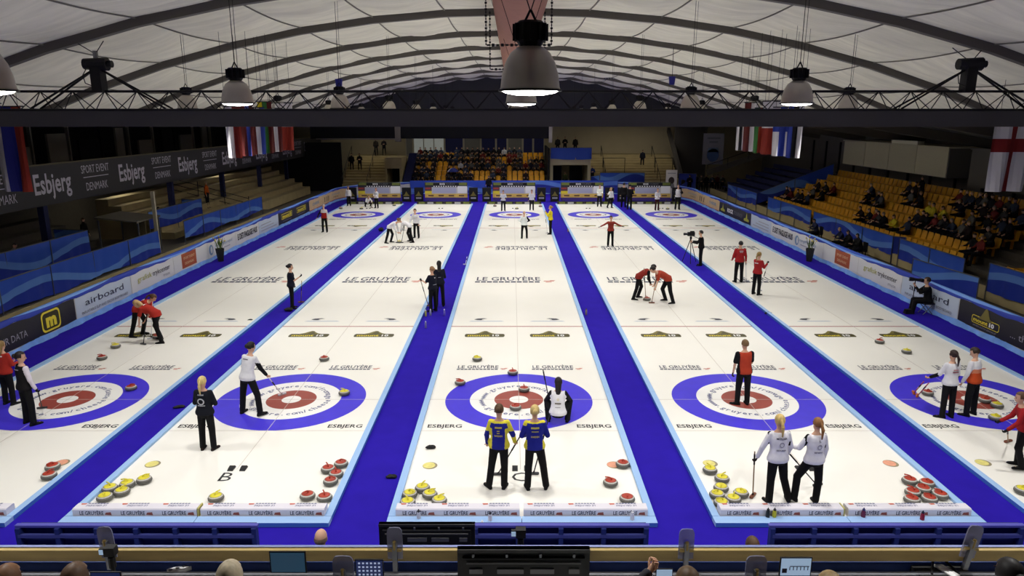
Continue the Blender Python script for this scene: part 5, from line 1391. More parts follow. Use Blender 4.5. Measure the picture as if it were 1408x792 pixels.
# sheet A
person('player in red with long blond hair standing behind the black vest', g(14, 556), 15, hh(14, 556, 470), FRONT, top=RED, hair=('long', DBL), back=[('=', .42, .03, .2, (228, 220, 220))], bottom=BLK)
a = person('player in black vest with white sleeves on the blue ring', g(42, 583), 30, hh(40, 583, 485), dict(uaR=(.3, .05, -1), faR=(.05, .35, -1), look=(.5, .8, -.15), thR=(.16, .02, -1)), female=True, top=(26, 24, 26), sleeve=(222, 214, 222), glove=BLK, hair=('bun', (34, 22, 22)), back=[('#', .3, .02, .03, (120, 110, 120)), ('=', .41, .022, .17, (150, 140, 150))], vox=.016)
broom(g(58, 562), a['hR'] + V((0, 0, .2)), 'dark', 'dark broom held by the player in black vest', 1.15, .3)
a = person('sweeper in red bending beneath the balcony banner, brush nearer the hog line', g(189, 462), 88, 1.66, SWEEP, top=RED, hair=('pony', BROWN), back=[('=', .40, .03, .2, WHT), ('=', .34, .03, .2, WHT)], glove=None)
broom(g(208, 466), a['hR'].lerp(a['hL'], .3) + V((0, 0, .25)), 'white', 'white broom of the sweeper in red bent by the hog line', 1.2, .5)
a = person('sweeper in red with pale bare arms bending low beside the first sweeper', g(222, 470), -85, 1.68, dict(SWEEP2, lean=(0, .97, .28)), top=RED, sleeve='short', hair=('long', (196, 160, 110)), back=[('=', .40, .03, .2, WHT)])
broom(g(197, 474), a['hL'] + V((.25, .05, .35)), 'dark', 'dark broom of the bare armed sweeper in red', 1.2, -.4)
a = person('player in black shirt with upright broom on the blue aisle carpet', g(402, 424, CARPZ), 75, hh(402, 424, 363), dict(uaR=(.15, .45, -.8), faR=(-.1, .85, .55), uaL=(-.2, -.1, -1), faL=(.2, .4, -1)), top=NAVYC, sleeve='short', hair=('bun', BLKH), glove=BLK)
broom(g(414, 416, CARPZ), a['hR'], 'wood', 'brown broom planted upright before the player in black shirt', 1.28, .2)
person('player in red and white jacket near the far house below the balcony', g(447, 319), 185, hh(447, 319, 281), dict(uaR=(.5, .1, -.8), faR=(.4, .3, -.9)), top=(205, 198, 200), tops=[(150, 36, 32), (30, 28, 36)], fn=lambda t, u, v, w_: 2 if t[1:4] == 'arm' and t[-1] == 'R' else (1 if v < .30 and t == 'torso' else 0), hair=('short', (190, 180, 170)), vox=.028)
person('player in white standing at the far scoreboard beside the crouching one', g(480, 283), 180, hh(480, 283, 257), {}, top=WHT, hair=('short', DBL), vox=.03)
SQUAT = dict(lean=(0, .35, 1), thL=(-.42, .8, .34), shL=(.12, -.55, -.9), thR=(.42, .8, .34), shR=(-.12, -.55, -.9), uaL=(-.35, .55, -.7), faL=(.5, .8, -.1), uaR=(.35, .55, -.7), faR=(-.5, .8, -.1))
person('player in white crouching before a far scoreboard', g(506, 284), 150, 1.62, dict(SQUAT, lean=(0, .75, .7)), top=WHT, hair=('short', BROWN), vox=.03)
a = person('player in white leaning on a broom beside the crouching player', g(518, 286), 200, hh(518, 286, 261), FRONT, top=WHT, hair=('pony', (150, 90, 60)), vox=.03)
broom(g(511, 286), a['hR'], 'wood', 'broom of the player in white by the far scoreboard', 1.2)
# sheet B
a = person('sweeper in white bending over the yellow stone, nearer the aisle carpet', g(534, 334), 95, 1.66, SWEEP, top=WHT, hair=('bun', (110, 76, 40)), vox=.025)
broom(g(547, 334), a['hL'] + V((-.2, 0, .3)), 'dark', 'broom of the sweeper in white nearer the aisle', 1.2)
a = person('dark haired sweeper in white bending towards the yellow stone', g(566, 333), -88, 1.70, dict(SWEEP2, lean=(0, .97, .3)), top=WHT, hair=('bun', BLKH), vox=.025)
broom(g(552, 334), a['hR'] + V((.2, 0, .3)), 'dark', 'broom of the dark haired sweeper in white', 1.2)
person('dark haired player in white standing behind the sweepers', g(573, 327), 195, 1.68, dict(lean=(0, .3, 1), uaR=(.4, .1, -.9), faR=(.3, .3, -1)), top=WHT, hair=('short', BLKH), vox=.028)
a = person('player in black short sleeved shirt holding a broom beside her long haired team mate', g(596, 428), -50, hh(596, 428, 367), dict(uaL=(-.2, .45, -.85), faL=(.1, .95, .2), uaR=(.2, .3, -.9), faR=(-.2, .9, -.1)), top=NAVYC, sleeve='short', hair=('bun', (150, 112, 76)), glove=BLK, back=[('=', .38, .03, .05, WHT), ('=', .12, .025, .16, (150, 150, 160))])
broom(g(589, 421), a['hL'], 'wood', 'broom held out by the player in black short sleeves', 1.25)
person('player with long black hair and dark jacket on the aisle carpet', g(605, 421, CARPZ), -10, hh(605, 421, 359), FRONT, top=NAVYC, hair=('long', BLKH), back=[('=', .2, .02, .1, (150, 150, 160))])
person('blond player in black jacket with a white round emblem on the back', g(287, 618), 5, hh(287, 618, 519), FOLD, top=(24, 26, 34), hair=('pony', (206, 182, 118)), back=[('#', .27, .16, .15, (200, 200, 205)), ('=', .165, .018, .16, (190, 190, 195)), ('=', .41, .03, .13, (150, 150, 158))], shoe=(36, 24, 24), vox=.016)
a = person('player in white shirt over black sleeves striding across the blue ring', g(346, 570), 25, 1.72, dict(lean=(.05, .32, 1), thL=(-.2, -.02, -1), shL=(-.1, -.05, -1), thR=(.34, .1, -1), shR=(.22, -.12, -1), uaL=(-.28, .05, -1), faL=(.0, .25, -1), uaR=(.2, .35, -.95), faR=(.1, .55, -.8), look=(.15, .9, -.25)), top=WHT, tops=[BLK], fn=lambda t, u, v, w_: 1 if t.startswith('farm') or (t.startswith('uarm') and v < .36) else 0, hair=('bun', BLKH), back=[('=', .40, .02, .15, (120, 110, 120))], vox=.016)
broom(g(388, 543), a['hR'], 'white', 'white broom pointing at the red ring of sheet B', 1.15, .8)
# sheet C
for px, py, pt, lab in ((692, 290, 263, 'umpire in white shirt and dark trousers beside the far stone'), (731, 289, 262, 'second umpire in white shirt by the black sign')):
    person(lab, g(px, py), 180, hh(px, py, pt), FRONT if px < 700 else {}, female=False, top=(216, 218, 226), tops=[BLK], fn=lambda t, u, v, w_: 1 if t.startswith('farm') else 0, bottom=(30, 28, 34), hair=('short', (60, 50, 42)), vox=.03)
person('player in white back with hands on hips beyond the hog line of sheet C', g(721, 328), -5, hh(720, 328, 291), dict(HIPS, thL=(-.1, .02, -1), thR=(.2, .05, -1)), top=(226, 232, 230), tops=[BLK], fn=lambda t, u, v, w_: 1 if t[1:4] == 'arm' and t[-1] == 'R' else 0, hair=('short', (206, 170, 140)), vox=.026)
a = person('player in bright yellow jacket by the foam divider of sheet C', g(757, 322), -80, hh(757, 322, 283), dict(uaR=(.1, .5, -.8), faR=(-.2, .6, .8), uaL=(-.15, .45, -.8), faL=(.1, .6, .8)), top=(226, 206, 40), hair=('bun', (150, 120, 60)), vox=.026)
broom(g(753, 321), a['hL'], 'white', 'white broom held upright by the player in yellow', 1.3)
YB = [(226, 214, 66)]
a = person('player in blue and yellow jacket with brown bun, yellow sleeves', g(683, 671), 6, hh(683, 671, 558), dict(thL=(-.14, -.02, -1), shL=(-.12, -.1, -1), thR=(.03, .02, -1), shR=(.0, -.05, -1), uaL=(-.32, .0, -1), faL=(-.02, .45, -1), uaR=(.42, .12, -1), faR=(.1, .5, -.8), look=(.1, 1, -.25), toeL=(-.6, .8, 0)), top=(34, 40, 140), tops=YB,
       fn=lambda t, u, v, w_: 1 if v > .46 or (t == 'torso' and abs(u) > .125 and v < .36) or (t.startswith('uarm') and v > .28) or (t == 'farmR') else 0, hair=('bun', (84, 60, 36)), back=[('SWEDEN', .20, .035, .15, (214, 196, 80))] + [('=', .37, .034, .13, (190, 178, 90)), ('=', .31, .02, .05, (200, 186, 80)), ('=', .265, .02, .05, (200, 186, 80))], vox=.014)
broom(V(a['root'].location) + V((.0, .5, 0)), a['hR'] + V((.05, .0, .1)), 'dark', 'broom held in front of the player with yellow sleeves', 1.2)
a = person('blond player in blue jacket with yellow trim standing beside the other blue jacket', g(738, 672), -2, hh(738, 672, 559), dict(thL=(-.06, .0, -1), shL=(-.05, -.05, -1), thR=(.2, .02, -1), shR=(.14, -.08, -1), uaL=(-.34, .1, -1), faL=(.3, .7, -.3), uaR=(.36, .1, -1), faR=(-.1, .75, -.2)), top=(34, 40, 140), tops=YB, fn=lambda t, u, v, w_: 1 if v > .47 or (t == 'torso' and abs(u) > .15 and v < .12) or (t.startswith('uarm') and v > .42 and u < 0) else 0, hair=('bun', (206, 180, 116)),
       back=[('SWEDEN', .20, .035, .15, (214, 196, 80)), ('=', .38, .034, .15, (190, 178, 90)), ('=', .315, .02, .13, (170, 160, 80))], vox=.014)
b0 = a['hR'] + V((.02, .05, .05)); broom(V(a['root'].location) + V((-.05, .55, 0)), b0 + V((.03, 0, .05)), 'dark', 'broom carried slantwise by the blond player in blue', 1.4)
a = person('player in white vest squatting on the blue ring of sheet C', g(767, 579), 5, 1.66, dict(SQUAT, lean=(0, .22, 1)), top=(232, 230, 234), sleeve=(30, 28, 34), hair=('long', (30, 22, 22)), back=[('=', .20, .03, .14, (110, 100, 90)), ('#', .31, .05, .05, (210, 190, 90)), ('=', .12, .008, .12, BLK)], vox=.016)
broom(g(757, 560), V(g(757, 560)) + V((-.12, -.02, .6)), 'dark', 'dark broom held upright by the squatting player', 1.0)
# sheet D
a = person('sweeper in dark red with pale forearm bending on the left of the moving stone'.replace('on the left of', 'behind'), g(874, 411), 92, 1.64, SWEEP, top=(140, 44, 36), tops=[BLK], fn=lambda t, u, v, w_: 1 if t[1:4] == 'arm' else 0, hair=('short', (30, 22, 22)), vox=.02)
broom(g(888, 413), a['hR'] + V((-.3, 0, .5)), 'wood', 'broom of the sweeper in dark red with black sleeves', 1.25)
a = person('sweeper in plain brick red bending with straight arms over the moving stone', g(920, 416), -92, 1.72, dict(SWEEP2, lean=(0, .95, .36)), female=False, top=(166, 62, 44), sleeve='short', hair=('short', (28, 20, 20)), vox=.02)
broom(g(896, 417), a['hR'] + V((.12, 0, .4)), 'wood', 'broom of the sweeper in brick red', 1.2)
person('player in red top with both arms spread wide', g(839, 338), 180, hh(839, 338, 297), dict(uaL=(-.85, .1, -.45), faL=(-.95, .3, -.35), uaR=(.85, .1, -.5), faR=(.95, .3, -.4)), top=(140, 52, 42), glove=BLK, hair=('short', BLKH), grip='', vox=.024)
person('player in white with dark trousers at the far end, arms at sides, by the scoreboard', g(824, 284), 180, hh(824, 284, 254), FRONT, top=(228, 232, 226), hair=('short', (60, 50, 40)), vox=.03)
person('player in white striding beside the two figures in black', g(838, 286), 150, hh(838, 286, 258), dict(thR=(.35, .1, -1), shR=(.3, -.1, -1), uaR=(.6, .2, -.6), faR=(.6, .5, .2)), top=WHT, hair=('pony', BLOND), vox=.03)
person('person in long black coat standing on the carpet by the far scoreboard', g(857, 285, CARPZ), 20, hh(857, 285, 251), {}, female=False, top=(20, 18, 20), hem=.03, hair=('short', BLKH), vox=.03)
person('second person in black coat with a bag beside the first', g(865, 288, CARPZ), 40, hh(865, 288, 253), FRONT, female=False, top=(18, 18, 22), hem=.03, hair=('short', BLKH), vox=.03)
a = person('player in orange red vest with black short sleeves standing on the button', g(1020, 556), -6, hh(1020, 556, 469), dict(lean=(0, .16, 1), uaL=(-.22, -.02, -1), faL=(-.1, .1, -1), uaR=(.2, .25, -1), faR=(-.1, .8, -.5), look=(-.1, 1, -.2), toeL=(-.9, .5, 0), toeR=(.1, 1, 0)), female=False, top=(176, 62, 40), tops=[BLK], sleeve='short', fn=lambda t, u, v, w_: 1 if t[1:4] == 'arm' or abs(u) > .155 else 0, hair=('short', (120, 92, 58)), glove=(46, 44, 30), vox=.016)
broom(g(1026, 535), a['hR'], 'white', 'white broom planted before the player on the button', 1.2)
EST = lambda t, u, v, w_: 1 if (t.startswith('uarm') and w_ > -.04 and abs(u) < .215 and v > .22) else 0
a = person('player in white jacket with long blond ponytail leaning on a broom', g(1070, 691), -4, hh(1070, 691, 572), dict(lean=(0, .12, 1), thL=(-.02, .05, -1), shL=(.0, .0, -1), thR=(.18, .05, -1), shR=(.3, -.02, -1), plat=(1, .15, 0), uaL=(-.5, .05, -1), faL=(-.25, .25, -1), uaR=(.36, .1, -1), faR=(.0, .5, -1), look=(.12, 1, -.12)), top=(234, 232, 238), tops=[BLK], fn=EST, hair=('pony', (206, 176, 108)), back=[('MÖLDER', .38, .035, .19, (70, 66, 80)), ('#', .28, .1, .09, (160, 158, 170)), ('ESTONIA', .16, .03, .17, (80, 76, 90))], glove=(40, 30, 34), vox=.014)
broom(g(1035, 683), a['hL'] + V((-.02, 0, .02)), 'wood', 'broom leaned on by the player with long blond ponytail', 1.0, .9)
a = person('player in white jacket with red brown ponytail, one knee raised', g(1106, 691), -10, hh(1106, 691, 582, 1.6), dict(lean=(.06, .1, 1), thL=(-.36, .28, -.9), shL=(-.12, -.1, -1), thR=(.12, .0, -1), shR=(-.08, -.05, -1), uaL=(-.42, .25, -.8), faL=(-.05, .8, -.3), uaR=(.3, .05, -1), faR=(.1, .3, -1)), top=(234, 232, 238), tops=[BLK], fn=EST, hair=('pony', (140, 96, 54)), back=[('L', .38, .035, .03, (70, 66, 80)), ('#', .28, .1, .09, (160, 158, 170)), ('ESTONIA', .16, .03, .16, (80, 76, 90))], vox=.014)
broom(g(1124, 668), V(g(1124, 668)) + V((-.55, -.1, .62)), 'dark', 'dark broom passing behind the raised knee', 1.1, .4)
# cameraman on the aisle with his tripod
a = person('cameraman in black standing behind a camera on a tripod', g(963, 365, CARPZ), -70, hh(963, 365, 317), dict(lean=(0, .12, 1), uaL=(-.15, .5, -.8), faL=(.1, 1, .1), uaR=(.15, .5, -.8), faR=(-.1, 1, .1)), female=False, top=(18, 17, 18), hair=('short', BLKH), vox=.022)
t0 = g(948, 361, CARPZ); tr = empty('video_camera', t0, 'black video camera on a three legged tripod on the aisle carpet', 'camera')
hd = t0 + V((0, 0, 1.28))
for i in range(3):
    t = 2.1 * i + .4; m = MB(); m.cyl(hd - V((0, 0, .1)), t0 + V((.38 * math.cos(t), .38 * math.sin(t), .01)), .022, .016, 6); m.build('tripod_leg', DARKMETAL, tr)
m = MB(); m.cyl(hd - V((0, 0, .14)), hd, .05, .06, 10); m.build('tripod_head', BLACK, tr)
m = MB(); m.box(hd + V((0, 0, .12)), (.34, .14, .18)); m.box(hd + V((.05, 0, .24)), (.2, .05, .05)); m.build('camera_body', BLACK, tr)
m = MB(); m.cyl(hd + V((-.17, 0, .12)), hd + V((-.36, 0, .12)), .05, .065, 12); m.build('lens', DARKMETAL, tr)
m = MB(); m.cyl(hd + V((.1, 0, .02)), hd + V((.42, .08, -.12)), .012, n=6); m.build('pan_handle', BLACK, tr)
# sheet E
a = person('player in red jacket with white band seen from behind by the printed words', g(1015, 388), -5, hh(1015, 388, 332), dict(uaL=(-.28, .1, -1), faL=(.1, .6, -.6), uaR=(.3, .05, -1), faR=(.2, .3, -1)), female=False, top=(168, 38, 40), hair=('short', BLKH), back=[('=', .40, .025, .17, (225, 215, 220)), ('=', .35, .02, .14, (225, 215, 220)), ('=', .0, .025, .28, (220, 205, 210))], vox=.02)
broom(g(1026, 387), a['hR'], 'white', 'pale broom of the player in red with white band', 1.2)
a = person('blond player in red jacket holding a broom with both hands', g(1039, 405), 55, hh(1039, 405, 347), dict(uaR=(.1, .4, -.8), faR=(-.05, .8, .55), uaL=(-.15, .3, -.9), faL=(.2, .8, .0)), top=(166, 40, 42), hair=('pony', (150, 120, 70)), glove=BLK, back=[('=', .36, .03, .16, (225, 215, 220))], vox=.02)
broom(g(1044, 400), a['hR'], 'white', 'white broom held by the blond player in red jacket', 1.3)
person('player in white shirt and maroon trousers by the portrait poster', g(903, 289), 165, hh(903, 289, 259), dict(FRONT), top=WHT, bottom=(60, 24, 28), hair=('short', DBL), vox=.03)
person('player in white waistcoat with black arms before the portrait poster', g(931, 288), 180, hh(931, 288, 254), HIPS, top=WHT, sleeve=(30, 28, 32), hair=('short', (60, 44, 40)), vox=.03)
a = person('player in white shirt with dark ponytail holding orange brooms', g(1301, 574), -10, hh(1303, 574, 483), dict(lean=(0, .06, 1), uaL=(-.34, .25, -.9), faL=(-.3, .6, -.45), uaR=(.25, .1, -1), faR=(.05, .4, -1), thL=(-.03, 0, -1), thR=(.1, 0, -1), toeL=(-.8, .6, 0)), top=WHT, tops=[BLK], fn=lambda t, u, v, w_: 1 if t.startswith('farm') else 0, hair=('pony', (44, 30, 28)), back=[('=', .27, .03, .15, (150, 90, 96)), ('=', .33, .03, .13, (180, 130, 136))], vox=.016)
broom(g(1256, 541), a['hL'], 'orange', 'orange broom reaching to the blue ring, dark brush', 1.25, 1.2)
broom(g(1261, 545), a['hL'] + V((.06, -.06, -.05)), 'orange', 'second orange broom crossing the first on the blue ring', 1.25, 1.0)
a = person('player in white and orange jacket with head bowed beside the ponytail player', g(1333, 571), -35, hh(1330, 571, 480), dict(lean=(0, .16, 1), uaL=(-.25, .1, -1), faL=(-.05, .35, -1), uaR=(.22, .1, -1), faR=(.0, .3, -1), look=(-.35, .8, -.45), thL=(-.12, .05, -1), thR=(.06, -.05, -1)), female=False, top=WHT, tops=[(214, 130, 96), (190, 74, 36)], fn=lambda t, u, v, w_: 0 if t[1:4] == 'arm' or v > .30 else (1 if v > .2 else 2), hair=('short', (52, 38, 30)), vox=.016)
a = person('player in dark red leaning on a white headed broom at the sheet beside the seats', g(1401, 643), -70, hh(1401, 643, 540), dict(lean=(0, .35, 1), thL=(-.1, .25, -1), shL=(-.03, -.3, -1), uaL=(-.2, .3, -.9), faL=(-.05, .6, -.6), uaR=(.15, .35, -.9), faR=(-.1, .7, -.5)), top=(158, 34, 38), hair=('pony', BROWN), glove=BLK, vox=.016)
broom(g(1386, 608), a['hL'] + V((.02, 0, .3)), 'wood', 'brown broom with white brush at the player in dark red', 1.2, .4)
# photographer on a stool by the board
p = g(1272, 431, CARPZ)
st = empty('folding_stool', p, 'low black folding stool under the photographer', 'stool')
m = MB(); m.box(p + V((0, 0, .40)), (.4, .38, .05)); m.build('seat', BLACK, st)
for e in (-1, 1):
    m = MB(); m.cyl(p + V((-.17, e * .16, 0)), p + V((.17, e * .16, .39)), .014, n=6); m.cyl(p + V((.17, e * .16, 0)), p + V((-.17, e * .16, .39)), .014, n=6); m.build('leg_frame', METAL, st)
SIT = dict(thL=(-.2, 1, -.05), shL=(0, .12, -1), thR=(.2, 1, -.05), shR=(0, .12, -1))
a = person('photographer in black sitting against the white airboard advert', p + V((.03, .0, .50)), -72, 1.74, dict(SIT, lean=(0, .2, 1), uaL=(-.1, .75, -.5), faL=(.2, .6, .75), uaR=(.15, .7, -.6), faR=(-.2, .6, .8)), female=False, top=(20, 20, 22), hair=('short', (66, 50, 40)), hipat=True, vox=.018)
q = a['hL'].lerp(a['hR'], .5); ph = empty('photo_camera', q, 'black photo camera with a long telephoto lens held by the seated photographer', 'camera')
d = V((-.95, .28, .05)).normalized(); q = a['headc'] + d * .17 + V((0, 0, .01))
m = MB(); m.box(q, (.09, .15, .11)); m.build('camera_body', BLACK, ph)
m = MB(); m.cyl(q, q + d * .26, .045, .055, 12); m.cyl(q + d * .26, q + d * .4, .068, .075, 12); m.build('lens', DARKMETAL, ph)
m = MB(); m.cyl(q + d * .2 - V((0, 0, .04)), V((q.x + d.x * .2, q.y + d.y * .2, 0)), .014, n=6); m.build('monopod', BLACK, ph)
p = g(1249, 431, CARPZ); m = MB(); m.box(p + V((0, 0, .08)), (.3, .2, .16), taper=.8); m.cyl(p + V((-.08, -.02, .12)), p + V((-.2, -.1, .14)), .04, n=8); tag(m.build('camera_bag', BLACK, loc=p), 'small black camera bag on the carpet beside the photographer', 'bag')
# ================================================================== SPECTATORS AND BYSTANDERS (small in the picture: one mesh each)
SPM = {}
def spectator_mesh(name, pose, hairstyle, sit=True):
    J = figure(1.68, pose, female=False); mb = MB(); segs = limb_segs(J, False); k = J['k']
    mb.add(*_rings(torso_rings(J, -.13, .53, .02, False, 10)))
    for nm, a, b, r0, r1 in segs: rcone(mb, a, b, r0 + .014, r1 + .014, 8)
    r, f_, up = head_frame(J); hc = J['headc']; Rh = Matrix((r, f_, up)).transposed()
    rcone(mb, J['neck'] - J['lean'] * .05, hc - up * .05, .055, .05, 8); mb.ell(hc + up * .01, (.08, .098, .115), 10, 7, R=Rh)
    for s_ in 'LR':
        w_ = J['wri' + s_]; d = J['hdir' + s_]; rcone(mb, w_, w_ + d * .12, .032, .03, 6)
        a = J['ank' + s_]; rcone(mb, a - V((0, 0, .04)) - J['toe' + s_] * .04, a - V((0, 0, .045)) + J['toe' + s_] * .14, .04, .034, 6)
    low = min(J['ankL'].z, J['ankR'].z) - .08
    ob = bpy.data.objects.new(name, bpy.data.meshes.new(name)); COL.objects.link(ob); ob.data.from_pydata(mb.v, [], mb.f)
    ss = [('torso', J['mid'], J['neck'], .16, .12), ('thP', J['pel'] - V((0, 0, .05)), J['pel'], .17, .17), ('head', hc - up * .04, hc + up * .04, .1, .1)] + segs + [('hand' + s_, J['wri' + s_], J['wri' + s_] + J['hdir' + s_] * .12, .04, .04) for s_ in 'LR'] + [('foot' + s_, J['ank' + s_] - V((0, 0, .05)), J['ank' + s_] - V((0, 0, .05)) + J['toe' + s_] * .14, .045, .045) for s_ in 'LR']
    # hair zone decided by height and depth on the head
    hz = hc
    def fn(t, u, v, w_):
        if t == 'head': return 3 if (fn.c[2] - hz.z > .035 or (fn.c - np.array(hz)) @ np.array(f_) < -.01) else 0
        if t.startswith('hand'): return 0
        if t.startswith('th') or t.startswith('shank') or t.startswith('foot'): return 2
        return 1
    return ob, J, ss, fn, low
def make_spec(name, pose, sit):
    ob, J, ss, fn, low = spectator_mesh(name, pose, 'short', sit)
    md = ob.modifiers.new('r', 'REMESH'); md.mode = 'VOXEL'; md.voxel_size = .036; md.use_smooth_shade = True
    sm = ob.modifiers.new('s', 'SMOOTH'); sm.factor = .5; sm.iterations = 2
    bpy.context.view_layer.update(); dg = bpy.context.evaluated_depsgraph_get(); me = bpy.data.meshes.new_from_object(ob.evaluated_get(dg))
    bpy.data.objects.remove(ob)
    n = len(me.polygons); cen = np.empty(n * 3); me.polygons.foreach_get('center', cen); cen = cen.reshape(-1, 3)
    best = np.full(n, 1e9); idx = np.zeros(n, int)
    for i, (nm, a, b, r0, r1) in enumerate(ss):
        a = np.array(a); b = np.array(b); d = b - a; t = np.clip(((cen - a) @ d) / max(1e-9, d @ d), 0, 1); ds = np.linalg.norm(cen - (a + t[:, None] * d), axis=1) / (r0 + (r1 - r0) * t)
        w_ = ds < best; best[w_] = ds[w_]; idx[w_] = i
    mi = []
    for i in range(n): fn.c = cen[i]; mi.append(fn(ss[idx[i]][0], 0, 0, 0))
    me.materials.clear()
    for m in (SKIN, cmat((30, 30, 34)), cmat((26, 26, 32)), hmat((50, 40, 34))): me.materials.append(m)
    me.polygons.foreach_set('material_index', mi); me.polygons.foreach_set('use_smooth', [True] * n); me.name = name
    SPM[name] = (me, low)
make_spec('sitA', dict(SIT, lean=(0, .12, 1), uaL=(-.2, .35, -.9), faL=(.35, .85, -.3), uaR=(.2, .35, -.9), faR=(-.35, .85, -.3)), True)
make_spec('sitB', dict(SIT, lean=(0, .4, 1), uaL=(-.2, .6, -.8), faL=(.45, .7, .1), uaR=(.2, .6, -.8), faR=(-.45, .7, .1), look=(.3, 1, -.2)), True)
make_spec('sitC', dict(SIT, lean=(.08, -.1, 1), uaL=(-.4, .2, -.9), faL=(.3, .9, -.2), uaR=(.3, .4, -.8), faR=(-.3, .9, .0), look=(-.4, 1, -.1)), True)
make_spec('standA', {}, False)
make_spec('standB', dict(FOLD, thR=(.12, .05, -1)), False)
SCOL = [((28, 28, 32), 'black coat'), ((36, 36, 48), 'dark navy jacket'), ((60, 58, 58), 'charcoal coat'), ((44, 34, 34), 'dark brown jacket'), ((52, 60, 78), 'slate blue jacket'), ((110, 40, 36), 'dark red jacket'), ((96, 96, 92), 'grey jumper'), ((24, 24, 30), 'black jacket with scarf')]
HCOL = [(46, 36, 30), (80, 62, 44), (130, 120, 108), (30, 24, 22), (160, 134, 88)]
def spect(pos, rz, kind, c_, lab, group, hc_=None, seat=True, bot=(26, 26, 32)):
    me, low = SPM[kind]; z = pos.z if seat else pos.z - low
    o = inst('person', me, V((pos.x, pos.y, z)), rz=rz); tag(o, lab, 'person', group)
    for i, m in enumerate((SKIN, cmat(c_), cmat(bot), hmat(hc_ or rnd.choice(HCOL)))):
        o.material_slots[i].link = 'OBJECT'; o.material_slots[i].material = m
    return o
taken = set()
def seat_side(px, py, c_, lab):
    best = None
    for k, (X, z) in enumerate(RROW):
        q = px_(px, py, X - .05); e = abs(q.z - (z + .45 + .78))
        if best is None or e < best[0]: best = (e, k, q.y)
    k = best[1]; yy = 13.6 + .52 * round((best[2] - 13.6) / .52)
    if (k, round(yy, 2)) in taken or yy > 36.3: return
    taken.add((k, round(yy, 2))); X, z = RROW[k]
    spect(V((X - .1, yy, z + .56)), math.pi / 2, rnd.choice(['sitA', 'sitB', 'sitC']), c_, lab % SL[k], 'spectators among the yellow side seats')
SIDE = [(1083, 258), (1088, 262), (1094, 257), (1100, 264), (1104, 259), (1110, 268), (1112, 261), (1118, 257), (1128, 252), (1134, 255), (1152, 250), (1141, 250), (1196, 262), (1203, 258), (1207, 265), (1213, 262), (1192, 288), (1200, 291), (1207, 287), (1212, 293), (1219, 290), (1253, 296), (1262, 290), (1268, 298), (1275, 293), (1282, 300), (1290, 296), (1298, 303), (1305, 299), (1313, 297), (1320, 305), (1330, 303), (1338, 310), (1346, 322), (1352, 325), (1362, 316), (1370, 309), (1378, 305), (1250, 256), (1257, 261), (1263, 254), (1268, 262), (1320, 262), (1328, 266), (1336, 260), (1343, 270), (1350, 263), (1358, 272), (1365, 262), (1373, 273), (1380, 266), (1388, 276), (1395, 268), (1400, 282), (1330, 280), (1340, 286), (1352, 282), (1362, 290), (1372, 284), (1384, 294), (1396, 298), (1404, 292)]
for i, (px, py) in enumerate(SIDE):
    c_, nm = SCOL[(i * 5 + 3) % 8]; seat_side(px, py, c_, 'seated spectator in ' + nm + ' in the %s row of the side stand')
for px, py in ((1281, 279), (1290, 281), (1302, 279), (1236, 300)): seat_side(px, py, (206, 190, 50), 'seated spectator in bright yellow jacket in the %s row of the side stand')
eg = 'spectators on the end stand'
r3 = random.Random(11)
for k, (yy, z) in enumerate(EROW):
    for i, X in enumerate(ENDX):
        px = 704 + (X + .17) * 14.6
        full = {0: .0, 1: .28, 2: .72, 3: .85, 4: .9, 5: .8}[k]
        if k <= 1 and (px < 600 or 612 < px < 640): full = .9
        if k <= 1 and 640 <= px: full = .12
        if k >= 4 and px > 720: full = .2
        if 598 <= px <= 612 and k <= 3: full = .15
        if r3.random() < full:
            j = r3.randrange(8); c_, nm = SCOL[j]
            if r3.random() < .05: c_, nm = (196, 196, 200), 'white jacket'
            spect(V((X, yy - .1, z + .6)), math.pi, r3.choice(['sitA', 'sitB', 'sitC']), c_, 'spectator in %s in the %s row of the end stand' % (nm, SL[k]), eg)
# blue umbrella and white scarf among the front rows of the end stand
p = py_(623, 236, 52.2); um = empty('umbrella', p, 'open dark blue umbrella with white stripes among the end stand spectators', 'umbrella')
for i in range(8):
    a0, a1 = 2 * math.pi * i / 8, 2 * math.pi * (i + 1) / 8; m = MB(); m.add([p + V((0, 0, .38)), p + V((.3 * math.cos(a0), .3 * math.sin(a0), .28)), p + V((.3 * math.cos(a1), .3 * math.sin(a1), .28)), p + V((.58 * math.cos(a0), .58 * math.sin(a0), 0)), p + V((.58 * math.cos(a1), .58 * math.sin(a1), 0))], [(0, 1, 2), (1, 3, 4, 2)])
    m.build('canopy_panel', mat('umb_blue', lin(40, 50, 130), .7) if i % 4 else mat('umb_white', lin(200, 200, 210), .7), um)
m = MB(); m.cyl(p + V((0, 0, .42)), p + V((0, 0, -.45)), .012, n=6); m.build('shaft', DARKMETAL, um)
# people standing on stairs, terraces and corners
def standing(px, y, z, c_, lab, kind='standA', face=180, group='people standing around the stands'):
    q = py_(px, 250, y); spect(V((q.x, y, z)), math.radians(180 - face) + math.pi if False else -math.radians(face), kind, c_, lab, group, seat=False)
standing(485, 54.4, 1.7, (24, 24, 28), 'person in black standing on the beige end stairs, balcony side')
standing(496, 54.2, 1.7, (26, 26, 26), 'person in dark coat standing mid stairs beside the handrail', 'standB')
standing(519, 58, 3.02, (60, 54, 50), 'person in grey on the landing above the end stairs')
standing(530, 58, 3.02, (40, 38, 40), 'person in open dark jacket on the end landing', 'standB')
standing(882, 55.7, 1.97, (34, 36, 50), 'lone person in dark blue standing on the wide beige stairs')
standing(814, 52.9, .6, (40, 60, 120), 'person in blue bending at the landing rail', 'standB')
standing(776, 57.6, 3.2, (24, 24, 26), 'person in black looking over the end booth drape', 'standB')
standing(790, 57.4, 3.2, (30, 28, 30), 'person in dark top behind the end booth drape')
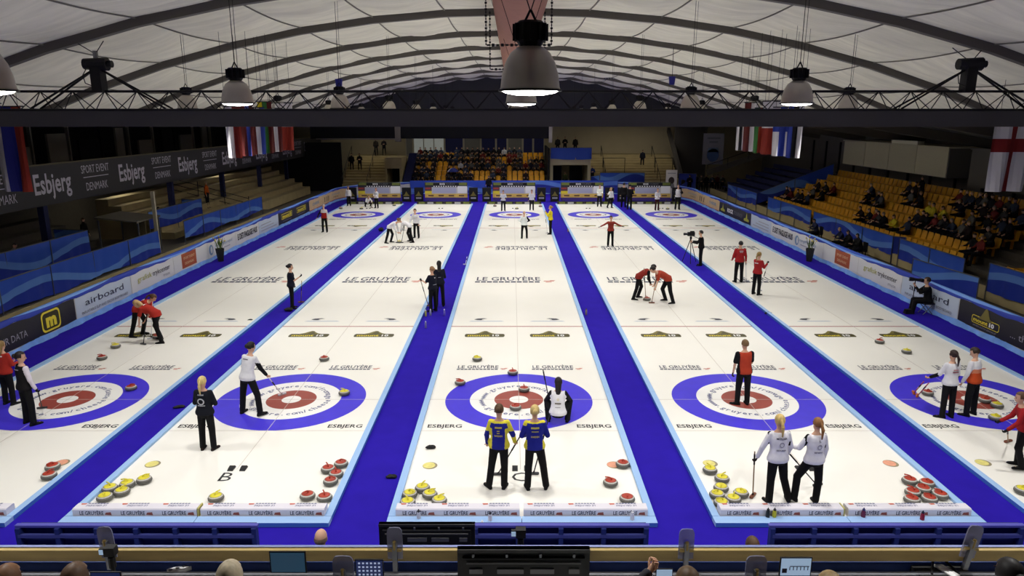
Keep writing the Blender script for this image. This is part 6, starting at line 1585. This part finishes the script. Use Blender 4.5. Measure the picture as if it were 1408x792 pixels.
standing(766, 57.5, 3.2, (50, 50, 56), 'person in grey at the end booth by the dark screen')
standing(777, 54.2, -.1, (60, 66, 40), 'person in green in the doorway below the end booth')
standing(672, 48.8, -.03, (22, 22, 26), 'official in black standing before the end drape')
for i, (px, z_) in enumerate(((948, -.1), (957, -.1), (964, -.1), (971, -.1), (979, -.1), (986, -.1), (993, -.1))):
    standing(px, 50.6 + .5 * (i % 2), -.1, SCOL[i][0], 'person in %s standing in the dark corner behind the boards' % SCOL[i][1], 'standA' if i % 2 else 'standB')
standing(1272, 37, 1.9, (14, 14, 16), 'person in black', 'standB') if False else None
q = px_(1272, 262, RROW[5][0]); spect(V((RROW[5][0] - .2, q.y, RROW[5][1])), math.pi / 2, 'standB', (14, 14, 16), 'person in black standing among the upper yellow seats under the booth', 'people standing around the stands', seat=False)
def left_stand(px, py, X, z, c_, lab, kind='standA'):
    q = px_(px, py, X); spect(V((X, q.y, z)), -math.pi / 2, kind, c_, lab, 'people standing around the stands', seat=False)
left_stand(113, 300, -21.2, .35, (24, 22, 22), 'person in black standing in the dark under the balcony')
left_stand(284, 265, -20.0, 1.07, (206, 96, 30), 'steward in orange vest standing by the stair railing')
q = px_(221, 290, -19.8); spect(V((-20.0, q.y, 1.2)), -math.pi / 2, 'sitA', (190, 92, 36), 'steward in orange sitting behind the upper terrace drape', 'people standing around the stands')
q = px_(18, 325, -19.7); spect(V((-19.9, q.y, 1.3)), -math.pi / 2, 'sitB', (150, 146, 146), 'person in pale grey sitting on the dark terrace', 'people standing around the stands')
# workers between the boards and the drapes on the seat side
for px, py, lab in ((1125, 300, 'person in dark jacket sitting behind the board by the stair gap'), (1160, 315, 'person in black sitting behind the board under the drape'), (1172, 318, 'person in grey sitting at a table behind the board'), (1185, 322, 'person in blue jacket sitting behind the board near the planter')):
    q = px_(px, py, 17.0); spect(V((17.0, q.y, .55)), math.pi / 2, 'sitB', rnd.choice([(28, 28, 30), (54, 54, 60), (40, 44, 70)]), lab, 'people behind the boards')
    m = MB(); m.box((17.05, q.y, .42), (.4, .4, .05)); m.box((17.25, q.y, .65), (.05, .4, .42))
    for ex, ey in ((-.16, -.16), (-.16, .16), (.16, -.16), (.16, .16)): m.box((17.05 + ex, q.y + ey, .16), (.035, .035, .52))
    tag(m.build('folding_chair', BLACK, loc=(17.05, q.y, -.1)), 'plain black chair behind the board on the yellow seat side', 'chair', 'chairs behind the boards')

# ================================================================== NEAR CARPET: benches, bottles, small things
BEN = mat('bench_blue', lin(36, 48, 112), .5, noise=.06); BENL = mat('bench_edge', lin(84, 84, 176), .45); BEND = mat('bench_dark', lin(40, 46, 104), .6); BENP = mat('bench_panel', lin(46, 54, 120), .55, noise=.08)
for xa, xb, lab in ((-7.65, -4.0, 'long blue team bench before the foam bumpers of sheet B'), (-2.05, 1.9, 'long blue team bench behind the smaller television, sheet C'), (3.7, 7.55, 'long blue team bench before the white jacketed players')):
    yb = -7.05; b = empty('team_bench', ((xa + xb) / 2, yb - .3, CARPZ), lab, 'bench', 'blue team benches')
    m = MB(); m.box(((xa + xb) / 2, yb, .86), (xb - xa, .07, .035)); m.build('top_rail', BENL, b)
    m = MB(); m.box(((xa + xb) / 2, yb - .05, .715), (xb - xa - .1, .05, .05)); m.build('mid_rail', mat('bench_mid', lin(66, 72, 140), .5), b)
    m = MB(); m.box(((xa + xb) / 2, yb + .05, .44), (xb - xa - .08, .03, .86)); m.build('front_panel', BEND, b)
    n = 6
    for i in range(n + 1):
        x = xa + .05 + (xb - xa - .1) * i / n; m = MB(); m.box((x, yb - .02, .41), (.07, .1, .86)); m.build('post', BEN, b)
    for i in range(n):
        x = xa + .05 + (xb - xa - .1) * (i + .5) / n; m = MB(); m.box((x, yb - .28, .40), ((xb - xa - .1) / n - .05, .48, .04), R=Matrix.Rotation(math.radians(10), 3, 'X')); m.build('seat_panel', BENP, b)
    for i in range(0, n + 1, 2):
        x = xa + .05 + (xb - xa - .1) * i / n; m = MB(); m.box((x, yb - .48, .17), (.06, .06, .4)); m.build('leg', BEN, b)
def bottle(px, py, body, capc, label, hgt=.24, z=CARPZ):
    p = gp(px, py, z); b = empty('drink_bottle', p, label, 'bottle', 'drink bottles on the carpet')
    m = MB(); m.lathe([(.03, 0), (.036, .01), (.036, hgt * .62), (.030, hgt * .7), (.034, hgt * .76), (.02, hgt * .84), (.018, hgt * .86)], 12, p); m.build('body', mat('bottle_%d_%d_%d' % body, lin(*body), .35), b, smooth=True)
    m = MB(); m.lathe([(.024, hgt * .84), (.026, hgt * .93), (.012, hgt * .96), (.010, hgt * 1.04)], 10, p); m.build('lid', mat('lid_%d_%d_%d' % capc, lin(*capc), .4), b)
for px, py, c1, c2, lab in ((576, 718, (200, 200, 206), (30, 30, 34), 'pale grey bottle with black lid and loop before sheet C'), (674, 721, (214, 214, 220), (30, 30, 40), 'white bottle with dark lid before sheet C'), (869, 720, (222, 222, 226), (230, 230, 232), 'all white bottle by the bumper end of sheet C'), (1055, 716, (40, 44, 42), (20, 20, 22), 'dark bottle next to the yellow bottle'), (1064, 716, (196, 190, 50), (24, 24, 24), 'yellow bottle with black lid before the white jacketed players'), (1186, 716, (110, 40, 70), (30, 30, 90), 'dark red bottle with blue lid before the foam bumper'), (1267, 720, (150, 36, 60), (20, 30, 50), 'red and white bottle with dark lid near the bumper end'),
                            (585.5, 435, (190, 186, 90), (220, 220, 220), 'yellowish bottle on the aisle beside the black shirted players'), (592, 434, (150, 150, 190), (200, 200, 210), 'clear bottle on the aisle beside the yellowish one'), (611, 434, (120, 110, 200), (200, 200, 230), 'clear bottle standing alone by the divider strip'), (585.5, 451, (140, 138, 180), (190, 190, 200), 'clear bottle nearer the hog line on the aisle'), (806, 433, (150, 140, 120), (60, 50, 50), 'brown bottle by the divider beyond sheet C'), (781, 319, (190, 150, 100), (220, 220, 220), 'pale orange bottle by the far divider')):
    bottle(px, py, c1, c2, lab)
def blob(px, py, sx, sy, sz, label, name, cat, m_=None, z=0.0, rz=0.0):
    p = gp(px, py, z); R = Matrix.Rotation(rz, 3, 'Z'); m = MB()
    vs = []; n_, mm = 14, 6
    for j in range(mm + 1):
        ph = math.pi * j / mm
        for i in range(n_):
            t = 2 * math.pi * i / n_; k = 1 + .22 * math.sin(3 * t + j) + .12 * math.sin(5 * t)
            v = R @ V((sx * math.sin(ph) * math.cos(t) * k, sy * math.sin(ph) * math.sin(t) * k, 0)); v.z = max(0, sz * (1 + math.cos(ph)) / 2 * (1 + .3 * math.sin(4 * t)))
            vs.append(p + v)
    m.add(vs, [(j * n_ + i, (j + 1) * n_ + i, (j + 1) * n_ + (i + 1) % n_, j * n_ + (i + 1) % n_) for j in range(mm) for i in range(n_)])
    tag(m.build(name, m_ or BLACK, smooth=True, loc=p), label, cat)
blob(592, 617, .11, .05, .07, 'pair of black gloves dropped on the ice of sheet C', 'gloves', 'gloves')
blob(538, 657, .11, .06, .06, 'crumpled black glove on the carpet aisle beside sheet C', 'glove', 'glove', z=CARPZ)
blob(826, 720, .13, .05, .05, 'black shoe cover lying before the bench of sheet C', 'shoe_cover', 'shoe cover', z=CARPZ, rz=-.6)
blob(246, 561, .14, .05, .06, 'black glove lying on the carpet aisle beside sheet B', 'glove', 'glove', z=CARPZ, rz=.3)
blob(1056, 432, .13, .08, .07, 'black bundle on the carpet aisle beside the player in red', 'bundle', 'bundle', z=CARPZ, rz=-.4)
blob(397, 428, .16, .10, .12, 'black bag at the feet of the player in black shirt', 'bag', 'bag', z=CARPZ)
blob(524, 318, .16, .14, .2, 'black bag with white tag on the far aisle', 'bag', 'bag', z=CARPZ)
blob(344, 441, .09, .06, .05, 'small dark glove on the aisle by the hog line', 'glove', 'glove', z=CARPZ)
m = MB(); p = gp(663, 724, CARPZ); m.prism([(-.07, 0), (.07, 0), (.0, .12)], lambda a, b, d: p + V((a, d, b)), -.03, .03); tag(m.build('folded_card', WHITE, loc=p), 'small white folded card on the carpet before sheet C', 'card')
p0 = gp(640, 364, CARPZ); broom(p0, p0 + V((0, 3.0, .35)), 'white', 'white broom lying along the carpet aisle by sheet C', 1.25, .2)

# ================================================================== PRESS STAND in front of the camera
RY = -11.1
zr = py_(704, 757, RY).z; zr2 = py_(704, 772, RY).z
WOOD = mat('pine_wood', lin(186, 162, 104), .6, noise=.16, nscale=2.5, stretch=(.4, 3, 6)); BLUEP = mat('stand_blue', lin(44, 66, 132), .6, noise=.08)
m = MB(); m.box((0, RY + .02, (zr + zr2) / 2), (18, .04, zr - zr2)); tag(m.build('rail_board', WOOD, loc=(0, RY, zr)), 'long pine board rail along the front of the press desks', 'rail')
m = MB(); m.box((0, RY + .055, zr - .01), (18, .03, .04)); tag(m.build('trim_rail', mat('rail_lilac', lin(140, 150, 200), .5)), kind='structure')
m = MB(); m.box((0, RY + .07, zr / 2 - .1), (18, .04, zr - .1)); tag(m.build('wall_press_front', BLUEP), kind='structure')
m = MB(); m.box((0, -13.6, 2.0), (18, 5.2, .2)); tag(m.build('floor_press', STEPD), kind='structure')
m = MB(); m.box((0, -13.6, .95), (17.6, 5.0, 1.9)); tag(m.build('floor_press_base', BEND), kind='structure')
m = MB(); m.box((0, RY - .06, zr2 - .09), (18, .04, .03)); m.box((0, RY - .05, zr2 - .25), (18, .03, .2)); tag(m.build('trim_press', mat('tray_grey', lin(150, 152, 160), .5)), kind='structure')
zd = zr2 - .22
DESK = mat('desk_white', lin(206, 204, 200), .5)
for i in range(9):
    x = -7.9 + i * 1.98; d = empty('press_desk', (x, -11.7, 2.1), 'white folding press desk behind the pine rail', 'desk', 'press desks')
    m = MB(); m.box((x, -11.66, zd), (1.9, .86, .03)); m.build('desktop', DESK, d)
    for ex in (-.85, .85):
        for ey in (-.36, .36): m = MB(); m.box((x + ex, -11.66 + ey, (zd + 2.1) / 2), (.04, .04, zd - 2.12)); m.build('leg', METAL, d)
def tv(px0, px1, pyt, y, ht, label, feet):
    a = py_(px0, pyt, y); b = py_(px1, pyt, y); xc = (a.x + b.x) / 2; wd = b.x - a.x; zt = a.z
    t = empty('television', (xc, y, zt - ht), label, 'television', 'televisions seen from behind')
    m = MB(); m.box((xc, y, zt - ht / 2), (wd, .05, ht)); m.box((xc, y - .035, zt - ht * .5), (wd * .92, .04, ht * .78)); m.build('back_shell', mat('tv_black', lin(26, 26, 28), .5), t)
    m = MB(); m.box((xc, y - .004, zt - .015), (wd, .062, .03))
    m.build('bezel', mat('tv_edge', lin(52, 52, 54), .4), t)
    for k in range(4): m = MB(); m.box((xc - wd * .38 + wd * .253 * k, y - .04, zt - .05), (.02, .02, .03)); m.build('clip', METAL, t)
    for k, (u, ww) in enumerate(((-.36, .1), (-.1, .2), (.14, .18), (.38, .08))): m = MB(); m.box((xc + u * wd, y - .062, zt - ht * .30), (ww * wd, .015, ht * .07)); m.build('vent_slot', GREY, t)
    m = MB(); m.box((xc, y - .07, zt - ht * .17), (wd * .86, .012, .012)); m.build('ridge', mat('tv_ridge', lin(80, 80, 82), .4), t)
    if feet is None:
        m = MB(); m.box((xc, y, zt - ht - .1), (.08, .06, .3)); m.box((xc, y, zd + .03), (.5, .24, .025)); m.build('stand', BLACK, t)
    else:
        m = MB(); m.cyl((xc, y, zt - ht), (xc, y, feet), .04, n=8); m.box((xc, y, feet + .02), (.7, .6, .04)); m.build('stand', BLACK, t)
        for e in (-.12, .16):
            m = MB()
            for j in range(22):
                q = V((xc + e * wd + (rnd.random() - .5) * .2, y - .075 - rnd.random() * .02, zt - ht * .78 + (rnd.random() - .5) * .07)); m.cyl(q, q + V(((rnd.random() - .5) * .12, 0, (rnd.random() - .5) * .06)), .006, n=4)
            m.build('cable_bundle', LGREY, t)
tv(629, 811, 753, -11.28, .62, 'large black television seen from behind standing on the press desk', None)
tv(521, 653, 719, -9.3, .60, 'smaller looking black television on a stand beyond the pine rail', CARPZ)
# clear rounded plates clamped to the rail
PLEX = mat('plexi_grey', lin(150, 152, 178), .25, alpha=.55)
for i, (px, pt, pb, y, tilt, lab) in enumerate(((145, 724, 766, RY - .02, -.06, 'before the blue bench of sheet B'), (542, 725, 768, RY - .02, 0, 'in front of the smaller television'), (945, 727, 768, RY - .02, 0, 'between the bench and the man at the desk'), (1336, 722, 766, RY - .02, .16, 'tilted beside the black bag'), (471, 764, 805, -11.62, 0, 'next to the dark laptop'), (1041, 764, 805, -11.62, 0, 'next to the pale laptop'))):
    a = py_(px, pt, y); zb_ = py_(px, pb, y).z; w_ = .135 if i < 4 else .17; hh_ = a.z - zb_
    r = empty('clear_plate', (a.x, y, zb_), 'grey clear rounded plate on clamp ' + lab, 'plate', 'clear plates clamped along the press rail')
    Rt = Matrix.Rotation(tilt, 3, 'Y'); cz = V((a.x, y, zb_)); pts = [(-w_ / 2, 0), (w_ / 2, 0)]
    for k in range(9): t = math.pi * k / 8; pts.append((w_ / 2 * (.55 * math.cos(t) + .45 * (1 if math.cos(t) > .01 else -1 if math.cos(t) < -.01 else 0)), hh_ - .06 + .06 * math.sin(t)))
    m = MB(); m.prism(pts, lambda a_, b_, d: cz + Rt @ V((a_, d, b_)), -.006, .006); m.build('plate', PLEX, r)
    m = MB(); m.box(cz + Rt @ V((0, -.02, hh_ * .12)), (.04, .04, hh_ * .9), R=Rt); m.build('arm', METAL, r)
    m = MB(); m.cyl(cz + Rt @ V((0, -.03, hh_ * .35)), cz + Rt @ V((0, -.03, hh_ * .62)), .014, n=8); m.box(cz + Rt @ V((0, -.025, hh_ * .32)), (.12, .02, .02), R=Rt); m.build('clamp', mat('brass', lin(150, 130, 80), .4, metal=.6), r)
# laptops
def laptop(px0, px1, pyt, y, scr, label, face=1):
    a = py_(px0, pyt, y); b = py_(px1, pyt, y); xc = (a.x + b.x) / 2; wd = b.x - a.x; hh_ = wd * .66; zb_ = max(zd + .016, a.z - hh_)
    r = empty('laptop', (xc, y, zd + .015), label, 'laptop', 'laptops on the press desks')
    m = MB(); m.box((xc, y, (a.z + zb_) / 2), (wd, .012, a.z - zb_)); m.build('lid', BLACK, r)
    m = MB(); m.box((xc, y - .008, (a.z + zb_) / 2), (wd * .93, .004, (a.z - zb_) * .9)); m.build('screen', scr, r)
    m = MB(); m.box((xc, y - .13, zd + .026), (wd, .24, .02)); m.build('base', DARKMETAL, r); return xc, wd, a.z, zb_, r
S1 = mat('screen_teal', lin(52, 86, 112), .3, emit=.35); S2 = mat('screen_blue', lin(36, 48, 92), .3, emit=.5); S3 = mat('screen_pale', lin(160, 186, 214), .3, emit=.6)
laptop(370, 420, 758, -11.45, S1, 'dark laptop with dim teal screen on the press desk')
xc, wd, zt_, zb_, r = laptop(488, 527, 769, -11.5, S2, 'laptop with a blue table of figures on screen')
for i in range(6):
    for j in range(4): m = MB(); m.box((xc - wd * .35 + wd * .14 * i, -11.512, zt_ - .03 - .035 * j), (wd * .07, .003, .014)); m.build('screen_figure', mat('screen_white', lin(180, 190, 220), .4, emit=.6), r)
xc, wd, zt_, zb_, r = laptop(1073, 1117, 766, -11.47, S3, 'laptop with a pale spreadsheet on screen')
m = MB(); m.box((xc + .03, -11.482, zt_ - .08), (wd * .6, .003, .006))
for k in range(7): m.box((xc - .05 + .03 * k, -11.482, zt_ - .1), (.006, .003, .03))
m.box((xc - wd * .35, -11.482, zt_ - .12), (.04, .003, .04)); m.build('screen_table', NAVY, r)
laptop(124, 166, 786, -11.65, S2, 'laptop with dark blue screen below the clear plate')
laptop(902, 925, 782, -11.6, S3, 'small laptop behind the hand of the man at the desk')
# power strips, cables, bag, bottle
def pstrip(px0, py0, px1, py1, n, label):
    a = gp(px0, py0, zd + .12); b = gp(px1, py1, zd + .12); r = empty('power_strip', (a + b) / 2, label, 'power strip', 'white power strips at the rail')
    m = MB(); m.bar(a, b, .06, .04); m.build('housing', WHITE, r)
    for i in range(n): q = a.lerp(b, (i + .5) / n); m = MB(); m.cyl(q + V((0, 0, .02)), q + V((0, 0, .026)), .017, n=10); m.build('socket', GREY, r)
pstrip(34, 776, 76, 770, 6, 'white power strip with empty sockets near the tripod'); pstrip(230, 788, 268, 777, 4, 'white power strip lying slanted on the desk'); pstrip(430, 778, 452, 777, 4, 'white power strip between dark laptop and clear plate'); pstrip(1148, 775, 1190, 775, 4, 'white power strip beside the pale laptop')
CAB = mat('cable_white', lin(222, 222, 224), .5)
for i, pts in enumerate(([(0, 773), (30, 769), (60, 777), (120, 773), (180, 778), (240, 772), (300, 776), (420, 775)], [(830, 778), (880, 780), (930, 776), (990, 777), (1000, 773), (1040, 776), (1070, 775)], [(1120, 776), (1200, 773), (1260, 771), (1320, 769), (1408, 768)])):
    m = MB(); m.tube([gp(a, b, zd + .10) for a, b in pts], .008, 5); tag(m.build('cable', CAB, loc=gp(*pts[0], zd + .1)), ['white cable looping along the rail by the tripod', 'white cable running behind the man at the desk', 'white cable running past the black bag'][i], 'cable', 'white cables along the rail')
p = gp(1290, 786, zd + .1); b = empty('laptop_bag', p, 'black laptop bag lying open on the press desk', 'bag')
m = MB(); m.box((p.x, p.y, zd + .08), (.5, .34, .13), taper=.94); m.build('body', mat('bag_black', lin(34, 33, 33), .8, noise=.1), b)
m = MB(); m.tube([V((p.x - .12, p.y - .1, zd + .145)), V((p.x - .05, p.y + .02, zd + .2)), V((p.x + .06, p.y + .02, zd + .2)), V((p.x + .12, p.y - .1, zd + .145))], .012); m.build('handle', BLACK, b)
m = MB(); m.box((p.x + .03, p.y - .06, zd + .155), (.08, .2, .012), R=Matrix.Rotation(.4, 3, 'Z')); m.build('name_tag', WHITE, b)
p = gp(847, 787, zd + .02); b = empty('water_bottle', V((p.x, p.y, zd + .015)), 'clear plastic water bottle on the press desk', 'bottle')
m = MB(); m.lathe([(.03, 0), (.033, .01), (.033, .12), (.024, .16), (.012, .19), (.012, .21)], 14, (p.x, p.y, zd + .016)); m.build('body', mat('pet', lin(200, 210, 225), .1, alpha=.45), b, smooth=True)
m = MB(); m.lathe([(.014, .205), (.014, .23)], 10, (p.x, p.y, zd + .016)); m.build('lid', mat('lid_blue', lin(90, 110, 180), .4), b)
# black tripods with small cameras at the rail
for px, py, lab in ((152, 757, 'small black camera on a tripod at the rail by the clear plate'), (716, 732, 'black video camera on a pole above the large television')):
    y = -10.95 if px > 500 else -11.3; q = py_(px, py, y); b = empty('rail_camera', V((q.x, y, 2.1)), lab, 'camera')
    m = MB(); m.box(q, (.09, .07, .08)); m.box(q + V((-.06, -.01, .0)), (.05, .03, .06)); m.build('camera_body', BLACK, b)
    m = MB(); m.box(q + V((-.065, -.028, .0)), (.04, .004, .045)); m.build('screen', S3, b)
    m = MB(); m.cyl(q - V((0, 0, .04)), V((q.x, y, 2.6 if px < 500 else zd - .5)), .018, n=8); m.cyl(q - V((0, 0, .06)), q - V((0, 0, .16)), .03, n=8); m.build('pole', BLACK, b)
    m = MB(); q2 = V((q.x, y, 2.75))
    for k in range(3): t = 2.1 * k + .5; m.cyl(q2, V((q.x + .22 * math.cos(t), y - .1 + .12 * math.sin(t), 2.1)), .012, n=6)
    m.build('tripod_legs', BLACK, b)
# people at the desks (only heads and shoulders reach into the picture) and officials on the carpet
def desk_person(px, py, y, head_w, label, **kw):
    a = py_(px, py, y); hip = V((a.x, y - .06, a.z - .83))
    c = person(label, hip, kw.pop('heading', 0), 1.7, dict(SIT, **kw.pop('pose', FRONT)), hipat=True, **kw)
    ch = MB(); ch.box((hip.x, hip.y - .02, hip.z - .10), (.42, .42, .05)); ch.box((hip.x, hip.y - .24, hip.z + .22), (.4, .04, .4))
    for ex in (-.18, .18):
        for ey in (-.2, .16): ch.box((hip.x + ex, hip.y + ey, hip.z - .32), (.03, .03, .42))
    tag(ch.build('office_chair', BLACK, loc=(hip.x, hip.y, hip.z - .5)), 'black chair under ' + label.split(' with ')[0].split(' in ')[0][:40].strip() + ' at the press stand', 'chair', 'chairs at the press stand')
    return c
desk_person(12, 772, -12.05, 30, 'reporter with thinning brown hair at the desk end by the power strip', hair=('short', (120, 84, 56)), female=False, top=(60, 56, 60), vox=.018)
desk_person(105, 770, -12.05, 30, 'reporter with short brown hair beside the tripod', hair=('short', (96, 72, 52)), female=False, top=(40, 40, 44), vox=.018)
desk_person(317, 767, -12.1, 32, 'reporter with short white blond hair at the desk', hair=('short', (190, 176, 148)), top=(70, 70, 76), vox=.018)
desk_person(945, 776, -12.1, 28, 'reporter with short brown hair raising a hand to his head', hair=('short', (92, 70, 44)), female=False, top=(60, 60, 66), pose=dict(uaL=(-.7, .5, .1), faL=(.75, .25, .75), uaR=(.22, .2, -1), faR=(-.35, .85, -.1)), vox=.018)
desk_person(1140, 782, -12.1, 28, 'reporter with light brown hair before the pale laptop', hair=('short', (150, 126, 84)), top=(90, 90, 96), vox=.018)
desk_person(1386, 764, -12.05, 36, 'reporter with black hair tied up beside the black bag', hair=('bun', (22, 18, 18)), top=(150, 146, 142), vox=.018)
desk_person(806, 800, -12.2, 30, 'reporter in pale blue shirt reaching an arm beside the large television', hair=('short', (80, 60, 44)), female=False, top=(196, 216, 214), pose=dict(uaR=(.45, .5, -.3), faR=(.1, .9, .35), uaL=(-.22, .2, -1), faL=(.35, .85, -.1)), vox=.018)
def official(px, py, y, label, **kw):
    a = py_(px, py, y); hip = V((a.x, y, a.z - .83)); person(label, hip, 0, 1.7, dict(SIT, **FRONT), hipat=True, **kw)
    ch = MB(); ch.box((hip.x, hip.y - .02, hip.z - .10), (.42, .42, .05)); ch.box((hip.x, hip.y - .24, hip.z + .2), (.4, .04, .4))
    for ex in (-.18, .18):
        for ey in (-.2, .16): ch.box((hip.x + ex, hip.y + ey, (hip.z - .12 + CARPZ) / 2), (.03, .03, hip.z - .12 - CARPZ))
    tag(ch.build('folding_chair', BLACK, loc=(hip.x, hip.y, CARPZ)), 'black chair of the ' + label[:24].strip() + ' at the rink end', 'chair', 'chairs of the officials')
    t = empty('official_table', (hip.x + .45, y + .36, CARPZ), 'small grey table with a laptop before the ' + label[:24].strip(), 'table')
    zt_ = hip.z + .2
    m = MB(); m.box((hip.x + .45, y + .36, zt_), (1.1, .34, .03)); m.build('tabletop', mat('table_grey', lin(120, 120, 130), .5), t)
    for ex in (-.5, .5):
        for ey in (-.13, .13): m = MB(); m.box((hip.x + .45 + ex, y + .36 + ey, (zt_ + CARPZ) / 2 - .01), (.03, .03, zt_ - CARPZ - .03)); m.build('leg', METAL, t)
official(440, 728, -8.15, 'bald official in black jacket sitting below the rail', hair=('bald', (120, 100, 84)), female=False, top=(24, 24, 28), vox=.018)
official(1036, 739, -8.15, 'brown haired official hidden below the rail', hair=('short', (92, 66, 44)), top=(40, 40, 46), vox=.018)
finish_people()

# pieces that belong to a part go one level down
DOWN = {'screen': ('lid', 'camera_body'), 'screen_figure': ('lid',), 'screen_table': ('lid',), 'front_print': ('foam',), 'top_print': ('foam',), 'print': ('foam',), 'banner_lettering': ('banner_cloth',),
        'pad': ('head',), 'emblem': ('box',), 'header_badge': ('panel',), 'header_lettering': ('panel',), 'header': ('panel',), 'end_numbers': ('panel',), 'team_plates': ('panel',), 'score_field': ('panel',), 'sponsor_band': ('panel',), 'purple_skirt': ('panel',),
        'clip': ('back_shell',), 'vent_slot': ('back_shell',), 'ridge': ('back_shell',), 'cable_bundle': ('back_shell',), 'name_tag': ('body',), 'socket': ('housing',), 'grille': ('housing',), 'tube': ('housing',), 'hook': ('ballast',), 'rim': ('shade',), 'lens': ('shade', 'camera_body'),
        'crest': ('sheet',), 'portrait_print': ('sheet',), 'flower': (), 'back_print': ('jacket', 'shirt'), 'handle': ('cap', 'body')}
for o in list(bpy.data.objects):
    base = o.name.split('.')[0]
    if base in DOWN and o.parent is not None and o.parent.parent is None and o.location.length < 1e-6:
        for s_ in o.parent.children:
            if s_ is not o and s_.name.split('.')[0] in DOWN[base] and s_.location.length < 1e-6: o.parent = s_; break
